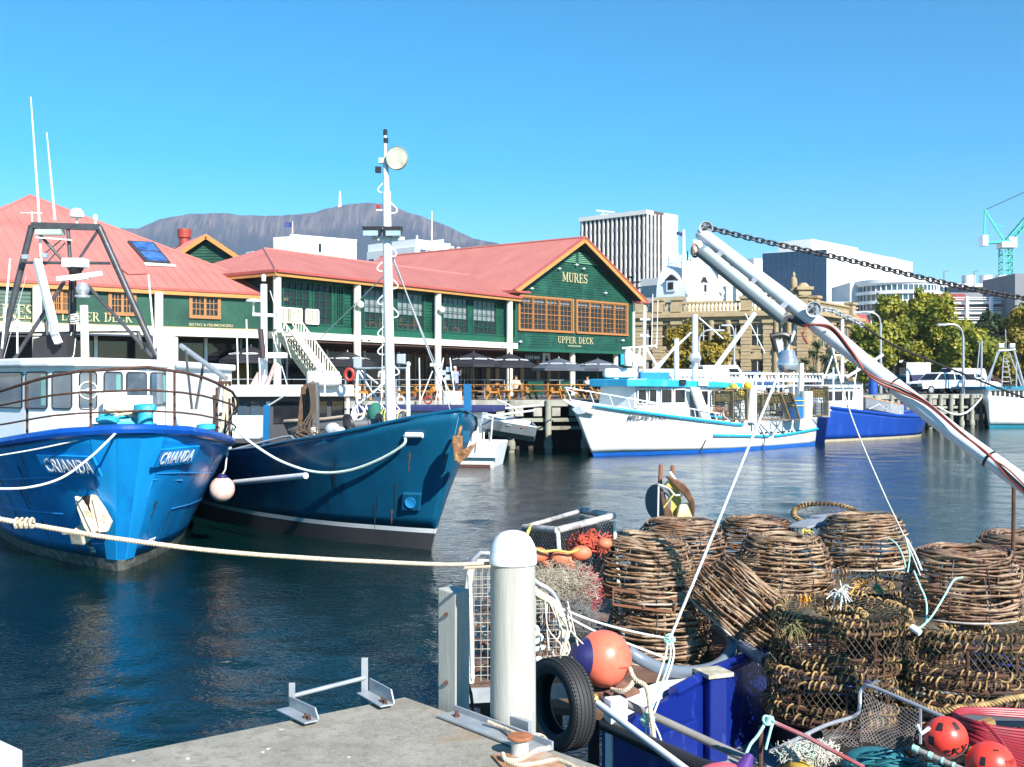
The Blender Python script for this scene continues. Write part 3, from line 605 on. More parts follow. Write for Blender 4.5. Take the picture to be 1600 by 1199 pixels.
# low shops and shade under the trees, the red-roofed building
t = thing('street_shops', 'low dark row of shop fronts under the plane trees', 'building', (38,116,GZ)); mb = MB(); mb.box(30.5,116,GZ,75,124,6.6); mb.build('wall', mat('shop_front_brown', (.12,.06,.045), .8, var=.3, scale=.3), t)
for i in range(18):
    x = 31+i*2.4; mb = MB(); mb.box(x,115.85,GZ+.5,x+1.7,116,GZ+2.5); mb.build('shop_window', [glass, mat('shop_window_lit', (.42,.38,.32), .4, var=.4, scale=1), glass][i % 3], t)
mb = MB(); mb.box(30,113.8,GZ+3,75,116,GZ+3.2); mb.build('awning', wht2, t)
t = thing('red_roof_house', 'small building with a red roof between museum and trees', 'building', (37,122,GZ)); a = at(1318,600,126); b = at(1370,600,126)
mb = MB(); mb.box(a.x,126,GZ,b.x,134,8.2); mb.build('wall', sand, t); mb = MB(); mb.prism([(a.x-.3,125.6,8.2),(b.x,125.6,8.2),(b.x,130,11)], (0,0,.1)); mb.prism([(a.x-.3,125.6,8.2),(b.x,125.6,8.2),(b.x,130,11.3),(a.x+1,130,11.3)], (0,0,.15)); mb.build('roof', roofd, t)

# ---- trees
def leafmat(name, a, b):
    m = bpy.data.materials.new(name); m.use_nodes = True; n = m.node_tree; N = n.nodes; L = n.links; p = N['Principled BSDF']; p.inputs['Roughness'].default_value = .55
    tc = N.new('ShaderNodeTexCoord'); t1 = N.new('ShaderNodeTexNoise'); t1.inputs['Scale'].default_value = .9; t1.inputs['Detail'].default_value = 4; L.new(tc.outputs['Object'], t1.inputs[0])
    cr = N.new('ShaderNodeValToRGB'); cr.color_ramp.elements[0].position = .38; cr.color_ramp.elements[1].position = .62; cr.color_ramp.elements[0].color = (*a,1); cr.color_ramp.elements[1].color = (*b,1)
    L.new(t1.outputs[0], cr.inputs[0]); L.new(cr.outputs[0], p.inputs['Base Color'])
    tr = N.new('ShaderNodeBsdfTranslucent'); L.new(cr.outputs[0], tr.inputs[0]); ms = N.new('ShaderNodeMixShader'); ms.inputs[0].default_value = .35
    L.new(p.outputs[0], ms.inputs[1]); L.new(tr.outputs[0], ms.inputs[2]); L.new(ms.outputs[0], N['Material Output'].inputs[0]); return m
lf_plane = leafmat('plane_leaves', (.14,.18,.015), (.42,.39,.04)); lf_yel = leafmat('yellow_leaves', (.20,.17,.02), (.42,.31,.04)); lf_dark = leafmat('dark_leaves', (.02,.045,.015), (.07,.10,.03))
bark = mat('bark', (.16,.12,.08), .9, var=.4, scale=8, bump=.02)
def tree(label, lobes, base, lf, nleaf=5200, sz=.17, group=None, name='plane_tree', seed=1, h0=None):
    r = random.Random(seed); base = Vector(base); t = thing(name, label, 'tree', base, group); mb = MB(); tot = sum(l[3]*l[4] for l in lobes)
    vs = []; fs = []
    for (cx, cy, cz, rx, rz) in lobes:
        n = int(1.35*nleaf*rx*rz/tot); sub = [Vector((r.gauss(0,1), r.gauss(0,1), r.gauss(0,1))).normalized()*r.uniform(.35,1.12) for _ in range(max(14,int(rx*rz*3)))]
        for i in range(n):
            s = r.choice(sub); d = Vector((r.gauss(0,1), r.gauss(0,1), r.gauss(0,1))).normalized()*(.55/ max(1.0,rx)**.6)*r.uniform(.25,1.35)
            p = Vector((cx+(s.x+d.x)*rx*.85, cy+(s.y+d.y)*rx*.85, cz+(s.z+d.z)*rz*.85))
            nn = (d.normalized()*.8 + Vector((r.gauss(0,.5), r.gauss(0,.5), r.gauss(.25,.5)))).normalized(); u = nn.orthogonal().normalized(); u.rotate(Matrix.Rotation(r.uniform(0,6.28),3,nn)); w_ = nn.cross(u); k = sz*r.uniform(.6,1.4)
            o = len(vs); vs += [p-u*k-w_*k*.3, p-w_*k*.9, p+u*k, p+w_*k*.9]; fs.append((o,o+1,o+2,o+3))
    mb.add(vs, fs); mb.build('crown', lf, t)
    mb = MB(); top = Vector(lobes[0][:3]); m1 = base.lerp(top,.35); mb.tube([base-V(0,0,.1), m1, top], [.28,.2,.1], 8); mb.build('trunk', bark, t, smooth=True)
    mb = MB()
    for (cx, cy, cz, rx, rz) in lobes:
        for k in range(3):
            e = Vector((cx+r.uniform(-.6,.6)*rx, cy+r.uniform(-.6,.6)*rx, cz+r.uniform(-.2,.6)*rz)); s = base.lerp(top, r.uniform(.3,.6)); mb.tube([s, s.lerp(e,.5)+V(0,0,.3), e], [.11,.07,.03], 5)
    mb.build('limb', bark, t, smooth=True); return t
def ptree(label, D, lst, lf, seed, n=5200, sz=.17, bx=None, name='plane_tree'):
    L = []
    for (px, py, rx, ry) in lst: q = at(px, py, D + random.Random(seed+px).uniform(-1,1)*rx/FPX*D*.3); L.append((q.x, q.y, q.z, rx*1.13/FPX*D, ry*1.1/FPX*D))
    b = at(bx or lst[0][0], 600, D); return tree(label, L, (b.x, D, GZ), lf, n, sz, 'trees along the street', name, seed)
ptree('yellow green plane tree, leftmost of the row, beside the museum corner', 96, [(1372,555,38,36),(1350,530,24,26),(1392,520,28,34),(1362,585,26,16)], lf_plane, 11, 7000)
ptree('tall green plane tree with twin peaks behind the first lamp post', 104, [(1402,500,36,42),(1388,478,18,18),(1425,540,34,36)], lf_plane, 12, 7000)
ptree('tallest bright green plane tree in the middle of the row', 100, [(1456,505,36,42),(1442,475,20,20),(1470,540,36,34),(1440,560,30,24)], lf_plane, 13, 8500)
ptree('broad yellowing plane tree behind the second lamp post', 94, [(1515,545,40,36),(1500,520,26,28),(1545,560,28,26),(1490,570,24,18)], lf_yel if False else lf_plane, 14, 8000)
ptree('dark evergreen tree in front of the car park', 110, [(1548,512,26,24),(1535,530,20,16)], lf_dark, 15, 3500, name='evergreen_tree')
ptree('olive and rust coloured tree at the right edge behind the boat gantry', 98, [(1592,535,30,42),(1600,575,30,28),(1572,570,22,22)], lf_yel, 16, 6000)
ptree('green tree leaning over the right edge of the picture', 102, [(1630,520,40,50)], lf_plane, 17, 3500)
ptree('yellow autumn tree in front of the museum, right of the mast', 92, [(1112,560,28,26),(1128,545,20,20),(1098,548,18,18)], lf_yel, 18, 4200)
ptree('yellow autumn tree in front of the museum, left of the mast', 93, [(1066,560,24,26),(1060,530,14,18),(1080,515,13,16),(1050,575,16,14)], lf_yel, 19, 4200)
# cabbage palm
b = at(1272,600,88); t = thing('cabbage_palm', 'spiky grey green cabbage palm before the museum', 'tree', (b.x,b.y,GZ)); lp = mat('palm_blade', (.13,.16,.07), .6, var=.4, scale=3); r = random.Random(3)
mb = MB(); heads = []
for dx, dz in ((0,4.6),(.9,4.2),(-.8,3.9),(.3,5.3),(1.3,3.3),(-.3,3.2)): mb.tube([(b.x,b.y,GZ),(b.x+dx*.5,b.y,GZ+dz*.3),(b.x+dx,b.y,GZ+dz-1.4)],[.14,.11,.08],6); heads.append(V(b.x+dx,b.y,GZ+dz-1.4))
mb.build('trunk', bark, t, smooth=True)
for h in heads:
    mb = MB()
    for i in range(70):
        d = Vector((r.gauss(0,1), r.gauss(0,1), r.gauss(.3,.8))).normalized(); l = r.uniform(.5,.85); s = d.cross(V(0,0,1)).normalized()*.035; e = h+d*l-V(0,0,.12); m_ = h+d*l*.5
        mb.add([h-s, h+s, m_+s*1.3, e, m_-s*1.3], [(0,1,2,3,4)])
    mb.build('frond_head', lp, t)
# norfolk pines behind the gable
for k, (px, top, D) in enumerate(((986,432,140),(996,440,142))):
    b = at(px, 600, D); t = thing('pine_tree', ['tiered pine tip just right of the green gable','smaller tiered pine beside the museum roof'][k], 'tree', (b.x,D,GZ)); zt = CZ+(600-top)/FPX*D; mb = MB(); mb.tube([(b.x,D,GZ),(b.x,D,zt)],[.3,.04],6); mb.build('trunk', bark, t)
    mb = MB(); r = random.Random(k)
    for j in range(9):
        z = zt-.2-j*.75; R_ = .35+j*.16
        for i in range(9):
            a = 6.28*i/9+j; e = V(b.x+math.cos(a)*R_, D+math.sin(a)*R_, z+.1)
            for q in range(7):
                c = V(b.x,D,z).lerp(e, (q+1)/7); mb.ell(c, .13,.13,.08,5,3)
    mb.build('crown', lf_dark, t)

# ---- street lamps
def lamp(label, px, ytop, D, arm, armdy, group='street lamps'):
    b = at(px, 600, D); zt = CZ+(600-ytop)/FPX*D; t = thing('street_lamp', label, 'street lamp', (b.x,D,GZ), group)
    MB().tube([(b.x,D,GZ),(b.x,D,zt-.3)], [.12,.09], 10).build('pole', galv, t, smooth=True); ax = arm/FPX*D
    MB().tube(spline([(b.x,D,zt-.5),(b.x+ax*.08,D,zt+.15),(b.x+ax*.4,D,zt+.55),(b.x+ax,D,zt+.6)]), .07, 8).build('arm', galv, t, smooth=True)
    MB().obox((b.x+ax*1.1,D,zt+.58), (.35,0,0),(0,.12,0),(0,0,.07)).build('lamp_head', galv, t)
lamp('grey street lamp with curved arm in front of the leftmost plane trees', 1376, 500, 86, -34, 0)
lamp('grey street lamp with curved arm behind the parked white cars', 1505, 520, 82, -30, 0)
lamp('thin curved street lamp in front of the yellow museum trees', 1092, 528, 88, 30, 0)
lamp('thin straight street lamp before the museum columns', 1147, 520, 90, -12, 0)
# info sign, blue bin
b = at(1435,600,86); t = thing('notice_board', 'white framed information board standing on the wharf', 'sign', (b.x,86,GZ)); mb = MB()
mb.box(b.x-.95,85.95,GZ,b.x-.75,86.05,4.75); mb.box(b.x+.75,85.95,GZ,b.x+.95,86.05,4.75); mb.box(b.x-.95,85.93,4.65,b.x+.95,86.07,4.85); mb.build('frame', white, t)
mb = MB(); mb.box(b.x-.74,85.97,3.9,b.x+.74,86.03,4.64); mb.build('panel', mat('sign_pale', (.5,.55,.55), .5, var=.2, scale=4), t); mb = MB(); mb.box(b.x-.74,85.97,2.6,b.x+.74,86.03,3.88); mb.build('panel', mat('sign_navy', (.02,.025,.09), .5), t)
b = at(1364,600,80); t = thing('blue_drum', 'tall blue drum on the wharf behind the blue boat', 'drum', (b.x,80,GZ)); MB().lathe([(.3,GZ),(.33,GZ+.3),(.3,GZ+.6),(.33,GZ+.9),(.3,GZ+1.2)], (b.x,80,0), 16).build('barrel', mat('drum_blue', (.02,.09,.40), .4), t, smooth=True); MB().lathe([(.31,GZ+1.2),(.28,GZ+1.28)], (b.x,80,0), 16).build('lid', blk, t)

# ---- cars
def car(label, x, y, ang, col, style='wagon', group='cars parked along the wharf'):
    t = thing('parked_car', label, {'wagon':'car','ute':'pickup','van':'van','sedan':'car'}[style], (x,y,GZ), group); ca, sa = math.cos(ang), math.sin(ang)
    def T(q): return (x+q[0]*ca-q[1]*sa, y+q[0]*sa+q[1]*ca, GZ+q[2])
    def B(mb, name, m, **k): mb.v = [T(q) for q in mb.v]; return mb.build(name, m, t, **k)
    cm = mat('car_paint_%s' % col, {'white':(.8,.8,.8),'dark':(.03,.035,.05),'silver':(.42,.44,.46),'red':(.3,.02,.02),'blue':(.03,.06,.16)}[col], .25, var=.02, coat=.6)
    prof = {'wagon':[(-2.2,.45),(-2.25,.9),(-2.1,1.02),(-1.85,1.62),(.2,1.66),(.95,1.02),(1.95,.92),(2.2,.75),(2.2,.4)],
            'sedan':[(-2.2,.45),(-2.25,.85),(-1.5,1.0),(-.9,1.42),(.3,1.44),(1.05,.98),(2.0,.88),(2.2,.7),(2.2,.38)],
            'van':[(-2.3,.45),(-2.35,1.1),(-2.2,2.0),(1.0,2.05),(1.6,1.25),(2.2,1.05),(2.3,.8),(2.3,.4)],
            'ute':[(-2.4,.5),(-2.45,1.15),(-.55,1.15),(-.5,1.7),(.35,1.72),(1.0,1.12),(2.0,1.05),(2.3,.85),(2.3,.42)]}[style]
    top = max(p[1] for p in prof); rows = []
    for w_, k in ((-.86,1),(-.86,1)): pass
    def wd(z): return .86 if z < 1.05 else .86 - (z-1.05)*.24
    lo = [V(p[0], -wd(p[1]), p[1]) for p in prof]; hi = [V(p[0], wd(p[1]), p[1]) for p in prof]; n = len(prof)
    mb = MB(); mb.add(lo+hi, [tuple(range(n)), tuple(reversed(range(n, 2*n)))] + [(i, i+n, (i+1) % n+n, (i+1) % n) for i in range(n)]); B(mb, 'body', cm, smooth=True, ang=30, bevel=.03)
    def side(a0,a1,b0,b1,z0,z1,name='side_window'):
        for s in (-1,1):
            mb = MB(); q = [V(a0,s*(wd(z0)+.012),z0), V(a1,s*(wd(z0)+.012),z0), V(b1,s*(wd(z1)+.012),z1), V(b0,s*(wd(z1)+.012),z1)]; mb.prism(q, (0,-s*.02,0)); B(mb, name, glass)
    if style == 'wagon': side(-1.95,-1.2,-1.72,-1.2,1.08,1.52); side(-1.1,-.2,-1.1,-.2,1.08,1.55); side(-.1,.78,-.1,.22,1.08,1.55); ws = ((.24,1.6),(.88,1.08)); rs = ((-1.87,1.55),(-2.06,1.1))
    elif style == 'sedan': side(-1.3,-.35,-.88,-.35,1.02,1.36); side(-.27,.85,-.27,.3,1.02,1.36); ws = ((.36,1.4),(.98,1.03)); rs = ((-.96,1.38),(-1.44,1.03))
    elif style == 'van': side(.1,1.3,.1,.92,1.25,1.8); ws = ((1.06,1.98),(1.54,1.34)); rs = ((-2.22,1.85),(-2.3,1.3))
    else: side(-.42,.8,-.42,.32,1.17,1.6); ws = ((.4,1.66),(.93,1.18)); rs = ((-.53,1.6),(-.56,1.25))
    for nm, ((xa,za),(xb,zb)), sg in (('windscreen',ws,1),('rear_window',rs,-1)):
        mb = MB(); o = sg*.015; mb.prism([(xa+o,-wd(za)+.08,za+.01),(xa+o,wd(za)-.08,za+.01),(xb+o,wd(zb)-.1,zb+.01),(xb+o,-wd(zb)+.1,zb+.01)], (-sg*.012,0,-.01)); B(mb, nm, glass)
    for wx in (-1.35,1.38):
        for s in (-1,1):
            mb = MB(); mb.lathe([(.2,-.1),(.33,-.1),(.34,0),(.33,.1),(.2,.1)], (wx,s*.8,.33), 18, axis=(0,1,0)); wv = B(mb, 'wheel', rubber, smooth=True)
            mb = MB(); mb.lathe([(.2,-.11),(.21,.11),(.05,.115)], (wx,s*.8,.33), 14, axis=(0,1,0)); r_ = B(mb, 'rim', alu); off = wv.location; r_.parent = wv
    for s in (-1,1):
        mb = MB(); mb.box(2.17,s*.62-.2,.62,2.24,s*.62+.2,.8); B(mb, 'headlight', mat('lamp_glass', (.6,.62,.65), .1)); mb = MB(); mb.box(-2.29,s*.7-.1,.7,-2.2,s*.7+.1,.95); B(mb, 'tail_light', mat('tail_red', (.4,.01,.01), .2))
    mb = MB(); mb.box(2.1,-.82,.35,2.3,.82,.56); B(mb, 'bumper', blk); mb = MB(); mb.box(-2.36,-.82,.4,-2.2,.82,.58); B(mb, 'bumper', blk)
    mb = MB(); mb.box(2.2,-.36,.6,2.235,.36,.78); B(mb, 'grille', blk); return t
def cx(px, D): return (px-800)/FPX*D
car('white station wagon facing the dock, left of the lamp post', cx(1462,84), 84, rad(205), 'white', 'wagon')
car('white van parked between the white wagon and the lamp post', cx(1496,88), 88, rad(200), 'white', 'van')
car('white four wheel drive at the right end of the parked row', cx(1520,86), 86.5, rad(15), 'white', 'wagon')
car('dark blue hatchback behind the sloping white pole', cx(1398,88), 88, rad(200), 'dark', 'sedan')
car('silver car parked left of the information board', cx(1416,96), 96, rad(190), 'silver', 'wagon')
car('black car under the plane trees behind the white wagon', cx(1470,101), 101, rad(5), 'dark', 'wagon')
car('dark red car in the shade behind the white van', cx(1535,99), 99, rad(5), 'red', 'sedan')
car('silver sedan parked under the trees near the blue drum', cx(1372,97), 97, rad(8), 'silver', 'sedan')
car('dark sedan behind the boat with glass lamps', cx(1300,84), 84, rad(20), 'dark', 'sedan')
car('blue car glimpsed between pots and lamp rack', cx(1170,76), 76, rad(30), 'blue', 'wagon')
car('white van behind the lamp rack of the far boat', cx(1130,72), 73, rad(35), 'white', 'van')
# ================================================================== RESTAURANT BUILDINGS
def clip_ribs(poly, u, v, o, step):
    P = [((p-o).dot(u), (p-o).dot(v)) for p in poly]; a0 = min(p[0] for p in P); a1 = max(p[0] for p in P); out = []; a = a0+step*.5
    while a < a1:
        ys = []
        for (x0, y0), (x1, y1) in zip(P, P[1:]+P[:1]):
            if (x0-a)*(x1-a) < 0: ys.append(y0+(y1-y0)*(a-x0)/(x1-x0))
        if len(ys) >= 2: out.append((a, min(ys), max(ys)))
        a += step
    return out
def roof_plane(t, poly, thick=.12, step=.38, m=roofm, name='roof'):
    poly = [Vector(p) for p in poly]; u = (poly[1]-poly[0]).normalized(); n = u.cross(poly[2]-poly[0]).normalized()
    if n.z < 0: n = -n
    v = n.cross(u)
    if v.z < 0: v = -v
    mb = MB(); mb.prism(poly, -n*thick); mb.build(name, m, t); mb = MB()
    for a, b0, b1 in clip_ribs(poly, u, v, poly[0], step):
        if b1-b0 > .2: mb.obox(poly[0]+u*a+v*(b0+b1)/2+n*.012, u*.014, v*(b1-b0)/2, n*.006)
    if mb.v: kind(mb.build('roof_rib', m, t), 'stuff')
def wall_open(mb, W, s0, s1, z0, z1, ops, o0, o1):
    """wall slab with rectangular openings (a,b,c,d) sharing one z range"""
    if not ops: return W.box(mb, s0, s1, z0, z1, o0, o1)
    c, d = ops[0][2], ops[0][3]
    if c > z0: W.box(mb, s0, s1, z0, c, o0, o1)
    if z1 > d: W.box(mb, s0, s1, d, z1, o0, o1)
    x = s0
    for a, b, _, _ in sorted(ops):
        if a > x: W.box(mb, x, a, c, d, o0, o1)
        x = b
    if s1 > x: W.box(mb, x, s1, c, d, o0, o1)
def clap(mb, W, s0, s1, z0, z1, o=0, st=.17):
    z = z0
    while z < z1-.02:
        e = min(z+st, z1)
        mb.hexa([W.pt(s0,z,o+.045), W.pt(s1,z,o+.045), W.pt(s1,z,o), W.pt(s0,z,o)], [W.pt(s0,e,o+.008), W.pt(s1,e,o+.008), W.pt(s1,e,o), W.pt(s0,e,o)]); z += st
def clap_open(mb, W, s0, s1, z0, z1, ops, o=0):
    if not ops: return clap(mb, W, s0, s1, z0, z1, o)
    c, d = ops[0][2], ops[0][3]; clap(mb, W, s0, s1, z0, c, o); clap(mb, W, s0, s1, d, z1, o); x = s0
    for a, b, _, _ in sorted(ops):
        if a-x > .02: clap(mb, W, x, a, c, d, o)
        x = b
    if s1-x > .02: clap(mb, W, x, s1, c, d, o)
gpane = mat('clear_window_glass', (.05,.07,.08), .03, var=.1, spec=1.0)
gb = gpane.node_tree.nodes['Principled BSDF']; gb.inputs['Alpha'].default_value = .22
blind = mat('sky_sheen_pale', (.50,.55,.58), .8, var=.06)  # pale panel behind the glass, standing for sky reflected in the panes
def sash(t, W, a, b, c, d, nx, nz, fm, o=0, fw=.09, mw=.035, mid=True, sheenh=.0, name='window'):
    """framed window: frame, panes, glazing bars, blind"""
    mb = MB(); W.box(mb, a, b, c, c+fw, o-.04, o+.08); W.box(mb, a, b, d-fw, d, o-.04, o+.08); W.box(mb, a, a+fw, c+fw, d-fw, o-.04, o+.08); W.box(mb, b-fw, b, c+fw, d-fw, o-.04, o+.08)
    f = mb.build(name, fm, t); mb = MB(); W.box(mb, a+fw, b-fw, c+fw, d-fw, o-.01, o+.005); mb.build('pane', gpane, f)
    mb = MB()
    for i in range(1, nx): s = lerp(a+fw, b-fw, i/nx); W.box(mb, s-mw/2, s+mw/2, c+fw, d-fw, o+.006, o+.05)
    for j in range(1, nz): z = lerp(c+fw, d-fw, j/nz); k = 2 if (mid and j == nz//2) else 1; W.box(mb, a+fw, b-fw, z-mw*k/2, z+mw*k/2, o+.006, o+(.055 if k == 1 else .07))
    mb.build('glazing_bar', fm, f)
    if sheenh: mb = MB(); W.box(mb, a+fw, b-fw, d-fw-sheenh, d-fw, o-.14, o-.11); mb.build('blind', blind, f)
def chair_proto():
    t = thing('dining_chair', 'wooden dining chair inside the upper window', 'chair', (0,0,0)); B_ = lambda n, *bx: MB().box(*bx).build(n, orange, t)
    B_('seat', -.21,-.2,.43,.21,.22,.47)
    for x in (-.19,.15):
        B_('leg', x,-.19,0,x+.04,-.15,.43); B_('leg', x,.17,0,x+.04,.21,.43); B_('back_post', x,.17,.47,x+.04,.21,.95)
    for z in (.6,.72,.86): B_('back_slat', -.15,.175,z,.15,.2,z+.06)
    return t
chairp = chair_proto(); chair_used = [False]
def chair(loc, rz, label, group):
    if not chair_used[0]: chair_used[0] = True; chairp.location = loc; chairp.rotation_euler = (0,0,rz); chairp['label'] = label; chairp['group'] = group; return
    dup(chairp, loc, rz, label, group)

EZ = 8.75; FL = 5.82
# ---- gable building
Wg = Wall((.12,70),(8.65,78.6)); gr = Vector((-.8,.6,0)); P1 = Wg.p0; P2 = Wg.p1
tg = thing('gabled_restaurant', 'green boarded gable restaurant wing with red roof and gold lettering', 'building', (P1.x,P1.y,GZ)); n_ = Wg.n; mid = Wg.len/2; ZG = 9.45; ZP = 13.0
zw0, zw1 = 6.70, 8.82
g1 = (Wg.s_at(811), Wg.s_at(893), zw0, zw1); g2 = (Wg.s_at(901), Wg.s_at(978), zw0, zw1)
mb = MB(); wall_open(mb, Wg, 0, Wg.len, 5.42, 9.0, [g1,g2], -.25, 0); mb.prism([Wg.pt(0,9.0,-.25),Wg.pt(Wg.len,9.0,-.25),Wg.pt(Wg.len,9.3,-.25),Wg.pt(mid,12.75,-.25),Wg.pt(0,9.3,-.25)], n_*.25)
mb.hexa([P1+gr*16+V(0,0,5.42)-n_*.25, P1+V(0,0,5.42)-n_*.25, P1+V(0,0,5.42)-n_*.25+Wg.d*.2, P1+gr*16+V(0,0,5.42)+Wg.d*.2-n_*.25], [P1+gr*16+V(0,0,9.3)-n_*.25, P1+V(0,0,9.3)-n_*.25, P1+V(0,0,9.3)-n_*.25+Wg.d*.2, P1+gr*16+V(0,0,9.3)+Wg.d*.2-n_*.25])
mb.hexa([P2+gr*16+V(0,0,GZ)-n_*.25, P2+V(0,0,GZ)-n_*.25, P2+V(0,0,GZ)-n_*.25-Wg.d*.2, P2+gr*16+V(0,0,GZ)-Wg.d*.2-n_*.25], [P2+gr*16+V(0,0,9.3)-n_*.25, P2+V(0,0,9.3)-n_*.25, P2+V(0,0,9.3)-n_*.25-Wg.d*.2, P2+gr*16+V(0,0,9.3)-Wg.d*.2-n_*.25])
mb.build('wall', green, tg)
mb = MB(); clap_open(mb, Wg, .02, Wg.len-.02, 5.44, 9.0, [(g1[0]-.08,g1[1]+.08,zw0-.1,zw1+.1),(g2[0]-.08,g2[1]+.08,zw0-.1,zw1+.1)])
z = 9.0
while z < 12.6:
    h = mid*(1-max(0, z+.08-9.3)/3.45); clap(mb, Wg, mid-h+.02, mid+h-.02, z, z+.17); z += .17
kind(mb.build('weatherboard', green, tg), 'stuff')
for (a, b, c, d) in (g1, g2):
    mb = MB(); Wg.box(mb, a-.14, b+.14, d, d+.13, 0, .11); Wg.box(mb, a-.14, b+.14, c-.09, c, 0, .16); Wg.box(mb, a-.14, a, c, d, 0, .11); Wg.box(mb, b, b+.14, c, d, 0, .11); mb.build('window_frame', orange, tg)
    for i in range(4): sash(tg, Wg, lerp(a,b,i/4)+.02, lerp(a,b,(i+1)/4)-.02, c, d, 3, 6, orange, o=-.02, sheenh=.22, fw=.06, mw=.025)
mb = MB(); Wg.box(mb, 0, .16, 5.42, 9.1, 0, .09); Wg.box(mb, Wg.len-.16, Wg.len, 5.42, 9.1, 0, .09); Wg.box(mb, 0, Wg.len, 5.3, 5.44, -.3, .1); mb.build('corner_board', green2, tg)
# interior room behind the windows
mb = MB(); Wg.box(mb, .3, Wg.len-.3, FL-.1, FL, -5, -.3); Wg.box(mb, .3, Wg.len-.3, FL, 9.2, -5.1, -5); Wg.box(mb, .3, Wg.len-.3, 9.0, 9.1, -5, -.3); mb.build('upper_room', mat('warm_interior', (.20,.13,.07), .7, var=.4, scale=.8), tg)
for i in range(9):
    s = .8+i*1.28; chair(Wg.pt(s, FL+.25, -.75-.3*(i % 2)), rad(45)+i*.7, 'timber dining chair %s the gable windows' % ['first from the left behind','second along behind','third along behind','fourth along behind','near the middle behind','just right of the middle of','third from the right behind','second from the right behind','rightmost behind'][i], 'dining chairs behind the gable windows')
# roof of gable
ov = n_*.75; L1 = Wg.pt(-.75,ZG-.32,0)+ov; L2 = Wg.pt(Wg.len+.75,ZG-.32,0)+ov; PK = Wg.pt(mid,ZP+.1,0)+ov
roof_plane(tg, [L1, L1+gr*19, PK+gr*19, PK]); roof_plane(tg, [L2, L2+gr*19, PK+gr*19, PK])
for a, nm in ((L1,1),(L2,-1)):
    d = (PK-a).normalized(); up = d.cross(n_).normalized(); up = up if up.z > 0 else -up
    mb = MB(); mb.obox((a+PK)/2 - up*.17 + n_*.03, d*(PK-a).length/2, n_*.04, up*.13); mb.build('barge_board', ochre, tg)
    mb = MB(); mb.obox((a+PK)/2 + up*.03 + n_*.05, d*((PK-a).length/2+.05), n_*.07, up*.05); mb.build('roof_edge', roofd, tg)
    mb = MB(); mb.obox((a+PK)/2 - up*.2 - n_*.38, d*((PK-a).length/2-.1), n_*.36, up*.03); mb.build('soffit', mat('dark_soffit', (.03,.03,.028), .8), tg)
mb = MB(); mb.tube([PK+V(0,0,.02), PK+gr*19+V(0,0,.02)], .09, 8); mb.build('ridge_cap', roofm, tg, smooth=True)
mb = MB(); mb.bar(L1-V(0,0,.1)+n_*.05, L1+gr*3-V(0,0,.1), .16,.16); mb.bar(L1-V(0,0,.1), L1+Wg.d*1.3-V(0,0,.1), .5, .12); mb.bar(L2-V(0,0,.1), L2-Wg.d*1.0-V(0,0,.1), .5,.12); mb.build('gutter', roofd, tg)
# louvre vent
for sd in (-1, 1):
    for k in range(6):
        z = 11.42+k*.13; h = (12.45-z)/3.45*mid*1.15
        if h < .15: continue
        mb = MB(); a = mid+sd*.16; b = mid+sd*(.16+h); mb.hexa([Wg.pt(min(a,b),z,.1),Wg.pt(max(a,b),z,.1),Wg.pt(max(a,b),z,.05),Wg.pt(min(a,b),z,.05)],[Wg.pt(min(a,b),z+.08,.07),Wg.pt(max(a,b),z+.08,.07),Wg.pt(max(a,b),z+.08,.05),Wg.pt(min(a,b),z+.08,.05)]); mb.build('louvre_slat', mat('louvre_green', (.10,.26,.16), .6), tg)
s0 = Wg.s_at(877); s1 = Wg.s_at(917); z0 = Wg.z_at(896,442); z1 = Wg.z_at(896,428); serif('MURES', z1-z0, gold, tg, Wg.pt(s0, z0, .05), Wg.d, s1-s0)
s0 = Wg.s_at(870); s1 = Wg.s_at(926); z0 = Wg.z_at(896,537.5); z1 = Wg.z_at(896,527.5); serif('UPPER DECK', z1-z0, gold, tg, Wg.pt(s0, z0, .05), Wg.d, s1-s0)
mb = MB(); q_ = Wg.s_at(897); z_ = Wg.z_at(896,542); Wg.box(mb, q_-.7, q_+.7, z_, z_+.05, .045, .055); mb.build('lettering_rule', gold, tg)
for px, py in ((898,415),(909,421),(828,452),(943,459),(871,421),(810,535),(970,533)): MB().lathe([(.05,0),(.05,.16),(.09,.18),(.03,.3)], Wg.pt(Wg.s_at(px), Wg.z_at(px,py), .03), 8, axis=Wg.n).build('wall_lamp', white, tg)
# lower level: dark timber walls set back, columns, sushi sign
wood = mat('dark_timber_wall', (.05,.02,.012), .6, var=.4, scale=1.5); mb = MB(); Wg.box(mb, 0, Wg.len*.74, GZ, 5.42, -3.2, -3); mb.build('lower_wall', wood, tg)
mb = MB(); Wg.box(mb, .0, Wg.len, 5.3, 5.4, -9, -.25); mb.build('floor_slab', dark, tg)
for k, s in enumerate((.35,1.2,2.6,3.6,5.2,6.3)):
    mb = MB(); Wg.box(mb, s, s+.34, GZ, 5.0, -3.0, -2.9); mb.build('timber_jamb', orange, tg)
for s in (4.1, 7.2): mb = MB(); Wg.box(mb, s, s+1.6, GZ, GZ+.95, -2.9, -2.7); mb.build('green_planter_wall', green, tg)
for px in (895, 963): q = Wg.pt(Wg.s_at(px,-.3), 0, -.35); MB().lathe([(.2,GZ),(.2,5.35)], (q.x,q.y,0), 16).build('column', cream, tg, smooth=True)
q = Wg.pt(Wg.len+.12, 0, .05); MB().lathe([(.12,GZ),(.12,9.1)], (q.x,q.y,0), 12).build('column', cream, tg, smooth=True)
mb = MB(); sA = Wg.s_at(820,-1.5); sB = Wg.s_at(848,-1.5); Wg.box(mb, sA, sB, 4.75, 5.2, -1.6, -1.5); sg = mb.build('hanging_sign', blk, tg)
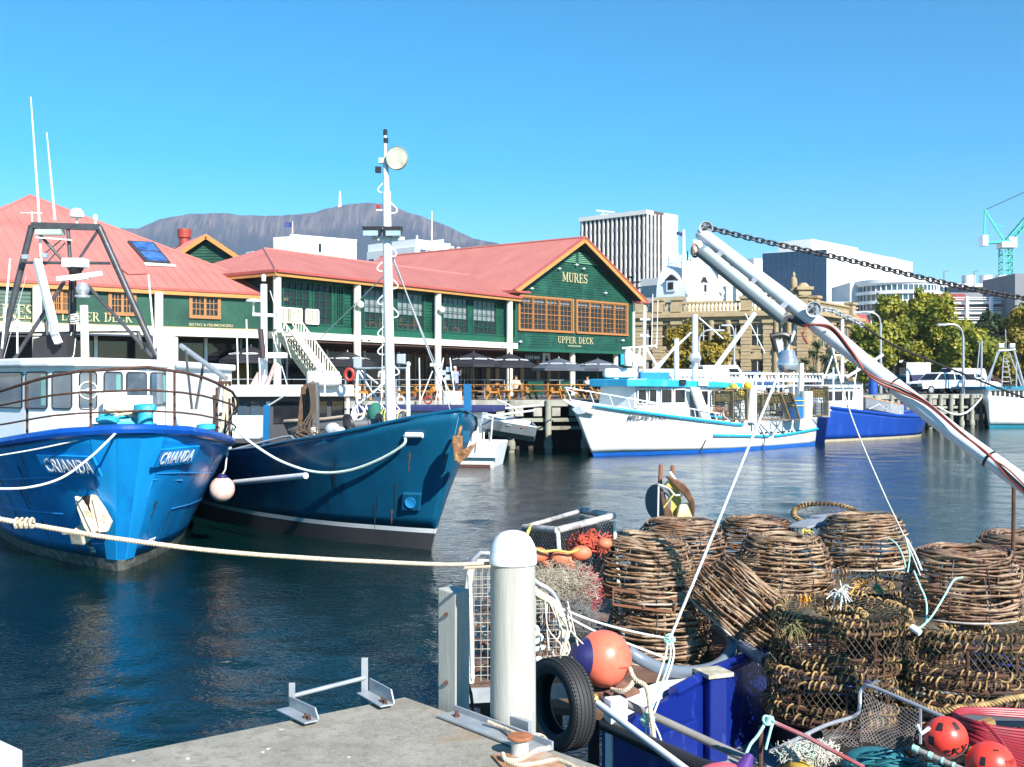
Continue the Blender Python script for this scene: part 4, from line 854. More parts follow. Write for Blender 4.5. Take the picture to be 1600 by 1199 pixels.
text_obj('SUSHI BAR', .30, white, tg, Wg.pt((sA+sB)/2-.15, 4.86, -1.48), Wg.d, (0,0,1), .01)
mb = MB(); Wg.box(mb, sB+.05, sB+.75, 4.55, 5.3, -1.62, -1.52); mb.build('side_sign', white, tg); mb = MB(); Wg.box(mb, sB+.25, sB+.6, 4.7, 4.95, -1.51, -1.5); Wg.box(mb, sB+.2, sB+.6, 5.0, 5.06, -1.51, -1.5); Wg.box(mb, sB+.37, sB+.43, 4.95, 5.2, -1.509, -1.498); mb.build('side_sign_mark', blk, tg)
mb = MB(); q0 = Wg.s_at(969,.1); Wg.box(mb, q0, q0+.55, 4.55, 5.3, .1, .18); mb.build('blue_sign', mat('sign_blue', (.02,.35,.62), .5), tg)
# pale van roofs / building seen under the gable
t = thing('white_kiosk', 'white awning and kiosk seen beneath the gable wing', 'building', (9,86,GZ)); mb = MB(); mb.box(8.6,88,GZ,10.3,92,5.6); mb.build('wall', wht2, t); mb = MB(); mb.prism([(8.2,87,4.6),(10.6,87,4.6),(10.6,89,5.4),(8.2,89,5.4)], (0,0,.12)); mb.build('awning', wht, t)

# ---- long upper-deck wing
Ws = Wall((-11.6,53.7),(.12,70)); ts = thing('upper_deck_wing', 'long restaurant wing with glazed upper veranda, white columns and red hip roof', 'building', (Ws.p0.x,Ws.p0.y,GZ)); L = Ws.len
def S(px): return Ws.s_at(px)
bays = [(S(437),S(548),[(S(441),S(484)),(S(488),S(519)),(S(523),S(537))]), (S(566),S(676),[(S(567),S(613)),(S(619),S(663))]), (S(690),S(792),[(S(691),S(732)),(S(738),S(776))])]
ops = []; 
for _, _, wl in bays:
    for a, b in wl: ops.append((a,b,6.2,8.35))
mb = MB(); wall_open(mb, Ws, 0, L, 5.8, 8.75, ops, -.2, 0); mb.hexa([Ws.pt(0,GZ,-9),Ws.pt(0,GZ,0),Ws.pt(.2,GZ,0),Ws.pt(.2,GZ,-9)],[Ws.pt(0,8.7,-9),Ws.pt(0,8.7,0),Ws.pt(.2,8.7,0),Ws.pt(.2,8.7,-9)]); mb.build('wall', green, ts)
mb = MB(); x = 0.05
for a, b, _, _ in sorted(ops)+[(L-.05,0,0,0)]:
    if a-x > .25: clap(mb, Ws, x, a-.02, 6.2, 8.35)
    x = b+.02
kind(mb.build('weatherboard', green, ts), 'stuff')
mb = MB(); Ws.box(mb, 0, L, 5.78, 6.16, 0, .14); Ws.box(mb, 0, L, 8.36, 8.7, 0, .05); mb.build('sill_beam', green2, ts)
mb = MB(); Ws.box(mb, -.2, L, 5.43, 5.78, -.4, .32); mb.build('floor_beam', cream, ts)
for (a, b, c, d) in ops: sash(ts, Ws, a+.01, b-.01, c, d, max(3,int((b-a)/.42)), 5, green2, o=-.03, fw=.07, mw=.026, mid=False, sheenh=1.2 if a > S(560) else .0)
mb = MB(); Ws.box(mb, .3, L-.2, FL-.1, FL, -4.5, -.25); Ws.box(mb, .3, L-.2, FL, 8.7, -4.6, -4.5); Ws.box(mb, .3, L-.2, 8.5, 8.55, -4.5, -.25); mb.build('upper_room', mat('dim_interior', (.09,.085,.075), .7, var=.3, scale=.8), ts)
pos = [591,600,609,625,636,647,656,694,701,712,722,729,743]
wrd = ['left end of the middle bay','second in the middle bay','third in the middle bay','fourth in the middle bay','fifth in the middle bay','sixth in the middle bay','right end of the middle bay','left end of the right bay','second in the right bay','third in the right bay','fourth in the right bay','fifth in the right bay','last in the right bay']
for i, px in enumerate(pos): chair(Ws.pt(S(px), FL+.3, -.6-.25*(i % 2)), rad(50)+i*.6, 'timber dining chair behind veranda glass, '+wrd[i], 'dining chairs behind the veranda glass')
ev = .7; RZ = 10.4; a0 = Ws.pt(-.7,EZ,ev); a1 = Ws.pt(L-.2,EZ,ev); r0 = Ws.pt(2.6,RZ,-3.9); r1 = Ws.pt(L+2.2,RZ,-3.9); hb = Ws.pt(-.7,EZ,-8.6)
roof_plane(ts, [a0,a1,Ws.pt(L+.2,RZ,-3.9),r0]); roof_plane(ts, [a0,hb,r0]); roof_plane(ts, [hb,Ws.pt(L,EZ,-8.6),Ws.pt(L+.2,RZ,-3.9),r0])
mb = MB(); mb.tube([a0,r0,Ws.pt(L+.2,RZ,-3.9)], .08, 8); mb.build('ridge_cap', roofm, ts, smooth=True)
mb = MB(); mb.bar(a0-V(0,0,.08)+Ws.n*.06, a1-V(0,0,.08)+Ws.n*.06, .13, .13); mb.bar(a0-V(0,0,.08), hb-V(0,0,.08), .13,.13); mb.build('gutter', roofd, ts)
mb = MB(); mb.bar(a0-V(0,0,.24), a1-V(0,0,.24), .05, .17); mb.bar(a0-V(0,0,.24), hb-V(0,0,.24), .05,.17); mb.build('fascia', ochre, ts)
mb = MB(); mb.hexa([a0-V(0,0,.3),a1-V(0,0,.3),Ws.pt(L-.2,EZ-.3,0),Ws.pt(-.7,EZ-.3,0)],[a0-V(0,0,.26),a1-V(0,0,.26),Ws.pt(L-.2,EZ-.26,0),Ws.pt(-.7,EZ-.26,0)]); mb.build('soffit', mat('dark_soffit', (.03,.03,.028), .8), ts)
for px in (433, 558, 684, 796):
    q = Ws.pt(Ws.s_at(px,.45), 0, .45); MB().lathe([(.2,GZ),(.2,8.48)], (q.x,q.y,0), 18).build('column', cream, ts, smooth=True)
for px, py in ((563,477),(690,485)):
    q = Ws.pt(Ws.s_at(px,.8), Ws.z_at(px,py,.8), .8); MB().ell(q, .2,.2,.2,14,9).build('globe_lamp', mat('opal_glass', (.85,.85,.82), .3), ts, smooth=True)
for px in (391,557,569,675,677,778): MB().obox(Ws.pt(S(px),5.62,.38), Ws.d*.1, Ws.n*.07, (0,0,.07)).build('beam_light', white, ts)
# ground floor: dark glazed front with frames
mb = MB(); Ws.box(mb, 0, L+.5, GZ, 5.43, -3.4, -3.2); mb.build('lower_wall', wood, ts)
for i in range(13):
    s = .5+i*1.5; mb = MB(); Ws.box(mb, s, s+1.35, GZ+.05, 5.0, -3.2, -3.1); mb.build('glass_door', glass if i < 8 else gpane, ts); mb = MB(); Ws.box(mb, s-.1, s, GZ, 5.1, -3.2, -3.02); mb.build('door_post', [white2,orange][i > 8], ts)
    if i > 8:
        for k in range(3): mb = MB(); Ws.box(mb, s+.3+k*.36, s+.34+k*.36, GZ, 5, -3.1, -3.05); mb.build('glazing_bar', orange, ts)
mb = MB(); Ws.box(mb, 0, L, 5.3, 5.42, -3.4, .2); mb.build('ceiling', mat('brown_soffit', (.10,.05,.035), .8), ts)
# balcony balustrade inside the left bay
bl = thing('balcony_balustrade', 'cream slatted balustrade in the left glazed bay of the upper deck', 'railing', Ws.pt(S(440),6.2,.25))
for a, b in ((427,447),(447,466),(473,492)):
    sa, sb = S(a), S(b)
    mb = MB(); Ws.box(mb, sa, sb, 6.9, 6.98, .2, .28); Ws.box(mb, sa, sb, 6.2, 6.27, .2, .28); mb.build('rail', cream, bl)
    for i in range(6): s = lerp(sa, sb, i/5); mb = MB(); Ws.box(mb, s-.04, s+.04, 6.25, 6.9, .2, .28); mb.build('baluster', cream, bl)
# outside stair
st = thing('outdoor_stair', 'cream outdoor staircase descending from the upper deck behind the umbrella', 'staircase', Ws.pt(S(440),GZ,2)); o1 = 1.3; ow = 1.1; sa, sb = Ws.s_at(432,o1), Ws.s_at(507,o1)
for o in (o1, o1+ow): mb = MB(); mb.bar(Ws.pt(sa,5.7,o), Ws.pt(sb,GZ+.1,o), .08, .32); mb.build('stringer', cream, st)
N_ = 15
for i in range(N_):
    u = (i+.5)/N_; mb = MB(); mb.obox(Ws.pt(lerp(sa,sb,u), lerp(5.7,GZ+.1,u)+.05, o1+ow/2), Ws.d*.16, Ws.n*ow/2*.98, (0,0,.03)); mb.build('tread', cream, st)
for o in (o1-.04, o1+ow+.04):
    mb = MB(); mb.bar(Ws.pt(sa,6.65,o), Ws.pt(sb,GZ+1.1,o), .07, .08); mb.bar(Ws.pt(sa,5.95,o), Ws.pt(sb,GZ+.4,o), .05, .06); mb.build('handrail', cream, st)
    for i in range(19): u = i/18; p = Ws.pt(lerp(sa,sb,u), 0, o); z = lerp(5.95,GZ+.4,u); mb = MB(); mb.bar((p.x,p.y,z),(p.x,p.y,z+.72), .05,.05,(1,0,0)); mb.build('baluster', cream, st)

# ---- lower-deck building at left
Wl = Wall((-25,44.85),(-12.0,54.6)); tl = thing('lower_deck_building', 'large red roofed green building with orange framed windows at the left', 'building', (Wl.p0.x,Wl.p0.y,GZ)); LL = Wl.len; Z1 = 7.62
def Sl(px): return Wl.s_at(px)
wn = [(Sl(83),Sl(109),Wl.z_at(96,483),Wl.z_at(96,448)), (Sl(172),Sl(209),Wl.z_at(190,489),Wl.z_at(190,456)), (Sl(298),Sl(341),Wl.z_at(320,503),Wl.z_at(320,463))]
wn = [(a,b,6.42,7.42) for a,b,_,_ in wn]
mb = MB(); wall_open(mb, Wl, 0, LL, 5.86, Z1, wn, -.2, 0); mb.hexa([Wl.pt(LL-.2,GZ,-8),Wl.pt(LL,GZ,-8),Wl.pt(LL,GZ,-.2),Wl.pt(LL-.2,GZ,-.2)],[Wl.pt(LL-.2,Z1,-8),Wl.pt(LL,Z1,-8),Wl.pt(LL,Z1,-.2),Wl.pt(LL-.2,Z1,-.2)]); mb.build('wall', green, tl)
mb = MB(); clap(mb, Wl, 0, Sl(54), 5.88, 7.55); kind(mb.build('weatherboard', green, tl), 'stuff')
for (a,b,c,d) in wn:
    sash(tl, Wl, a, (a+b)/2, c, d, 3, 3, orange, o=.0, fw=.06, mid=False); sash(tl, Wl, (a+b)/2, b, c, d, 3, 3, orange, o=.0, fw=.06, mid=False)
    mb = MB(); Wl.box(mb, a-.1, b+.1, c-.1, c, 0, .1); Wl.box(mb, a-.1, b+.1, d, d+.08, 0, .08); Wl.box(mb, a-.1,a,c,d,0,.08); Wl.box(mb, b,b+.1,c,d,0,.08); mb.build('window_frame', orange, tl)
mb = MB(); Wl.box(mb, .2, LL-.2, 6.0, 7.6, -2.6, -2.5); mb.build('inner_wall', dark, tl)
mb = MB(); Wl.box(mb, 0, LL+.2, 5.45, 5.84, -.4, .3); mb.build('floor_beam', cream, tl); mb = MB(); Wl.box(mb, 0, LL, 5.84, 5.9, 0, .12); mb.build('trim', mat('ochre_trim', (.30,.24,.10), .6), tl)
for px in (58, 248): q = Wl.pt(Wl.s_at(px,.45), 0, .45); MB().lathe([(.2,GZ),(.2,7.45)], (q.x,q.y,0), 16).build('column', cream, tl, smooth=True)
s0 = Sl(-88); s1 = Sl(51); serif('MURES', .62, gold, tl, Wl.pt(Sl(-28), 6.02, .05), Wl.d, Sl(52)-Sl(-28))
serif('LOWER DECK', .40, gold, tl, Wl.pt(Sl(95), 6.02, .01), Wl.d, Sl(206)-Sl(95))
text_obj('BISTRO & FISHMONGERS', .19, gold, tl, Wl.pt(Sl(330), 5.96, .02), Wl.d, (0,0,1), .02, sx=1.05)
# roof
E0 = V(-25.9,43.9,7.7); E1 = V(-11.3,54.85,7.7); PK = V(-25.7,58,13.2); E2 = V(-21,68,7.7); E3 = V(-40,58,7.7)
roof_plane(tl, [E0,E1,PK], step=.5); roof_plane(tl, [E1,E2,PK], step=.5); roof_plane(tl, [E3,E0,PK], step=.5); roof_plane(tl, [E2,E3,PK], step=.5)
mb = MB(); mb.tube([PK,E1],.09,8); mb.tube([PK,E0],.09,8); mb.build('hip_cap', roofm, tl, smooth=True)
mb = MB(); mb.bar(E0-V(0,0,.06), E1-V(0,0,.06), .14, .12); mb.bar(E1-V(0,0,.06), E2-V(0,0,.06), .14,.12); mb.build('gutter', roofd, tl)
mb = MB(); mb.bar(E0-V(0,0,.22), E1-V(0,0,.22), .05, .19); mb.bar(E1-V(0,0,.22), E1.lerp(E2,.25)-V(0,0,.22), .05,.19); mb.build('fascia', ochre, tl)
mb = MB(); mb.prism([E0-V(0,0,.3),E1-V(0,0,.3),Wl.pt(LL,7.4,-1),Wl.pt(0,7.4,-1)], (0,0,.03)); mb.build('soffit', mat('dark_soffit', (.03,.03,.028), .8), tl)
# skylight and patches on the front plane
nr = (E1-E0).cross(PK-E0).normalized(); nr = nr if nr.z > 0 else -nr
def on_roof(px, py, up=0):
    k = V((px-800)/FPX, 1, -(py-600)/FPX); o = V(0,0,CZ); return o + k*((E0-o).dot(nr)/k.dot(nr)) + nr*up
q = [on_roof(x,y,.12) for x,y in ((199,380),(239,382),(266,414),(228,413))]
sk = MB().prism(q, -nr*.1).build('skylight', steel, tl)
for u0, u1 in ((.06,.46),(.54,.94)):
    def bl_(u, v): return q[0].lerp(q[3],u).lerp(q[1].lerp(q[2],u), v)
    MB().prism([bl_(u0,.1),bl_(u0,.9),bl_(u1,.9),bl_(u1,.1)], nr*.03).build('pane', mat('skylight_glass', (.05,.14,.42), .05, var=.7, scale=2, spec=1.0), sk)
q2 = [on_roof(x,y,.05) for x,y in ((225,413),(273,416),(275,419),(226,417))]; MB().prism(q2, nr*.03).build('flashing', white2, tl)
for k, pl in enumerate((((178,415),(205,422),(230,430),(200,431)),)): MB().prism([on_roof(x,y,.04) for x,y in pl], nr*.05).build('roof_patch', roofm, tl)
# front storefront
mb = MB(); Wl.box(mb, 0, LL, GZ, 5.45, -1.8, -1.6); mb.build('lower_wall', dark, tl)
for px in (60,150,322,378,410): mb = MB(); s = Wl.s_at(px,-1.5); Wl.box(mb, s-.08, s+.08, GZ, 5.45, -1.6, -1.5); mb.build('shopfront_post', white, tl)
for a, b in ((66,146),(154,236),(258,318),(326,374),(382,406)): mb = MB(); Wl.box(mb, Wl.s_at(a,-1.5), Wl.s_at(b,-1.5), GZ+.3, 5.2, -1.6, -1.56); mb.build('shop_window', glass, tl)
mb = MB(); s = Wl.s_at(365,-1); Wl.box(mb, s, s+1.1, GZ, 4.2, -1.2, -1.1); mb.build('tan_door', mat('tan_board', (.22,.14,.04), .7), tl)
# small gable behind with red chimney
D = 66; A = at(253,388,D); B = at(325,370,D); C = at(388,412,D); t = thing('rear_gable', 'small green gable with ochre trim rising behind the left red roof', 'building', (B.x,D,GZ)); bk = V(-6,10,0)
w0 = at(275,420,D); mb = MB(); mb.prism([V(A.x,D,GZ),V(C.x,D,GZ),V(C.x,D,C.z),V(B.x,D,B.z-.1),V(A.x,D,C.z)], (0,.3,0)); mb.build('wall', green, t)
mb = MB()
for k in range(13):
    z = C.z-.6+k*.17; h0 = max(0,(z-C.z))/(B.z-C.z); xa = lerp(A.x,B.x,min(1,h0)); xb = lerp(C.x,B.x,min(1,h0)); mb.hexa([(xa,D-.06,z),(xb,D-.06,z),(xb,D,z),(xa,D,z)],[(xa,D-.01,z+.16),(xb,D-.01,z+.16),(xb,D,z+.16),(xa,D,z+.16)])
kind(mb.build('weatherboard', green, t), 'stuff')
PKb = V(B.x,D-.4,B.z+.1); Ra = V(C.x+.3,D-.4,C.z-.1); La = V(2*B.x-C.x-.3,D-.4,C.z-.1)
roof_plane(t, [La,La+bk,PKb+bk,PKb]); roof_plane(t, [Ra,Ra+bk,PKb+bk,PKb])
for a in (La,Ra): d = (PKb-a).normalized(); mb = MB(); mb.bar(a-V(0,.05,.16), PKb-V(0,.05,.16), .06,.26,(0,0,1)); mb.build('barge_board', ochre, t)
c = at(288,376,70); MB().lathe([(.32,-2),(.32,.1),(.42,.15),(.45,.6),(.42,.62),(.42,.7)], c, 18).build('chimney', mat('chimney_red', (.33,.05,.035), .5), t, smooth=True)
MB().tube([at(325,371,66), at(325,347,66)], .02, 5).build('aerial', steel, t)
# ---- terrace: umbrellas, tables, rail, people
def umbrella():
    t = thing('patio_umbrella', 'umbrella', 'umbrella', (0,0,0)); n = 8; mb = MB(); rim = []; 
    for k in range(n): a = 2*math.pi*(k+.5)/n; rim.append(V(math.cos(a)*1.4, math.sin(a)*1.4, 2.0))
    for k in range(n):
        a, b = rim[k], rim[(k+1) % n]; m_ = (a+b)/2*.98; m_.z = 1.97; mb.grid([[V(0,0,2.72), V(0,0,2.72)],[a*.5+V(0,0,2.42-1.0), b*.5+V(0,0,2.42-1.0)],[a,b]]); mb.grid([[a,b],[a*1.0-V(0,0,.17), b*1.0-V(0,0,.17)]])
    mb.build('canopy', mat('umbrella_black', (.018,.017,.022), .75, var=.15), t, solid=.012)
    for k in range(n): a = rim[k]; MB().bar((0,0,2.66), a-V(0,0,.03), .025,.025).build('rib', steel, t)
    MB().tube([(0,0,0),(0,0,2.72)], .03, 8).build('pole', orange, t); MB().lathe([(.28,0),(.28,.08),(.06,.12)], (0,0,0), 16).build('base', blk, t)
    MB().lathe([(.06,2.7),(.03,2.82)], (0,0,0), 8).build('finial', blk, t)
    for k in range(n):
        a = 2*math.pi*(k+1)/n; c = V(math.cos(a)*.93, math.sin(a)*.93, 2.285); tt = V(-math.sin(a), math.cos(a), 0); up = (V(0,0,2.72)-V(math.cos(a)*1.3,math.sin(a)*1.3,2.0)).normalized(); nn = tt.cross(up).normalized()
        pts = [c + tt*.34*math.cos(x) + up*.10*math.sin(x) + nn*.035 for x in [2*math.pi*i/14 for i in range(14)]]; inn = [c + tt*.25*math.cos(x) + up*.045*math.sin(x) - up*.02 + nn*.035 for x in [2*math.pi*i/14 for i in range(14)]]
        mb = MB(); mb.add(pts+inn, [(i,(i+1) % 14,(i+1) % 14+14,i+14) for i in range(14)]); mb.build('badge', white, t)
    return t
ump = umbrella()
US = [(392,54,4.25,'black umbrella far left, half hidden behind the grey mast',1.15),(543,57,4.1,'black umbrella under the outdoor stair',1.12),(740,58,4.1,'black umbrella with white badges, right of the second white column',1.1),(796,60.5,4.1,'black umbrella overlapping its neighbour below the gable corner',1.1),(873,60,3.9,'slate umbrella in front of the dark timber wall',1.1),(934,62.5,3.9,'slate umbrella at the right end of the terrace',1.12)]
slate = mat('umbrella_slate', (.085,.10,.125), .75, var=.1)
for i, (px, D, zr, lb, sc_) in enumerate(US):
    loc = (cx(px,D), D, GZ); o = ump if i == 0 else copy_tree(ump); o.location = loc; o.rotation_euler = (0,0,.2+i*.5); o['label'] = lb; o['group'] = 'umbrellas on the terrace'; o.scale = (sc_,sc_,(zr+.25-GZ)/2.15)
    if i >= 4:
        for ch in o.children:
            if ch.name.startswith('canopy'): ch.data = ch.data.copy(); ch.data.materials[0] = slate
tbl = mat('picnic_orange', (.46,.20,.04), .55, var=.25, scale=4)
def picnic():
    t = thing('picnic_table', 'table', 'picnic table', (0,0,0))
    for k in range(5): MB().box(-.95,-.38+k*.155,.72,.95,-.38+k*.155+.14,.76).build('top_plank', tbl, t)
    for y in (-.78,.52):
        for k in range(2): MB().box(-.95,y+k*.14,.42,.95,y+k*.14+.125,.46).build('bench_plank', tbl, t)
    for x in (-.7,.7):
        for s in (-1,1): MB().bar((x,s*.68,0),(x,s*.2,.72),.07,.1,(1,0,0)).build('leg', tbl, t)
        MB().box(x-.03,-.75,.33,x+.03,.75,.42).build('cross_bar', tbl, t)
    return t
pp = picnic(); PT = [(548,52.8,'orange picnic table left of the masts'),(655,53,'picnic table behind the red lifebuoy, left of the man in blue'),(690,55,'picnic table just left of the man in blue'),(752,54.2,'picnic table with bright A-shaped legs right of the man in blue'),(800,55.5,'picnic table in front of the gable corner column'),(848,54.4,'picnic table with yellow legs near the terrace end'),(885,57,'last picnic table before the white boat bow'),(925,60,'picnic table behind the white boat railing')]
for i, (px, D, lb) in enumerate(PT): o = pp if i == 0 else copy_tree(pp); o.location = (cx(px,D), D, GZ); o.rotation_euler = (0,0,rad(48)+(.2 if i % 2 else -.15)+ (math.pi/2 if i in (0,3,5) else 0)); o['label'] = lb; o['group'] = 'picnic tables on the terrace'
tr = thing('terrace_railing', 'thin wire and post railing along the restaurant terrace', 'railing', (-8,50,GZ)); RA, RB = V(-16.5,46.6,GZ), V(4.8,61.8,GZ)
RP = [V(-20,44.2,GZ), V(-10.5,51.8,GZ), V(-3.6,57.2,GZ), V(7.0,66.5,GZ)]
for a, b in zip(RP[:-1], RP[1:]):
    n = int((b-a).length/1.35)
    for i in range(n+1): p = a.lerp(b, i/n); MB().bar(p, p+V(0,0,1.0), .045,.045,(1,0,0)).build('rail_post', galv, tr)
    for z in (.35,.65,1.0): MB().bar(a+V(0,0,z), b+V(0,0,z), .03,.03).build('rail_wire', galv, tr)

# ---- people
def person(label, loc, facing, h, shirt, legs, skin=(.45,.25,.17), pose='stand', hair=(.25,.22,.2), shorts=False, hat=None):
    t = thing('person', label, 'person', loc); k = h/1.75; f = Vector((math.sin(facing), -math.cos(facing), 0)); s = Vector((math.cos(facing), math.sin(facing), 0)); u = Vector((0,0,1)); o = Vector(loc)
    def P(a, b, c): return o + s*a*k + f*b*k + u*c*k
    seat = pose == 'sit'; dz = -.42 if seat else 0
    sk = mat('skin_%s' % pose, skin, .5); sh = mat('shirt_%02d%02d' % (int(shirt[0]*99), int(shirt[2]*99)), shirt, .8, var=.15, scale=6); tr_ = mat('trouser_%02d%02d' % (int(legs[0]*99), int(legs[2]*99)), legs, .8)
    sh_l = P(.2,0,1.42+dz); sh_r = P(-.2,0,1.42+dz)
    if pose == 'face': el_l, ha_l = P(.34,.12,1.28), P(.12,.25,1.52)
    elif seat: el_l, ha_l = P(.26,.05,1.14+dz), P(.2,.3,1.1+dz)
    else: el_l, ha_l = P(.27,.0,1.14+dz), P(.27,.1,.88+dz)
    el_r, ha_r = (P(-.27,.02,1.14+dz), P(-.24,.2,.95+dz))
    # one skinned body
    pts = [P(0,0,.95+dz), P(0,0,1.15+dz), P(0,0,1.4+dz), P(0,.01,1.5+dz), P(0,.02,1.6+dz), P(0,.02,1.7+dz), sh_l, el_l, ha_l, sh_r, el_r, ha_r]
    rr_ = [.16,.15,.17,.06,.095,.07,.065,.045,.035,.065,.045,.035]
    hipz = .92+dz
    if seat: lg = [P(.1,0,hipz), P(.12,.42,hipz-.02), P(.12,.42,hipz-.45), P(.12,.56,hipz-.47), P(-.1,0,hipz), P(-.12,.42,hipz-.02), P(-.12,.42,hipz-.45), P(-.12,.56,hipz-.47)]
    else: lg = [P(.1,0,hipz), P(.12,.03,.5), P(.12,-.05,.08), P(.13,.13,.04), P(-.1,0,hipz), P(-.12,.06,.5), P(-.13,.0,.08), P(-.14,.18,.04)]
    pts += lg; rr_ += [.1,.07,.045,.04]*2
    ed = [(0,1),(1,2),(2,3),(3,4),(4,5),(2,6),(6,7),(7,8),(2,9),(9,10),(10,11),(0,12),(12,13),(13,14),(14,15),(0,16),(16,17),(17,18),(18,19)]
    me = bpy.data.meshes.new('body'); me.from_pydata([p-o for p in pts], ed, []); ob = bpy.data.objects.new('body', me); COL.objects.link(ob); ob.parent = t
    md = ob.modifiers.new('skin', 'SKIN'); sd = me.skin_vertices[0].data
    for i, r_ in enumerate(rr_): sd[i].radius = (r_*k*1.0, r_*k*(.75 if i in (0,1,2) else 1)); 
    sd[0].use_root = True; md2 = ob.modifiers.new('sub', 'SUBSURF'); md2.levels = 1; md2.render_levels = 2; me.materials.append(sk)
    # clothes
    mb = MB(); mb.tube([P(0,0,.86+dz),P(0,0,.98+dz),P(0,0,1.18+dz),P(0,0,1.36+dz),P(0,0,1.46+dz)], [.19*k,.185*k,.18*k,.2*k,.09*k], 14)
    for a, b in ((sh_l,el_l),(sh_r,el_r)): mb.tube([a.lerp(P(0,0,1.4+dz),.4), a, a.lerp(b,.9)], [.1*k,.085*k,.07*k], 10)
    mb.build('shirt', sh, t, smooth=True); e = .55 if shorts else .97
    mb = MB(); 
    for a, b, c in ((lg[0],lg[1],lg[2]),(lg[4],lg[5],lg[6])):
        mb.tube([P(0,0,hipz+.05).lerp(a,.8), a-V(0,0,.02), a.lerp(b,.9)] + ([] if shorts else [b, b.lerp(c,.9)]), [.12*k,.125*k,.1*k] + ([] if shorts else [.085*k,.065*k]), 10)
    mb.build('trousers', tr_, t, smooth=True)
    hc = P(0,-.015,1.665+dz); MB().ell(hc, .098*k,.105*k,.09*k,12,8).build('hair', mat('hair_%02d' % int(hair[0]*99), hair, .8), t, smooth=True)
    MB().ell(P(0,.105,1.62+dz), .015,.02,.025,6,5).build('nose', sk, t)
    for q in (P(.14,.16,.035), P(-.14,.2,.035)):
        if not seat: MB().ell(q, .06,.13,.05,10,6).build('shoe', blk, t, smooth=True)
    return t
person('man in white shirt and khaki shorts walking away on the terrace', (cx(599,58),58,GZ), rad(170), 1.74, (.75,.74,.70), (.2,.2,.13), shorts=True)
person('balding man in blue shirt shading his face on the terrace', (cx(711,53.6),53.6,GZ), rad(60), 1.66, (.26,.32,.55), (.03,.035,.06), pose='face', hair=(.5,.42,.36))
person('person in white top at the end table by the slate umbrella', (cx(918,60.5),60.5,GZ), rad(-40), 1.6, (.7,.68,.66), (.2,.03,.04), pose='sit', hair=(.05,.04,.03))
person('seated diner in pale top near the gable corner column', (cx(806,57.5),57.5,GZ), rad(30), 1.6, (.6,.45,.35), (.05,.05,.07), pose='sit', hair=(.1,.06,.04))
# ================================================================== BOATS
class Hull:
    def __init__(h, O, ang, L, rake, zs, bt, bw, flare=1.6):
        """O stem head (x,y); ang: heading of the aft axis in degrees from +Y towards -X"""
        h.O = Vector((O[0], O[1], 0)); h.u = Vector((-math.sin(rad(ang)), math.cos(rad(ang)), 0)); h.v = Vector((h.u.y, -h.u.x, 0)); h.L = L; h.rake = rake; h.zs = zs; h.bt = bt; h.bw = bw; h.flare = flare
    def sheer(h, s): return tab(h.zs[0], h.zs[1], s)
    def P(h, side, q, z, off=0):
        """q: station 0..1"""
        z0 = h.zs[1][0]; st = h.rake*(1-z/z0); s = st + (h.L-st)*q; zt = h.sheer(q*h.L); k = max(0, min(1.05, (z+.5)/(zt+.5)))
        b = lerp(tab(*h.bw, q*h.L), tab(*h.bt, q*h.L), k**h.flare)+off; return h.O + h.u*s + h.v*(side*b) + Vector((0,0,z))
    def C(h, s, lat, z): return h.O + h.u*s + h.v*lat + Vector((0,0,z))
    def q_px(h, side, px, z):
        best = min((abs(((p := h.P(side, i/400, z)).x/p.y*FPX+800)-px), i/400) for i in range(0, 240)); return best[1]
    def surf(h, name, m, t, zlo, zhi, nr=6, nq=34, solid=0, off=0, q1=1.0):
        for side in (-1, 1):
            rows = []
            for j in range(nr+1):
                row = []
                for i in range(nq+1):
                    q = q1*(i/nq)**1.5; a = zlo if not callable(zlo) else zlo(q*h.L); b = zhi if not callable(zhi) else zhi(q*h.L); row.append(h.P(side, q, lerp(a, b, j/nr), off))
                rows.append(row)
            o = MB().grid(rows, flip=(side < 0)).build(name, m, t, smooth=True, ang=60, solid=solid)
        a_ = zlo if not callable(zlo) else zlo(0); b_ = zhi if not callable(zhi) else zhi(0)
        MB().grid([[h.P(sd, 0, lerp(a_, b_, j/6))+h.u*-.01 for sd in (-1, 0, 1)] for j in range(7)]).build('stem', m, t, smooth=True)
    def transom(h, m, t, z1=None):
        z1 = z1 or h.sheer(h.L); n = 6; l = [h.P(-1,1,lerp(-.5,z1,i/n)) for i in range(n+1)]; r = [h.P(1,1,lerp(-.5,z1,i/n)) for i in range(n+1)]; mb = MB(); mb.grid([l, r]); mb.build('transom', m, t, solid=.06)
    def deck(h, m, t, drop, name='deck', q0=.02):
        rows = [[h.P(sd*1, lerp(q0,1,i/24), h.sheer(lerp(q0,1,i/24)*h.L)-drop, -.06) for i in range(25)] for sd in (-1, 1)]; return MB().grid(rows, flip=True).build(name, m, t, solid=.05)
    def line(h, side, q0, q1, dz, n=20, off=0, z=None): return [h.P(side, lerp(q0,q1,i/n), (h.sheer(lerp(q0,q1,i/n)*h.L)+dz) if z is None else z, off) for i in range(n+1)]
    def rim(h, m, t, r=.07, name='cap_rail', dz=0, q1=1.0):
        pts = list(reversed(h.line(-1,0.0,q1,dz,30))) + h.line(1,0.0,q1,dz,30); MB().tube(pts, r, 8).build(name, m, t, smooth=True)
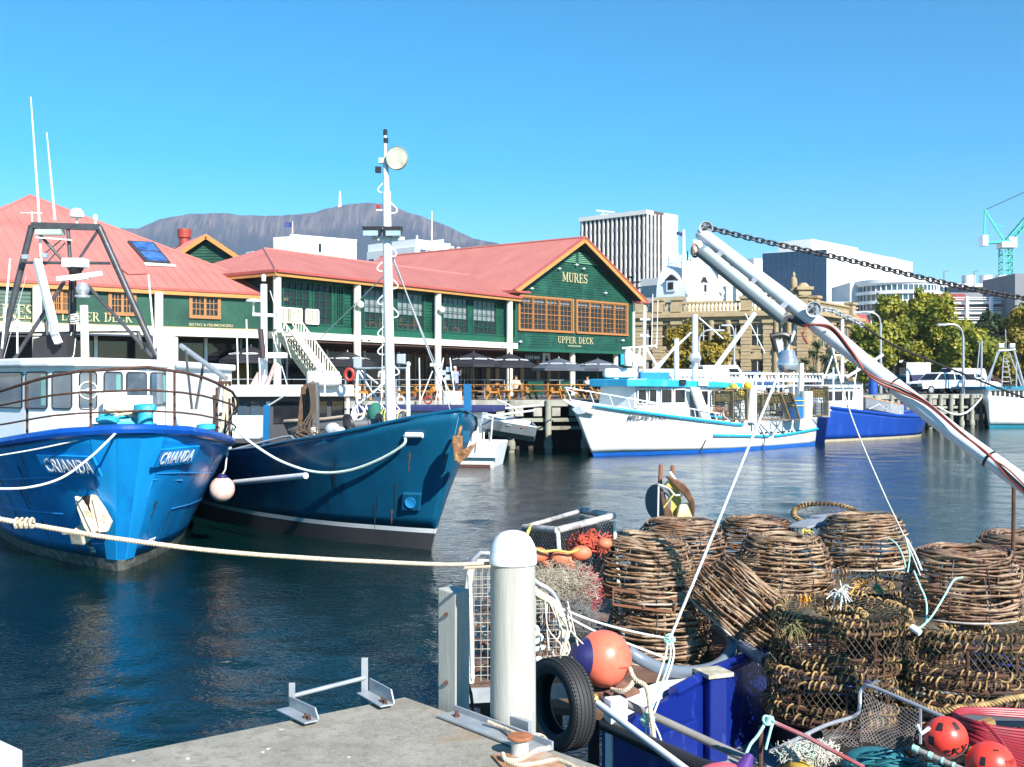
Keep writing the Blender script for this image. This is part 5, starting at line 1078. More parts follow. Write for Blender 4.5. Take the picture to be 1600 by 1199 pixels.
def on_hull_text(h, side, txt, px, z, size, m, t, depth=.008, plate=None, sx=1.0, space=1.0):
    q = h.q_px(side, px, z); p = h.P(side, q, z, .03); a = h.P(side, q+.01, z, .03); b = h.P(side, q, z+.2, .03)
    x = (a-p).normalized() * (-1 if side < 0 else 1); up = (b-p).normalized(); nn = x.cross(up).normalized()
    if nn.y > 0: x = -x; nn = -nn
    up = nn.cross(x).normalized()
    w_ = size*len(txt)*.66*sx*space
    par = t
    if plate: mb = MB(); mb.obox(p+up*size*.34, x*(w_/2+.06), up*size*.52, nn*.02); par = mb.build('name_plate', plate, t)
    text_obj(txt, size, m, t if par is t else par, p+nn*.035, x, up, depth, sx=sx, space=space)
    return p, x, up, nn
def rope(name, pts, r, m, label, cat='rope', n=7, group=None, sp=5):
    return tag(MB().tube(spline(pts, sp), r, n).build(name, m, smooth=True), label, cat, group)
def hullmat(name, col, **k): k.setdefault('stretch', (1,1,.3)); return mat(name, col, .34, coat=.15, **k)
# ---------------- bright blue trawler
crb = hullmat('bright_blue_hull', (.006,.27,.68), var=.14, scale=1.6, bump=.014, bscale=2.2, col2=(.004,.17,.50), thr=.60, s2=2.4)
crb2 = hullmat('dark_blue_rail', (.004,.07,.36), var=.15, scale=3, col2=(.25,.5,.75), thr=.74, s2=9)
H = Hull((-6.08,17.3), 25, 18, 1.45, ([0,.6,1.5,3,5,8,18],[2.47,2.40,2.26,2.08,1.92,1.9,2.2]), ([0,.25,.6,1.1,2,3,4,6,12,18],[.20,.62,1.0,1.38,1.86,2.18,2.38,2.5,2.5,2.1]), ([0,1,2,3,4.3,6,9,14,18],[.03,.42,.82,1.15,1.45,1.75,2.0,2.0,1.6]), 1.1)
tb = thing('fishing_boat', 'bright blue steel fishing trawler moored bow on at the left', 'boat', (H.O.x,H.O.y,0))
H.surf('antifouling', mat('grey_waterline', (.13,.13,.11), .7, var=.4, scale=5, col2=(.35,.33,.28), thr=.6, s2=6), tb, -.5, .2, 2); H.surf('hull', crb, tb, .2, lambda s: H.sheer(s), 10, solid=.04); H.transom(crb, tb); H.deck(mat('deck_grey', (.28,.3,.3), .7, var=.2), tb, .75); H.rim(crb2, tb, .085)
rows = [[H.P(sd, q, z, .02) for sd, q in ((-1,.012),(-1,.004),(-1,0),(1,0),(1,.004),(1,.012))] for z in [lerp(.2,2.4,i/12) for i in range(13)]]
MB().grid(rows).build('stem_plate', hullmat('stem_sunlit_blue', (.010,.33,.78), var=.08, scale=1), tb, smooth=True)  # paler than the hull: sunlight on the stem is put into its blue
lw = mat('letter_white', (.82,.84,.86), .5)
on_hull_text(H, -1, 'CRIANDA', 118, 1.76, .36, lw, tb, plate=crb, sx=.62, space=1.12); on_hull_text(H, 1, 'CRIANDA', 269, 1.88, .32, lw, tb, plate=crb, sx=.62, space=1.12)
on_hull_text(H, -1, '25', 152, .33, .15, lw, tb, .01); on_hull_text(H, 1, 'M25', 229, .4, .17, lw, tb, .01)
weld = hullmat('weld_blue', (.03,.30,.66), var=.1)
for sd, pts in ((-1, ((.06,1.5),(.014,1.62),(.010,1.3),(.012,.5),(.03,.45))), (1, ((.055,1.5),(.012,1.6),(.010,1.3),(.03,.55)))):
    MB().tube([H.P(sd,q,z,.012) for q, z in pts], .014, 5).build('weld_seam', weld, tb)
for sd in (-1, 1):
    MB().tube([H.P(sd, q, 1.72-q*1.6, .01) for q in [i/30*.3+.015 for i in range(30)]], .008, 5).build('weld_seam', weld, tb); MB().tube([H.P(sd, q, 1.0-q*.6, .01) for q in [i/30*.3+.06 for i in range(30)]], .007, 5).build('weld_seam', weld, tb)
# anchor on the left bow
q = H.q_px(-1, 148, .95); p = H.P(-1,q,.98,.04); a = H.P(-1,q+.01,.98,.04); x = (p-a).normalized(); up = (H.P(-1,q,1.3,.04)-p).normalized(); nn = x.cross(up).normalized(); nn = nn if nn.y < 0 else -nn
ta = thing('anchor', 'white painted anchor with two flukes housed on the bright blue bow', 'anchor', p)
MB().lathe([(.32,-.02),(.32,.05),(.28,.08)], p+up*.08+x*.05, 24, axis=nn).build('hawse_plate', mat('anchor_recess', (.02,.014,.014), .8, var=.4), ta, smooth=True)
anc = mat('anchor_white', (.72,.64,.50), .7, var=.2, scale=8, col2=(.35,.15,.06), thr=.6, s2=7)
for pl_, dd in ((((116,776),(124,778),(134,796),(147,818),(151,832),(141,838),(131,826),(120,796)),.42), (((141,773),(149,776),(162,796),(173,816),(166,832),(152,834),(144,812),(139,790)),.36)):
    pp_ = [at(x_, y_, p.y-dd+(838-y_)*.0006) for x_, y_ in pl_]; MB().prism(pp_, V(.02,.06,0)).build('fluke', anc, ta, bevel=.012)
    MB().tube([at((pl_[0][0]+pl_[1][0])/2, 780, p.y-dd-.005), at((pl_[4][0]+pl_[5][0])/2-1, 832, p.y-dd-.02)], [.012,.025], 6).build('fluke_rib', anc, ta, smooth=True)
MB().tube([p-x*.42+nn*.3-up*.18, p+x*.48+nn*.3-up*.05], .035, 8).build('stock', anc, ta, smooth=True)
MB().obox(p+nn*.25-up*.2, x*.15, up*.13, nn*.16).build('crown', anc, ta, bevel=.03); MB().tube([p+nn*.2, p+nn*.0+up*.35], .05, 8).build('shank', anc, ta, smooth=True)
# rusty bow rail
def bowrail(hz, q1): return [H.P(sd, q, H.sheer(q*H.L)+hz(q), 0) for sd, q in [(-1, q1*(1-i/16)) for i in range(16)] + [(1, .36*i/16) for i in range(17)]]
tr_ = rust
MB().tube(bowrail(lambda q: .98-q*1.1, .30), .026, 8).build('top_rail', tr_, tb, smooth=True)
MB().tube(bowrail(lambda q: .63, .30), .018, 7).build('mid_rail', tr_, tb, smooth=True); MB().tube(bowrail(lambda q: .30, .30), .016, 7).build('mid_rail', tr_, tb, smooth=True)
for sd, q in ((-1,.012),(-1,.07),(-1,.14),(-1,.21),(-1,.28),(1,.02),(1,.09),(1,.155),(1,.22),(1,.29),(1,.35)): z = H.sheer(q*H.L); MB().tube([H.P(sd,q,z), H.P(sd,q,z)+V(0,0,.98-q*1.1)], .022, 7).build('stanchion', tr_, tb, smooth=True)
def streaks(h, side, lst, m, t):
    for q, z, ln, w_ in lst:
        rows = []
        for j in range(6): u = j/5; ww = w_*(1-u*.8)/h.L; rows.append([h.P(side, q-ww+.0006*math.sin(j*2+q*90), z-ln*u, .007), h.P(side, q+.0, z-ln*u, .008), h.P(side, q+ww, z-ln*u, .007)])
        MB().grid(rows).build('rust_streak', m, t)
rsm = mat('rust_run', (.20,.11,.06), .8, var=.4, scale=12); rsd = mat('grime_run', (.03,.09,.12), .7, var=.4, scale=12); rr5 = random.Random(50)
streaks(H, -1, [(.035,.55,.35,.05),(.052,.42,.2,.03),(.11,1.5,.5,.02),(.16,1.7,.7,.025),(.09,2.0,.3,.02)], rsm, tb); streaks(H, 1, [(.05,1.9,.5,.02),(.12,1.8,.6,.03),(.18,1.75,.8,.03),(.2,.8,.5,.03)], rsm, tb)
streaks(H, -1, [(rr5.uniform(.03,.3), rr5.uniform(.5,1.9), rr5.uniform(.2,.7), rr5.uniform(.015,.04)) for _ in range(16)], rsd, tb); streaks(H, 1, [(rr5.uniform(.02,.3), rr5.uniform(.5,1.9), rr5.uniform(.2,.6), rr5.uniform(.015,.04)) for _ in range(12)], rsd, tb)
# bollards and winch on the foredeck
turq = mat('turquoise_paint', (.03,.38,.50), .5, var=.2, scale=9, col2=(.55,.6,.6), thr=.68, s2=8)
for s, la, h_ in ((1.0,-.25,.55),(1.0,.35,.75),(3.1,-1.2,.4),(3.4,1.75,.6)): c = H.C(s,la,H.sheer(s)-.35); MB().lathe([(.13,0),(.13,h_),(.19,h_+.02),(.19,h_+.1),(.1,h_+.12)], c, 14).build('bollard', turq, tb, smooth=True)
c = H.C(1.35,.05,2.52); mb = MB(); mb.lathe([(.17,-.4),(.17,.4)], c, 14, axis=H.v); mb.build('winch_drum', turq, tb, smooth=True); MB().obox(c-V(0,0,.25), H.v*.5, H.u*.22, (0,0,.25)).build('winch_base', turq, tb)
r = random.Random(5)
mb = MB()
for k in range(5): mb.tube([c + H.v*(.32*math.sin(i*.5+k)) + H.u*(.25*math.cos(i*.5+k*2)) + V(0,0,.14+.05*math.sin(i*1.3+k)+k*.02) for i in range(14)], .018, 5)
tag(mb.build('rope_coil', ropet, smooth=True), 'tan rope tangle heaped on the winch of the bright blue boat', 'rope')
# wheelhouse
WP = [(-85,26.0),(-45,24.2),(-4,22.9),(39,22.1),(79,21.7),(118,21.5),(157,21.7),(193,22.3),(230,23.1),(263,24.2)]
wp = [V((x-800)/FPX*D, D, 0) for x, D in WP]; ctr = V(-9.4,26.5,0); bk = [V(-7.6,29.5,0), V(-13.5,29.5,0)]
outl = wp + bk; mb = MB(); mb.prism([(p.x,p.y,1.3) for p in outl], (0,0,2.24)); mb.build('wheelhouse', white, tb)
mb = MB(); big = [p + (p-ctr).normalized()*.16 for p in outl]; mb.prism([(p.x,p.y,3.54) for p in big], (0,0,.17)); mb.build('wheelhouse_roof', white, tb, bevel=.04)
for i in range(len(wp)-1):
    W = Wall((wp[i].x,wp[i].y),(wp[i+1].x,wp[i+1].y)); ln = W.len; a, b = .07, ln-.07; 
    if i == 8: a = .12; b = ln-.16
    z0, z1 = 2.70, 3.43
    if i >= 6: z0 = 2.74
    pts = []
    for cx_, cz_, sg in ((a+.07,z0+.07,2),(b-.07,z0+.07,3),(b-.07,z1-.07,0),(a+.07,z1-.07,1)):
        for k in range(4): an = math.pi/2*(sg+k/3); pts.append((cx_+.07*math.cos(an), cz_+.07*math.sin(an)))
    mb = MB(); mb.prism([W.pt(x_,z_,.03) for x_, z_ in pts], -W.n*.04); wn_ = mb.build('wheelhouse_window', mat('boat_glass', (.10,.14,.18), .08, var=.35, scale=1.5, spec=1.0), tb)
    mb = MB(); mb.tube([W.pt(x_,z_,.03) for x_, z_ in pts], .014, 5, closed=True); mb.build('rubber_seal', blk, wn_)
    if i in (3,6,8): mb = MB(); W.box(mb, b-.18, b-.05, z0+.06, z1-.05, .025, .036); mb.build('curtain', mat('green_curtain', (.16,.34,.33), .8, var=.3, scale=8, stretch=(6,6,.5)), wn_)
    if i == 5:
        c = W.pt(ln/2,(z0+z1)/2,.05); mb = MB(); mb.tube([c+(W.d*math.cos(k*math.pi/10)+V(0,0,1)*math.sin(k*math.pi/10))*.17 for k in range(20)], .014, 5, closed=True); mb.bar(c-W.d*.16,c+W.d*.16,.016,.016); mb.build('clear_view_screen', white2, wn_); mb = MB(); mb.lathe([(.05,0),(.05,.03)], c, 12, axis=W.n); mb.build('screen_motor', alu, wn_)
mb = MB(); c = wp[8].lerp(wp[9],.9); MB().lathe([(.10,0),(.10,1.6),(.13,1.62),(.13,1.66)], (c.x+.12,c.y-.1,1.95), 14).build('vent_trunk', white2, tb, smooth=True)
c = at(262,560,24.5); mb = MB(); mb.obox(c+V(0,0,.15), (.16,0,0),(0,.3,0),(0,0,.34)); mb.build('life_raft_box', white, tb, bevel=.05)
for px, py, D, w_, h_ in ((96,655,20.8,.16,.05),(213,636,21.6,.30,.22),(180,640,21.2,.2,.35)): c = at(px,py,D+.2); MB().obox(c,(w_,0,0),(0,.12,0),(0,0,h_)).build('deck_box', white, tb, bevel=.02)
# gantry
gt = thing('boat_gantry', 'dark steel A-frame gantry on the wheelhouse roof of the bright blue boat', 'gantry', at(105,560,25.2)) if False else tb
G0 = 25.2
def gp(x, y, D=G0): return at(x, y, D)
MB().bar(gp(50,353), gp(156,356), .14,.14).build('gantry_beam', steel, tb)
for a, b in ((gp(50,353),gp(-2,560)),(gp(155,356),gp(247,562))): MB().tube([a,b],.075,10).build('gantry_leg', steel, tb, smooth=True)
for a, b, r_ in ((gp(52,356),gp(100,410),.035),(gp(155,358),gp(122,408),.035),(gp(106,356),gp(110,412),.045),(gp(38,411),gp(172,412),.035),(gp(101,440,25.0),gp(22,562,24.6),.045),(gp(138,448,25.0),gp(240,560,24.6),.045),(gp(112,440),gp(112,560),.06),(gp(72,500),gp(76,560),.05),(gp(5,521),gp(218,519),.025),(gp(0,526),gp(130,526),.018),(gp(216,520),gp(222,545),.05),(gp(100,372),gp(60,405),.015),(gp(102,380),gp(70,415),.015)): MB().tube([a,b], r_, 8).build('gantry_brace', steel, tb, smooth=True)
ante = mat('whip_white', (.85,.85,.85), .4)
for a, b, l in ((gp(48,152),gp(60,322),'whip'),(gp(73,208),gp(86,345),'whip')): MB().tube([b, a], [.03,.012], 6).build('whip_antenna', ante, tb, smooth=True)
MB().tube([gp(60,322), gp(66,440), gp(70,470)], .028, 6).build('whip_antenna', ante, tb, smooth=True); MB().tube([gp(16,405,24.5), gp(3,545,24.3)], .022, 6).build('whip_antenna', ante, tb, smooth=True); MB().tube([gp(41,432,24.5), gp(6,560,24.3)], .008, 5).build('stay_wire', galv, tb)
MB().tube([gp(232,430,24), gp(242,545,24)], .02, 6).build('whip_antenna', ante, tb, smooth=True)
mb = MB(); mb.tube([gp(50,355),gp(50,331)],.015,5); mb.tube([gp(32,333),gp(66,334)],.01,5); mb.build('vhf_aerial', ante, tb)
c = gp(120,337); MB().lathe([(.0,.16),(.09,.15),(.15,.08),(.17,0),(.16,-.05),(.03,-.06),(.03,-.24)], c, 18, capb=False).build('sat_dome', white, tb, smooth=True)
c = gp(149,345); mb = MB(); mb.lathe([(.03,-.12),(.03,0),(.05,0),(.05,.1),(.03,.14)], c, 10); mb.build('nav_light', white2, tb)
c = gp(118,412,25.0); MB().obox(c,(.26,0,0),(0,.18,0),(0,0,.105)).build('radar_box', white, tb, bevel=.03); mb = MB(); mb.lathe([(.2,-.11),(.1,-.28)], c, 4); mb.build('radar_foot', blk, tb)
MB().bar(gp(88,437,24.7), gp(160,428,24.9), .1,.11).build('radar_scanner', white, tb, bevel=.02); MB().bar(gp(112,437,24.8), gp(137,434,24.8), .16,.08).build('scanner_gearbox', white2, tb)
c = gp(129,452,24.6); MB().lathe([(.0,.15),(.1,.12),(.15,.02),(.14,-.08),(.1,-.14),(.17,-.15),(.17,-.19)], c, 18).build('floodlight', alu, tb, smooth=True)
MB().tube([gp(131,478,24.6), gp(133,562,24.6)], .09, 14).build('short_mast', cream, tb, smooth=True)
MB().bar(gp(58,408,24.9), gp(87,520,24.0), .16,.16).build('derrick_arm', white, tb, bevel=.02); MB().bar(gp(82,515,24.2), gp(92,537,24.2), .18,.12).build('derrick_foot', white2, tb)
for px, py in ((40,402),(70,400)): MB().obox(gp(px,py,24.9), (.07,0,0),(0,.06,0),(0,0,.05)).build('work_light', alu, tb)
MB().bar(gp(57,372,25.1), gp(112,376,25.1), .1,.03).build('light_bar', white2, tb); MB().obox(gp(78,364,25.2),(.3,0,0),(0,.12,0),(0,0,.06)).build('light_hood', mat('pale_green', (.4,.5,.42), .5), tb)
c = gp(27,510,23.8); MB().lathe([(.02,-.6),(.02,0),(.1,0),(.08,.08),(.02,.14)], c, 12).build('gps_mushroom', white, tb, smooth=True)
mb = MB(); r = random.Random(8)
for k in range(5): mb.tube([gp(118,492+k*2,24.7)+V(.12*math.cos(i*.8+k), .1*math.sin(i*.8+k), -.02*k+.02*math.sin(i+k)) for i in range(9)], .012, 4)
mb.tube(spline([gp(112,520,24.7),gp(106,545,24.7),gp(114,558,24.7),gp(118,530,24.7)]),.012,4); mb.build('cable_bundle', ropew, tb)
mb = MB(); 
for k in range(3): mb.tube([gp(110+k*4,412,25), gp(108+k*5,480,25), gp(112+k*3,555,25)], .025, 5)
mb.build('hydraulic_hose', blk, tb)
MB().prism([gp(50,560,24.4),gp(52,530,24.4),gp(90,520,24.4),gp(104,525,24.4),gp(104,560,24.4)], (0,.4,0)).build('net_cover', mat('black_cover', (.02,.018,.022), .8), tb)
# derrick at the wheelhouse side and gear at the right quarter
MB().tube([at(283,541,23.6), at(353,592,22.3)], .055, 10).build('side_boom', galv, tb, smooth=True)
for a, b in (((290,548),(300,640)),((318,570),(306,640)),((345,590),(330,690))): MB().tube([at(*a,23.2), at(*b,23.0)], .03, 6).build('boom_stay', steel, tb)
MB().obox(at(351,600,22.2), (.11,0,0),(0,.1,0),(0,0,.05)).build('boom_head', rust, tb)
for k, (a, b) in enumerate((((335,618),(338,690)),((350,598),(352,690)))): MB().tube([at(*a,22.0), at(*b,22.0)], .04, 8).build('gallows_post', rust, tb, smooth=True)
mb = MB(); r = random.Random(4)
for k in range(9): x0 = 346+r.uniform(0,20); mb.tube(spline([at(x0,600+r.uniform(0,12),21.9), at(x0+r.uniform(-8,8),640,21.8), at(x0+r.uniform(-10,6),680,21.7), at(348+r.uniform(-4,10),712,21.6)]), .014, 4)
tag(mb.build('rope_bundle', ropet, smooth=True), 'bundle of tan mooring ropes hanging at the right quarter of the bright blue boat', 'rope')
# fender buoy between the two blue boats
t = thing('fender_buoy', 'round pale pink fender hanging between the bright blue and teal hulls', 'fender', at(347,765,21.3)); c = at(347,765,21.3); MB().ell(c,.245,.245,.25,24,16).build('ball', mat('pink_fender', (.80,.42,.34), .45, var=.08, scale=4, col2=(.8,.7,.62), thr=.55, s2=2), t, smooth=True)
MB().lathe([(.13,.19),(.10,.25),(.06,.3)], c, 16).build('neck', navy, t, smooth=True); MB().tube([c+V(0,0,.28), at(352,735,21.3), at(355,708,21.5)], .015, 5).build('lanyard', ropew, t)
rope('mooring_rope', [at(182,676,17.2), at(168,690,17.0), at(140,716,16.6), at(95,748,16.3), at(40,763,16.2), at(-20,764,16.2)], .018, ropew, 'slack white mooring rope looping from the stem of the bright blue boat')
rope('mooring_rope', [at(225,560,16.9) if False else at(185,668,17.25), at(140,684,17.4), at(60,702,17.6), at(-10,714,17.8)], .014, ropew, 'thin white line lying along the left rail of the bright blue boat')

# ---------------- teal trawler
tlm = hullmat('teal_hull', (.004,.095,.19), var=.12, scale=1.2, bump=.010, bscale=1.6, col2=(.004,.065,.14), thr=.6, s2=2.2)
T = Hull((-.93,20.0), 33.4, 19, 1.15, ([0,.5,1.2,2,4.5,7,12,19],[2.72,2.60,2.40,2.22,1.86,1.62,1.5,1.7]), ([0,.4,1,2,3,4.5,7,12,19],[.03,.55,1.02,1.62,1.92,2.12,2.25,2.25,1.9]), ([0,1,2,3,5,7,12,19],[.01,.42,.85,1.2,1.72,1.95,2.0,1.5]), 1.05)
tt = thing('fishing_boat', 'dark teal steel trawler with tall white mast, second boat from the left', 'boat', (T.O.x,T.O.y,0))
T.surf('antifouling', mat('charcoal_antifouling', (.055,.055,.06), .6, var=.12, scale=2), tt, -.5, .33, 3); T.surf('boot_stripe', white, tt, .33, .42, 1, off=.004); T.surf('hull', tlm, tt, .42, lambda s: T.sheer(s), 10, solid=.03); T.transom(tlm, tt); T.deck(mat('deck_teal', (.05,.12,.16), .7, var=.2), tt, .6); T.rim(tlm, tt, .035)
streaks(T, -1, [(rr5.uniform(.03,.3), rr5.uniform(.7,1.8), rr5.uniform(.2,.6), rr5.uniform(.01,.03)) for _ in range(16)], mat('grime_teal', (.02,.05,.08), .7), tt); streaks(T, -1, [(.045,.75,.3,.02),(.03,1.9,.4,.015),(.2,1.6,.3,.02),(.27,1.4,.5,.02)], rsm, tt)
# bow roller/hawse pipe on near side, panel, anchor
q = T.q_px(-1, 652, 2.2); p = T.P(-1,q,2.24,.06); nn = (T.P(-1,q,2.24,.4)-p).normalized(); ax = (T.P(-1,q+.03,2.24)-T.P(-1,q,2.24)).normalized()
fl = MB().tube([p+ax*.17, p-ax*.17], .052, 12).build('fairlead', white2, tt, smooth=True)
rope('mooring_rope', [p+ax*.2, at(630,696,20.3), at(590,720,20.6), at(540,737,21.0), at(490,738,21.4), at(440,722,21.8), at(400,698,22.0), at(370,675,22.0), at(340,655,22.0)], .028, mat('green_white_rope', (.62,.72,.66), .75, var=.4, scale=50), 'thick green flecked mooring rope hanging across the dark teal hull')
MB().tube([T.P(-1,T.q_px(-1,x,z),z,.012) for x, z in ((478,1.35),(430,1.30),(380,1.22))], .07, 10).build('rubbing_bar', white2, tt, smooth=True) if False else MB().tube([at(478,744,20.6), at(366,755,22.8)], .06, 12).build('discharge_pipe', white2, tt, smooth=True)
q = T.q_px(-1, 644, 1.0); p = T.P(-1,q,.95,.0); x = (T.P(-1,q-.01,.95)-p).normalized(); up = (T.P(-1,q,1.2)-p).normalized(); nn = x.cross(up).normalized(); nn = nn if nn.y < 0 else -nn
mb = MB(); mb.obox(p+nn*.02, x*.2, up*.2, nn*.035); pl = mb.build('hawse_panel', tlm, tt, bevel=.03); mb = MB(); mb.lathe([(.07,.05),(.11,.06),(.1,.02)], p+nn*.02, 18, axis=nn); mb.build('hawse_ring', weld, pl, smooth=True)
q = T.q_px(1, 722, 2.0); p = T.P(1,q,1.95,.05); x = (T.P(1,q+.01,1.95)-p).normalized(); nn = Vector((x.y,-x.x,0)); nn = nn if nn.y < 0 else -nn; up = V(0,0,1)
ta = thing('anchor', 'rusty plough anchor stowed at the teal boat bow', 'anchor', p); am = mat('rusty_anchor', (.36,.20,.09), .8, var=.45, scale=14, col2=(.14,.05,.02), thr=.5, s2=9, bump=.01)
c = at(715,703,19.75); MB().obox(c+V(0,0,.12), (.09,0,0),(0,.1,0),(0,0,.13)).build('crown', am, ta, bevel=.02)
MB().prism([c+V(-.1,0,.08), c+V(.1,0,.0), c+V(.36,.1,.14), c+V(.2,.05,-.12), c+V(.02,0,-.26), c+V(-.06,0,-.12)], (0,-.1,0)).build('fluke', am, ta, bevel=.02)
MB().prism([c+V(-.1,.02,.16), c+V(-.02,.02,.2), c+V(.02,.0,-.22), c+V(-.05,0,-.2)], (0,-.16,0)).build('fluke', am, ta, bevel=.02); MB().tube([c+V(0,0,.2), c+V(.06,.1,.42)], .03, 8).build('shank', am, ta)
MB().obox(at(728,682,20.2), (.06,0,0),(0,.1,0),(0,0,.1)).build('anchor_pocket', tlm, tt)
c = T.P(1,.002,2.72)+V(.06,.1,.22); MB().obox(c, (.07,0,0),(0,.07,0),(0,0,.25)).build('bow_post', hullmat('teal_bright', (.006,.12,.30)), tt)
# mast
mx, my = -2.58, 22.4
def mp(px, py, D=22.4): return at(px, py, D)
MB().tube([mp(611,670), mp(606,430), mp(604,300)], [.105,.095,.085], 14).build('mast', white, tt, smooth=True); MB().tube([mp(604,300), mp(603,262)], .055, 12).build('mast_top', mat('mast_shaded', (.45,.48,.62), .4), tt, smooth=True) if False else MB().tube([mp(604,302), mp(602,248)], .06, 12).build('topmast', white2, tt, smooth=True)
MB().tube([mp(602,250), mp(602,205)], .03, 8).build('mast_spike', white2, tt); MB().lathe([(.045,0),(.045,.1),(.03,.12)], mp(602,212), 10).build('masthead_light', blk, tt); MB().lathe([(.05,0),(.05,.1)], mp(603,224), 10).build('masthead_light', blk, tt)
c = mp(620,248,22.2); mb = MB(); mb.lathe([(.10,.18),(.22,.08),(.245,0),(.235,-.02)], c, 28, axis=V(.25,.9,.1), capb=True, capt=False); mb.build('searchlight', alu, tt, smooth=True)
MB().lathe([(.0,.02),(.225,.0),(.225,-.02)], c, 28, axis=V(.25,.9,.1)).build('searchlight_glass', mat('lamp_reflector', (.72,.76,.74), .12, .6, var=.3, scale=5), tt, smooth=True)
MB().obox(mp(600,252), (.1,0,0),(0,.06,0),(0,0,.05)).build('lamp_bracket', white2, tt); MB().obox(mp(591,266), (.06,0,0),(0,.05,0),(0,0,.06)).build('side_light', blk, tt)
for px, py, sg in ((597,295,-1),(614,327,1),(613,395,1),(596,418,-1),(615,445,1),(597,470,-1),(616,490,1),(597,520,-1),(617,580,1),(597,548,-1),(618,640,1),(598,605,-1)):
    MB().tube(spline([mp(px-sg*6,py-12), mp(px+sg*6,py), mp(px+sg*4,py+6), mp(px-sg*5,py+7)], 4), .014, 6).build('mast_step', white2, tt, smooth=True)
MB().bar(mp(588,329), mp(603,329), .04,.03).build('light_bracket', white2, tt); MB().obox(mp(591,324),(.04,0,0),(0,.04,0),(0,0,.035)).build('red_light', mat('red_lens', (.4,.02,.02), .3), tt)
for sg, cxp in ((-1,582),(1,614)):
    c = mp(cxp,362,22.3); mb = MB(); mb.hexa([c+V(-.16,-.12,-.09),c+V(.16,-.12,-.09),c+V(.16,.1,-.09),c+V(-.16,.1,-.09)],[c+V(-.2,-.14,.08),c+V(.2,-.14,.08),c+V(.2,.12,.08),c+V(-.2,.12,.08)]); f = mb.build('floodlight', blk, tt); MB().obox(c+V(.02*sg,-.14,-.06),(.15,0,0),(0,.02,.0),(0,0,.05)).build('floodlight_glass', mat('lamp_reflector', (.7,.74,.72), .12), f)
MB().obox(mp(605,360),(.22,0,0),(0,.05,0),(0,0,.03)).build('crosstree', white2, tt); MB().obox(mp(607,374),(.33,.0,0),(0,.05,0),(0,0,.035)).build('ballast_box', white2, tt)
for a, b in (((611,400),(680,570)),((613,400),(703,640))): MB().tube([mp(*a), at(*b,26)], .016, 5).build('stay', white2, tt)
MB().tube([mp(600,432,22.5), mp(500,530,26)], .012, 5).build('stay', ropew, tt); MB().tube([mp(599,440), mp(596,640)], .008, 5).build('halyard', ropew, tt)
MB().tube([at(637,574,23.2), at(638,655,23.2)], .045, 8).build('rail_post', white2, tt, smooth=True); c = at(638,570,23.2); MB().ell(c,.05,.05,.06,10,6).build('nav_lamp', white2, tt, smooth=True)
# deck gear on teal boat
c = T.C(8.2,-1.2,1.5); MB().bar(at(416,695,24.8), at(417,634,24.8), .13,.13).build('davit_post', hullmat('teal_bright', (.006,.12,.30)), tt); MB().tube([at(417,636,24.8), at(446,618,25)], .02, 5).build('davit_arm', galv, tt)
gl = [at(362,704,25.2), at(400,694,24.9), at(440,684,24.4), at(455,682,24.2), at(464,692,24.0)]; MB().tube(gl, .025, 7).build('guard_rail', galv, tt, smooth=True)
for px, y0 in ((372,702),(398,695),(422,689),(450,683)): MB().tube([at(px,y0,24.7), at(px,y0+22,24.7)], .022, 6).build('guard_post', galv, tt)
t = thing('net_hauler', 'dark timber and steel hauling frame draped with hoses on the teal boat', 'hauler', at(480,690,24))
MB().prism([at(463,690,24),at(470,605,24),at(488,596,24),at(490,640,24),at(480,690,24)], (0,.25,0)).build('timber_cheek', mat('weathered_timber', (.12,.07,.04), .85, var=.5, scale=6, bump=.01), t)
MB().prism([at(482,690,23.8),at(484,598,23.8),at(496,598,23.8),at(497,690,23.8)], (0,.2,0)).build('steel_leg', mat('grey_frame', (.14,.15,.16), .6, var=.2), t)
for k in range(5): MB().tube(spline([at(482+k*2.5,600,23.7), at(486+k*2,640,23.6), at(470+k*6,668,23.5), at(466+k*7,684,23.5)],4), .016, 5).build('hose', mat('hose_brown', (.10,.07,.05), .6), t)
for k in range(6): MB().tube([at(482,668+k*2.5,23.5)+V((.18+.02*k)*math.cos(a*.55+k), .1*math.sin(a*.55), .09*math.sin(a*.55+k*.4)) for a in range(12)], .014, 5).build('hose', mat('hose_brown', (.10,.07,.05), .6), t)
MB().lathe([(.07,0),(.09,.1),(.09,.22),(.05,.3)], at(490,690,23.5), 14).build('float_lamp', mat('ivory', (.6,.55,.42), .5), t, smooth=True)
t = thing('net_reel', 'dark round reel with white rope and green bag on the teal foredeck', 'net reel', at(543,670,22.8))
c = at(545,665,22.8); MB().lathe([(.24,-.03),(.24,.03)], c, 24, axis=V(.8,.5,.2)).build('flange', blk, t, smooth=True); MB().lathe([(.09,0),(.09,.7)], c, 12, axis=V(.8,.5,.05)).build('drum', mat('reel_core', (.12,.12,.13), .6), t, smooth=True); MB().lathe([(.2,.68),(.2,.73)], c, 20, axis=V(.8,.5,.05)).build('flange', blk, t, smooth=True)
for k, (px, py) in enumerate(((520,672),(532,678))): tag(MB().ell(at(px,py,22.9), .17,.14,.15,14,9).build('float', mat('clear_float', (.45,.47,.52), .15, var=.4, scale=6), smooth=True), ['glassy grey float left of the net reel','second glassy float just below the reel flange'][k], 'float')
c = at(587,648,24.2); tag(MB().ell(c,.2,.16,.26,12,8).build('gear_bag', mat('bag_green', (.02,.13,.10), .8, var=.3, scale=4), smooth=True), 'dark green gear bag on the teal foredeck behind the mast foot', 'bag')
r = random.Random(12)
mb = MB()
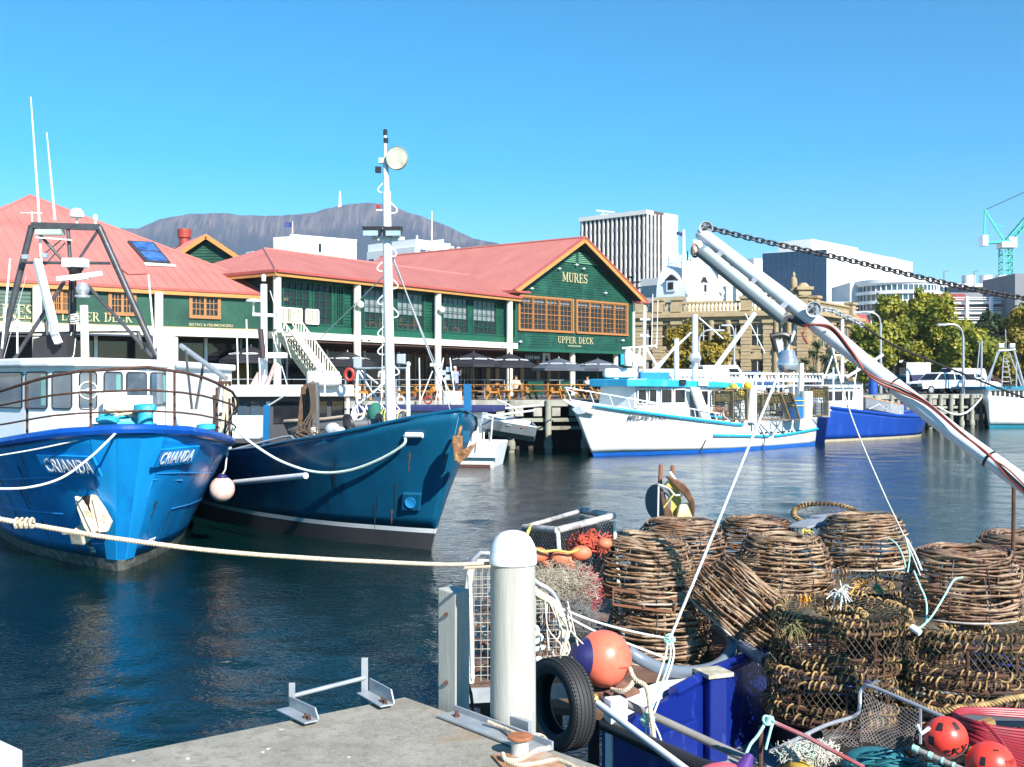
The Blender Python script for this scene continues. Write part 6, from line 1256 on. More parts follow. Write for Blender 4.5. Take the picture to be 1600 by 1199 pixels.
for k in range(10): x0 = 558+r.uniform(-6,24); mb.tube(spline([at(x0,632+r.uniform(0,6),24.4), at(x0+r.uniform(-6,10),648,24.3), at(x0+r.uniform(-10,8),662,24.2)],4), .014, 4)
tag(mb.build('rope_heap', ropew, smooth=True), 'heap of pale ropes left of the green bag on the teal boat', 'rope')
mb = MB()
for k in range(8): x0 = 602+r.uniform(-6,22); mb.tube(spline([at(x0,640+r.uniform(-6,6),23.4), at(x0+r.uniform(-10,10),655,23.3), at(x0+r.uniform(-8,8),672,23.2)],4), .015, 4)
tag(mb.build('rope_heap', mat('yellow_rope', (.55,.45,.12), .8, var=.3, scale=30), smooth=True), 'yellowish rope coil at the foot of the tall white mast', 'rope')

# ---------------- grey timber boat with white canopy behind the teal boat
gh = mat('grey_planks', (.115,.12,.125), .6, var=.25, scale=2.5, stretch=(.6,.6,5)); Kb = Hull(tuple(at(632,640,30).xy), 42, 15, .9, ([0,2,5,15],[2.45,2.2,2.0,2.0]), ([0,1,3,6,15],[.05,.85,1.7,1.95,1.7]), ([0,2,5,8,15],[.02,.8,1.5,1.7,1.4]), 1.2)
t = thing('timber_boat', 'grey planked wooden boat with long white canopy moored behind the teal boat', 'boat', (Kb.O.x,Kb.O.y,0))
Kb.surf('hull', gh, t, -.4, lambda s: Kb.sheer(s), 6, solid=.04); Kb.transom(gh, t); Kb.deck(mat('timber_deck', (.2,.14,.09), .8), t, .3); Kb.rim(mat('pale_rubbing_strake', (.48,.38,.30), .7, var=.2), t, .045)
for k in range(5): 
    for sd in (-1,1): MB().tube([Kb.P(sd,q,lerp(.2,Kb.sheer(q*15)-.18,k/4.5+.05),.012) for q in [i/20 for i in range(21)]], .012, 4).build('plank_edge', mat('plank_edge', (.06,.06,.065), .6), t)
A, B = at(352,620,30.6), at(552,616,31.8); W = Wall((A.x,A.y),(B.x,B.y)); mb = MB(); W.box(mb, -1.2, W.len, 2.82, 3.16, -2.6, .15); mb.build('canopy', white, t, bevel=.05)
mb = MB(); W.box(mb, -1.0, W.len-.2, 1.5, 2.8, -2.3, -.3); mb.build('cabin', mat('cabin_dark', (.035,.033,.038), .5), t)
for a, b, m in ((.3,.85,glassb),(1.0,1.35,glassb),(1.6,1.75,white2),(1.9,2.9,glass),(3.1,4.0,glass),(4.2,4.7,glass)): mb = MB(); W.box(mb, W.len*a/5, W.len*b/5, 2.05, 2.68, -.3, -.26); mb.build('cabin_window', m, t)
MB().bar(W.pt(W.len-.15,1.5,0), W.pt(W.len-.15,2.85,0), .07,.07,(1,0,0)).build('canopy_post', white2, t)
mb = MB(); mb.obox(at(382,668,27), (.45,0,0),(0,.3,0),(0,0,.28)); tag(mb.build('fish_bin', white, bevel=.04), 'white fish bin between the bright blue and teal boats', 'fish bin')
for i, (px, y0, y1) in enumerate(((370,515,745),(385,500,600),(405,560,600),(505,560,605))): MB().tube([at(px,y0,31), at(px+3,620,31)], .022, 6).build('whip_antenna', ante, t, smooth=True)
# its mast with grey steel, radar, life raft canister
MB().tube([at(413,620,31.5), at(412,445,31.5)], .10, 12).build('mast', white2, t, smooth=True); MB().lathe([(.06,0),(.07,.15),(.03,.2)], at(412,440,31.5), 10).build('masthead_light', white, t)
MB().tube([at(395,492,31.5), at(434,494,31.5)], .05, 8).build('mast_arm', white2, t); c = at(396,472,31.5); MB().lathe([(.02,-.38),(.02,-.02),(.22,0),(.2,.05),(.06,.09)], c, 16).build('gps_mushroom', white, t, smooth=True); MB().lathe([(.08,-.02),(.09,.1),(.03,.16)], at(432,490,31.5), 10).build('nav_lamp', white, t)
MB().tube([at(407,515,31.3), at(411,560,31.3)], .08, 10).build('exhaust', mat('exhaust_brown', (.05,.03,.035), .6), t, smooth=True)
MB().obox(at(432,556,31), (.28,0,0),(0,.2,0),(0,0,.08)).build('radar_box', white, t, bevel=.02); MB().tube([at(414,610,31), at(430,570,31)], .06, 8).build('derrick_foot', mat('pink_primer', (.65,.38,.36), .6), t)
MB().prism([at(390,604,31),at(402,582,31),at(404,604,31)], (0,.3,0)).build('pink_fairing', mat('pink_primer', (.65,.38,.36), .6), t)
for px, a in ((417,(413,590)),(425,(450,607))): MB().tube([at(px,520,31.4), at(*a,31.2)], .014, 5).build('stay', ropew, t)
MB().tube([at(422,455,31.5), at(455,560,31.2)], .012, 5).build('stay', ropew, t)
r2 = MB(); r2.lathe([(.22,-.45),(.24,-.3),(.24,.3),(.22,.45)], at(505,593,31.2), 14, axis=(1,.3,0)); r2.build('raft_canister', white, t, smooth=True)
c = at(546,586,31); MB().tube([c+V(.12*math.cos(a),.0,.16*math.sin(a)) for a in [i*math.pi/8 for i in range(16)]], .05, 8, closed=True).build('life_ring', mat('ring_red', (.34,.03,.02), .5), t, smooth=True)
MB().obox(at(559,567,27), (.1,0,0),(0,.08,0),(0,0,.14)).build('floodlight_grey', alu, tt, bevel=.02); MB().tube([at(558,580,27), at(557,640,27)], .035, 8).build('gantry_post', white2, tt)
MB().tube([at(556,576,27), at(637,576,24)], .025, 6).build('gantry_rail', white2, tt)
for a, b in (((560,580),(600,640)),((600,600),(560,632)),((565,580),(590,600))): MB().tube([at(*a,26.5), at(*b,26)], .022, 6).build('gantry_brace', white2, tt)
MB().obox(at(627,562,25), (.1,0,0),(0,.07,0),(0,0,.12)).build('floodlight_grey', alu, tt, bevel=.02)

# ---------------- white launch with navy roof behind the teal bow
Nb = Hull(tuple(at(560,690,47).xy), -104, 9.0, .8, ([0,3,9],[1.6,1.1,.95]), ([0,1,3,9],[.05,.9,1.3,1.25]), ([0,2,5,9],[.02,.8,1.15,1.1]), 1.0) if False else None
t = thing('motor_launch', 'white motor launch with navy roof behind the teal bow', 'boat', at(700,700,42)); lw_ = Wall((at(560,600,42.5).x,42.5),(at(778,600,41.5).x,41.5)); LQ = lw_.len
mb = MB(); mb.hexa([lw_.pt(0,-.3,-.1),lw_.pt(LQ-.25,-.3,-.1),lw_.pt(LQ-.25,-.3,-2),lw_.pt(0,-.3,-2)],[lw_.pt(0,1.0,.12),lw_.pt(LQ,.95,.12),lw_.pt(LQ,.95,-2.2),lw_.pt(0,1.0,-2.2)]); mb.build('hull', white, t, bevel=.06)
mb = MB(); lw_.box(mb, 0, LQ+.05, .38,.47,.06,.16); mb.build('rubbing_strake', white2, t); mb = MB(); lw_.box(mb, 0, LQ-.3, -.02,.1,-.05,.07); mb.build('boot_stripe', mat('boot_brown', (.10,.04,.03), .6), t)
mb = MB(); lw_.box(mb, .2, LQ-1.0, .9, 2.1, -1.8, -.15); mb.build('cabin', white, t)
for k in range(6): mb = MB(); lw_.box(mb, .5+k*.58, .98+k*.58, 1.45, 2.0, -.15, -.12); mb.build('cabin_window', glassb, t)
q = lw_.pt(LQ-1.35, 1.85, -.14); MB().lathe([(.1,0),(.1,.03)], q, 14, axis=lw_.n).build('porthole', glass, t)
mb = MB(); lw_.box(mb, -.2, LQ-.1, 2.1, 2.34, -2.1, .1); mb.build('cabin_roof', mat('navy_canvas', (.022,.03,.12), .7, var=.15), t, bevel=.05)
for px, y0, D in ((770,650,41.5),(747,668,41.5)): MB().tube([at(px,y0,D), at(px-3,y0+38,D)], .03, 6).build('stern_post', white2, t)
for k in range(4): MB().tube([lw_.pt(LQ-1.0+k*.22,.95,-.05), lw_.pt(LQ-1.0+k*.22,1.35,-.05)], .03, 6).build('stern_post', cream, t)
# gear above its roof: mast frames, radar, life rings
t2 = t
MB().tube([at(688,575,43), at(688,632,43)], .05, 8).build('mast', white2, t2); MB().obox(at(682,571,43), (.25,0,0),(0,.2,0),(0,0,.07)).build('radar', white, t2, bevel=.03)
for a, b in (((676,580),(655,632)),((688,585),(712,632)),((695,590),(700,632)),((703,560),(712,632)),((693,560),(680,632)),((655,560),(656,632))): MB().tube([at(*a,43), at(*b,43)], .025, 5).build('frame_stay', white2, t2)
for px, py in ((693,583),(700,590),(701,578)): MB().obox(at(px,py,43.2), (.1,0,0),(0,.08,0),(0,0,.1)).build('deck_lamp', alu, t2)
for k, px in enumerate((626,669)):
    c = at(px,626,40); MB().tube([c+V(.13*math.cos(a),0,.13*math.sin(a)) for a in [i*math.pi/8 for i in range(16)]], .035, 8, closed=True).build('life_ring', [mat('ring_white', (.75,.73,.68), .5), mat('ring_red', (.34,.03,.02), .5)][k], t2, smooth=True)
for px in (697,708,716): MB().lathe([(.13,0),(.15,.3),(.13,.5)], at(px,632,42.2), 12).build('gas_bottle', white2, t2, smooth=True)
# ---------------- aluminium dinghy hoisted by the wharf
t = thing('dinghy', 'grey aluminium dinghy hanging beside the wharf piles', 'dinghy', at(795,672,47)); rows = []
for i in range(9):
    s = i/8; c = at(lerp(752,834,s), lerp(655,668,s), 47.6); wd_ = .55*min(1,(s+.08)*2.2); dp = .62; rows.append([c+V(-.1,wd_*1.4,.25), c+V(0,wd_*.9,-dp*.7), c+V(0,0,-dp), c+V(0,-wd_*.9,-dp*.6), c+V(.1,-wd_*1.3,.02)])
MB().grid(rows).build('hull', alu, t, solid=.03); MB().tube([r_[0] for r_ in rows], .035, 6).build('gunwale', alu, t); MB().tube([r_[-1] for r_ in rows], .035, 6).build('gunwale', alu, t); MB().poly(*rows[-1]).build('transom', alu, t, solid=.03)
MB().bar(rows[4][0]-V(0,0,.2), rows[4][-1]-V(0,0,.1), .25,.03).build('thwart', alu, t); MB().bar(rows[6][0]-V(0,0,.2), rows[6][-1]-V(0,0,.1), .2,.03).build('thwart', mat('thwart_red', (.35,.08,.05), .6), t)
rope('hoist_line', [at(777,625,46), at(800,636,46.5), at(815,650,47)], .03, white2, 'white lifting spar above the aluminium dinghy', 'spar')
for a, b in (((772,650),(835,642)),((770,640),(845,634)),((745,645),(790,655))): tag(MB().tube([at(*a,48), at(*b,48)], .05, 6).build('boat_spar', white2, smooth=True), 'white spar at y%d leaning' % 0 if False else {650:'lower white spar lying beside the aluminium dinghy',640:'upper white spar lying beside the aluminium dinghy',645:'short white spar left of the aluminium dinghy'}[a[1]], 'spar')

# ---------------- white and turquoise boat
mw = hullmat('white_hull', (.80,.81,.80), var=.04, scale=.8, col2=(.62,.52,.36), thr=.73, s2=1.4); tq = hullmat('turquoise_trim', (.02,.36,.62), var=.1, scale=2, col2=(.35,.6,.68), thr=.68, s2=2)
M_ = Hull((2.50,47.0), -48, 16.2, 1.45, ([0,.8,2.2,4,6,8.5,12,16.2],[2.50,2.32,2.08,1.85,1.62,1.36,1.30,1.46]), ([0,.8,2,4,6,9,16.2],[.06,.75,1.35,1.85,2.1,2.2,1.95]), ([0,1.5,3,5,8,12,16.2],[.02,.45,.95,1.5,1.95,2.0,1.75]), 1.1)
t = thing('fishing_boat', 'white fishing boat with turquoise wheelhouse roof across the basin', 'boat', (M_.O.x,M_.O.y,0)); mt = t
M_.surf('antifouling', hullmat('boot_blue', (.01,.10,.42)), t, -.5, .15, 2); M_.surf('hull', mw, t, .15, lambda s: M_.sheer(s), 9, solid=.05); M_.transom(mw, t); M_.deck(mat('deck_white', (.6,.6,.58), .7, var=.1), t, .45)
sd = 1
MB().tube(M_.line(1,.04,.56,-.09,24,.05), .07, 8).build('rubbing_strake', tq, t, smooth=True); MB().tube(M_.line(-1,.04,.56,-.09,24,.05), .07, 8).build('rubbing_strake', tq, t, smooth=True)
MB().tube([M_.P(1,lerp(.42,.70,i/14),lerp(.80,.62,i/14),.06) for i in range(15)], .065, 8).build('rubbing_strake', tq, t, smooth=True); MB().tube([M_.P(1,lerp(.73,1,i/14),lerp(.62,.86,(i/14)**1.4),.06) for i in range(15)], .065, 8).build('rubbing_strake', tq, t, smooth=True)
for q in (.66,.685,.715,.755,.775,.79,.82,.84,.87,.885,.90,.925,.94,.955): p = M_.P(1,q,.80 if q < .72 else .78+(q-.7)*.2,.02); MB().obox(p, M_.u*.09, M_.v*.02, (0,0,.035)).build('scupper', blk, t)
streaks(M_, 1, [(.565+i*.011, 1.27-.02*(i % 2), .25+.12*((i*7) % 5), .05) for i in range(7)]+[(.30,2.0,.3,.03),(.45,1.5,.4,.03),(.70,1.2,.35,.04),(.85,1.2,.45,.04),(.80,.7,.4,.05)], mat('rust_stain', (.50,.36,.20), .7, var=.3, scale=5), t)
streaks(M_, 1, [(.90+i*.012, .66, .25+.08*(i % 3), .06) for i in range(5)], mat('rust_stain', (.50,.36,.20), .7), t)
on_hull_text(M_, 1, 'MELAB STAR', 1010, 1.62, .36, mat('letter_grey', (.16,.17,.19), .6), t, .015, sx=.9, space=1.15)
MB().tube(spline([M_.P(1,.625,1.36,.1), M_.P(1,.665,.6,.12), M_.P(1,.655,.02,.1)],5), .03, 6).build('hose', blk, t)
MB().tube([M_.P(1,.385,.6,.06), M_.P(1,.35,-.1,.06)], .03, 6).build('trailing_pole', steel, t)
# bow rail, roller
br = [M_.P(-1,.12,2.75), M_.P(-1,.04,2.95), M_.P(-1,0,3.02)] + [M_.P(1,lerp(0,.46,i/14),M_.sheer(lerp(0,.46,i/14)*16.2)+.53-.2*(i/14),.0) for i in range(15)]
MB().tube(br, .03, 7).build('bow_rail', white, t, smooth=True)
for i in range(11): q = .44*i/10; z = M_.sheer(q*16.2); MB().tube([M_.P(1,q,z), M_.P(1,q,z+.53-.2*q/.46)], .025, 6).build('stanchion', white, t)
MB().tube(spline([M_.P(1,.0,2.4,.05)+V(-.4,-.1,.1), M_.P(1,.02,2.1,.1)+V(-.2,-.1,0), M_.P(1,.035,1.9,.1)],5), .07, 7).build('anchor_chain_pipe', white2, t); MB().prism([at(893,640,46.6),at(905,634,46.6),at(915,646,46.6),at(902,648,46.6)], (0,-.12,0)).build('bow_anchor', galv, t)
# wheelhouse
def wm(s, lat, z): return M_.C(s, lat, z)
hw = 1.55; s0_, s1_, s2_ = 2.9, 6.0, 8.9
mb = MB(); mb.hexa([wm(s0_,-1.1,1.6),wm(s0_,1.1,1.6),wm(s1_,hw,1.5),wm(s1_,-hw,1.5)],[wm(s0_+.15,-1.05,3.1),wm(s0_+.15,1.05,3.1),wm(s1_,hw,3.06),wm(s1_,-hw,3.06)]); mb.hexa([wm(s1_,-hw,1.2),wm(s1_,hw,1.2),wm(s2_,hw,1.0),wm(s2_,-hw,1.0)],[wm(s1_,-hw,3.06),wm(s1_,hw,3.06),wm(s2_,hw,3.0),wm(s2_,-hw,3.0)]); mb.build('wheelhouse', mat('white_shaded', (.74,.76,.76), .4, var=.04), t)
mb = MB(); rf = [wm(2.4,-1.15,0),wm(2.4,1.15,0),wm(3.2,1.6,0),wm(9.9,1.85,0),wm(9.9,-1.85,0),wm(3.2,-1.6,0)]; n = len(rf); zt = [3.40,3.40,3.42,3.22,3.22,3.42]; mb.add([p+V(0,0,3.06 if i not in (3,4) else 2.98) for i, p in enumerate(rf)]+[p+V(0,0,zt[i]) for i, p in enumerate(rf)], [tuple(reversed(range(n))), tuple(range(n,2*n))]+[(i,(i+1) % n,(i+1) % n+n,i+n) for i in range(n)]); mb.build('wheelhouse_roof', tq, t, bevel=.04)
mb = MB(); mb.obox(wm(5.5,1.74,3.26), M_.u*.2, M_.v*.04, (0,0,.12)); mb.build('roof_box', blk, t)
mb = MB(); mb.obox(wm(6.9,1.8,3.22), M_.u*.35, M_.v*.03, (0,0,.13)); mb.build('roof_patch', white, t)
def mwin(a, b, z0, z1, la, lb):
    pa = wm(a,la+.03,0); pb = wm(b,lb+.03,0); W = Wall((pa.x,pa.y),(pb.x,pb.y)); mb = MB(); W.box(mb, 0, W.len, z0, z1, 0, .02); o = mb.build('wheelhouse_window', glass, t, bevel=.01); mb = MB(); W.box(mb,-.04,W.len+.04,z0-.04,z0,0,.04); W.box(mb,-.04,W.len+.04,z1,z1+.04,0,.04); W.box(mb,-.04,0,z0,z1,0,.04); W.box(mb,W.len,W.len+.04,z0,z1,0,.04); mb.build('window_frame', white2, o)
for a, b in ((3.1,3.55),(3.75,4.15),(4.45,5.05),(5.25,5.85)): mwin(a, b, 2.33, 2.92, lerp(1.1,1.55,(a-2.9)/3.1), lerp(1.1,1.55,(b-2.9)/3.1))
for a, b in ((7.0,7.5),(7.8,8.25),(8.4,8.75)): mwin(a, b, 2.2, 2.85, hw, hw)
mb = MB(); W = Wall((wm(6.25,hw+.03,0).x,wm(6.25,hw+.03,0).y),(wm(6.8,hw+.03,0).x,wm(6.8,hw+.03,0).y)); W.box(mb, 0, W.len, 1.3, 2.95, 0, .03); mb.build('door', glassb, t)
for s in (5.9, 9.0):
    mb = MB(); mb.prism([wm(s-.1,1.95,3.05), wm(s+.55,1.95,3.02), wm(s+1.3,2.12,1.35), wm(s+.7,2.12,1.4)], M_.v*-.12); mb.build('roof_support', white, t)
# person resting at the side
c = wm(8.1,1.9,1.75); mb = MB(); tp = thing('person', 'crew member bending over the side deck of the white and turquoise boat', 'person', c)
MB().tube([c+V(-.35,0,0), c+V(-.1,0,.28), c+V(.15,0,.2)], [.14,.17,.12], 10).build('shirt', mat('crew_rust', (.42,.18,.11), .8), tp, smooth=True); MB().ell(c+V(.28,-.05,.02), .1,.11,.12,10,8).build('head', mat('skin_crew', (.5,.3,.2), .5), tp, smooth=True); MB().ell(c+V(.28,0,.07), .11,.11,.1,10,8).build('hair', blk, tp, smooth=True)
MB().tube([c+V(.05,-.1,.2), c+V(.1,-.25,-.1), c+V(.3,-.3,-.25)], [.06,.05,.035], 8).build('arm', mat('skin_crew', (.5,.3,.2), .5), tp, smooth=True); MB().tube([c+V(-.35,0,.0), c+V(-.4,0,-.4), c+V(-.38,0,-.55)], [.13,.1,.08], 8).build('trousers', navy, tp, smooth=True)
MB().tube([wm(7.2,1.95,1.72), wm(8.7,2.1,1.52)], .06, 6).build('side_board', tq, t)
# masts, booms on it
def M2(px, py, D=50.5): return at(px, py, D)
for a, b, r_, nm in (((1086,605),(1086,492),.14,'main_mast'),((1057,600),(1057,530),.12,'main_mast'),((1007,600),(1007,478),.08,'fore_mast'),((1010,600),(1060,535),.06,'boom'),((1007,540),(1040,596),.06,'boom'),((1080,520),(1010,588),.05,'boom'),((1095,606),(1180,490),.11,'boom'),((1110,590),(1160,520),.05,'boom'),((1000,545),(990,600),.05,'brace'),((985,548),(998,600),.06,'brace'),((972,545),(1026,541),.05,'crosstree'),((1000,500),(1016,500),.05,'crosstree'),((1000,525),(1014,526),.06,'crosstree'),((1164,490),(1195,552),.025,'stay'),((1092,497),(1130,530),.03,'stay'),((1020,460),(1018,545),.02,'whip_antenna'),((1028,470),(1026,545),.02,'whip_antenna')):
    MB().tube([M2(*a), M2(*b)], r_, 9).build(nm, white, t, smooth=True)
MB().lathe([(.0,.25),(.25,.15),(.28,0),(.2,-.15)], M2(1086,560,50), 16, axis=(.2,-1,0)).build('searchlight', alu, t, smooth=True); MB().lathe([(.16,0),(.2,.4),(.10,.8)], M2(981,572,48.9), 14).build('vent_cowl', white, t, smooth=True); MB().obox(M2(968,584,49.6), (.75,0,0),(0,.5,0),(0,0,.22)).build('raft_box', white, t, bevel=.15)
mb = MB(); mb.obox(M2(1022,591,50.6), (.68,0,0),(0,.4,0),(0,0,.26)); tag(mb.build('fish_bin', mat('bin_cyan_blue', (.01,.23,.60), .5, var=.1), bevel=.04), 'bright blue fish bin on the turquoise wheelhouse roof', 'fish bin')
for s, la in ((9.7,1.4),(11.3,1.75),(14.0,1.5)): c = wm(s,la,1.0); MB().tube([c, c+V(0,0,1.9 if s != 9.7 else 1.6)], .13, 10).build('deck_post', white, t, smooth=True)
MB().tube([M2(1127,604,52), M2(1160,660,52)], .16, 10).build('crane_leg', white, t, smooth=True); MB().tube([M2(1172,660,52), M2(1176,607,52)], .2, 12).build('crane_column', white, t, smooth=True); MB().tube([M2(1166,606,52), M2(1195,609,52)], .12, 10).build('crane_head', white, t, smooth=True)
MB().tube([M2(1250,655,55), M2(1252,568,55)], .13, 10).build('aft_mast', white, t, smooth=True); MB().tube([M2(1259,655,54.5), M2(1260,612,54.5)], .32, 14).build('smoke_stack', mat('stack_cream', (.72,.68,.56), .6, var=.1, col2=(.4,.3,.18), thr=.62), t, smooth=True)
MB().tube([M2(1180,668,52), M2(1181,585,52)], .06, 8).build('aft_mast', white2, t)
MB().tube([wm(9.5,2.1,1.42),wm(12,2.15,1.4),wm(16,1.9,1.55)], .035, 6).build('aft_rail', white, t, smooth=True)
mb = MB(); c = at(1284,645,57); mb.box(c.x-.35,c.y-.3,1.45,c.x+.35,c.y+.3,2.2); mb.build('stern_box', galv, t)
# steel pots with nets on its aft deck
def fishtrap(label, px, py, D, w_, h_, dps=.45, tilt=0):
    c = at(px, py, D); t = thing('fish_trap', label, 'fish trap', (c.x, c.y, c.z), 'net traps on the white boat'); sh = tilt*h_
    fr = MB(); a = [V(-w_/2,-dps,0),V(w_/2,-dps,0),V(w_/2,dps,0),V(-w_/2,dps,0)]; b = [p+V(-sh,0,h_) for p in a]
    for q in (a,b):
        for i in range(4): fr.tube([c+q[i], c+q[(i+1) % 4]], .035, 6)
    for i in range(4): fr.tube([c+a[i], c+b[i]], .035, 6)
    fr.build('frame', mat('trap_frame', (.18,.12,.06), .7, var=.4), t); nm = MB()
    for i in range(1, 9):
        u = i/9; nm.tube([c+a[0].lerp(a[1],u), c+b[0].lerp(b[1],u)], .012, 4); nm.tube([c+a[0].lerp(b[0],u), c+a[1].lerp(b[1],u)], .012, 4); nm.tube([c+a[1].lerp(a[2],u), c+b[1].lerp(b[2],u)], .012, 4)
    kind(nm.build('netting', mat('trap_net', (.05,.06,.05), .8, var=.3), t), 'stuff')
    nb = MB(); nb.obox(c+V(-sh*.4,0,h_*.78), (w_*.4,0,0),(0,dps*.7,0),(0,0,h_*.16)); nb.build('bait_net', mat('ochre_net', (.16,.12,.04), .9, var=.5, scale=9), t, bevel=.03)
for i, (px, D, w_, h_, tl_) in enumerate(((1128,51.2,.9,1.35,0),(1150,51.8,.9,1.45,0),(1176,52.4,.8,1.2,0),(1210,52.8,1.35,1.25,.35),(1236,53.6,.7,1.3,.3),(1276,56.2,.95,1.5,0))): fishtrap(['net trap next to the slanting roof support','net trap beneath the yellow floats','net trap beside the white crane column','broad tilted net trap on the aft deck','tilted net trap left of the blue drum','net trap at the very stern behind the smoke stack'][i], px, 656 if i < 5 else 650, D, w_, h_, .4, tl_)
for i, (px, py) in enumerate(((1146,606),(1157,615),(1168,604),(1138,612))): tag(MB().ell(at(px,py,51.6), .2,.2,.2,12,8).build('float', mat('yellow_float', (.62,.42,.03), .5, var=.2, scale=4), smooth=True), ['yellow float left of the white boom, higher one','yellow float low between the boat nets','yellow float nearest the white crane column','yellow float tucked under the turquoise roof end'][i], 'float', 'yellow floats above the nets')
t = thing('blue_drum', 'blue plastic barrel with yellow marks on the aft deck of the white boat', 'drum', at(1241,655,54)); c = at(1241,655,54); MB().lathe([(.42,0),(.45,.35),(.42,.7),(.45,1.0),(.4,1.05)], c, 18).build('barrel', mat('drum_cyan', (.01,.15,.50), .4), t, smooth=True)
for k in range(2): MB().tube([c+V(.46*math.cos(a), .46*math.sin(a), .65+.25*k) for a in [math.pi+i*.3 for i in range(10)]], .03, 5).build('rope_band', mat('yellow_rope', (.55,.45,.12), .8), t)

# ---------------- boat with row of glass lamps, behind
t = thing('squid_boat', 'long dark boat with a white rack of glass lamps behind the white boat', 'boat', at(1150,620,60)); A, B = at(1010,600,57), at(1284,600,66); W = Wall((A.x,A.y),(B.x,B.y))
mb = MB(); W.box(mb, -.5, W.len+.5, -.3, 1.9, -3.4, 0); mb.build('hull', mat('dark_blue_grey', (.05,.07,.12), .5), t); mb = MB(); W.box(mb, .5, W.len*.55, 1.9, 3.2, -3, -.6); mb.build('cabin', mat('cabin_grey', (.35,.37,.4), .6), t)
mb = MB(); W.box(mb, 1.8, 6.0, 3.55, 4.0, -2.6, -.8); mb.build('cabin_roof', white, t, bevel=.15)
for z in (3.72, 3.30, 2.98): mb = MB(); W.box(mb, 0, W.len, z, z+.10, 0, .1); mb.build('lamp_rail', white, t)
bulb = mat('lamp_bulb_glass', (.70,.74,.78), .08, var=.2, scale=8); bm = []
for i in range(46):
    s = .3+(W.len-.6)*i/45; q = W.pt(s, 3.66, .05); o = MB().lathe([(.05,0),(.05,-.1),(.12,-.2),(.13,-.3),(.05,-.38)], q, 8).build('glass_lamp', bulb if i % 5 else alu, t, smooth=True)
for i in range(9): q = W.pt(W.len*i/8, 1.9, .05); MB().tube([q, q+V(0,0,1.95)], .05, 6).build('rack_post', white, t)
for px in (1302,1240,1216): MB().tube([at(px,640,62), at(px,575,62)], .05, 6).build('rack_post', white2, t)

# ---------------- royal blue boat
rb = hullmat('royal_blue_hull', (.008,.050,.30), var=.1, scale=1, col2=(.04,.08,.42), thr=.66, s2=2); Bb = Hull((25.7,68.2), 128.5, 12, .5, ([0,1,3,6,12],[1.52,1.38,1.22,1.35,1.9]), ([0,.6,1.5,3,6,12],[.1,.85,1.45,1.8,1.9,1.6]), ([0,1,3,6,12],[.03,.7,1.35,1.6,1.3]), 1.0)
t = thing('fishing_boat', 'royal blue fishing boat with white cabin and dinghy on deck', 'boat', (Bb.O.x,Bb.O.y,0)); Bb.surf('hull', rb, t, .12, lambda s: Bb.sheer(s), 6, solid=.05); Bb.surf('antifouling', mat('tan_waterline', (.42,.36,.24), .7), t, -.4, .12, 1); Bb.transom(rb, t); Bb.deck(mat('deck_blue', (.05,.08,.2), .7), t, .35); Bb.rim(rb, t, .09)
def bp(px, py, D=64): return at(px, py, D)
A, B = at(1279,600,62.5), at(1349,600,66); W = Wall((A.x,A.y),(B.x,B.y)); mb = MB(); W.box(mb, 0, W.len, 1.3, 2.95, -2.0, 0); mb.build('cabin', white, t, bevel=.05); mb = MB(); W.box(mb, -.2, W.len-.4, 2.95, 3.12, -2.2, .2); mb.build('cabin_roof', white, t, bevel=.05)
for px0, px1 in ((1290,1300),(1304,1316),(1321,1325),(1328,1332)): mb = MB(); W.box(mb, W.s_at(px0), W.s_at(px1), 2.2, 2.75, 0, .03); mb.build('cabin_window', glass, t, bevel=.02)
c = W.pt(W.s_at(1283), 2.45, .06); MB().tube([c+W.d*.2*math.cos(a)+V(0,0,.2*math.sin(a)) for a in [i*math.pi/8 for i in range(16)]], .05, 6, closed=True).build('life_ring', white2, t, smooth=True)
p, _, _, _ = on_hull_text(Bb, -1, '', 1316, 1.1, .2, lw, t) if False else (None,)*4
mb = MB(); c = at(1318,653,62.2); mb.obox(c, (.17,.1,0),(0,.03,0),(0,0,.08)); mb.build('name_plate', white, t)
MB().tube([bp(1316,598), bp(1316,500)], .1, 10).build('mast', white, t, smooth=True)
for a, b, r_ in (((1290,500),(1312,590),.05),((1310,530),(1288,592),.05),((1323,590),(1380,555),.09),((1285,587),(1322,587),.05),((1334,590),(1345,640),.04),((1300,555),(1330,556),.04),((1340,570),(1330,640),.03)): MB().tube([bp(*a), bp(*b)], r_, 7).build('boom', white, t, smooth=True)
c = bp(1300,592,64.5); MB().lathe([(.3,-.05),(.32,.1),(.2,.28),(.05,.34)], c, 14).build('radome', white, t, smooth=True)
for k, px in enumerate((1366,1376,1386,1396,1406)): MB().tube([bp(px,652,66), bp(px,640,66)], .03, 5).build('deck_rail_post', white2, t)
MB().tube([bp(1362,641,66), bp(1408,641,66.5)], .03, 6).build('deck_rail', white2, t); MB().tube([bp(1404,655,66.5), bp(1413,628,66.5)], .2, 8).build('bow_winch', rb, t)
td = thing('dinghy', 'grey dinghy with timber gunwale stowed on the royal blue boat', 'dinghy', bp(1378,640,66)); rows = []
for i in range(9):
    s = i/8; c = at(lerp(1350,1410,s), lerp(622,634,s), 66.3); wd_ = .65*min(1,(1.12-s)*2.2)*min(1,(s+.45)*1.6); rows.append([c+V(0,wd_,.05), c+V(0,wd_*.8,-.6), c+V(0,0,-.8), c+V(0,-wd_*.8,-.6), c+V(0,-wd_,0)])
MB().grid(rows).build('hull', mat('dinghy_grey', (.30,.32,.34), .5, var=.15, scale=2), td, solid=.04); MB().tube([r_[-1] for r_ in rows], .05, 6).build('gunwale', orange, td); MB().tube([r_[0] for r_ in rows], .05, 6).build('gunwale', orange, td); MB().poly(*rows[0]).build('transom', mat('dinghy_grey', (.30,.32,.34), .5), td, solid=.04)
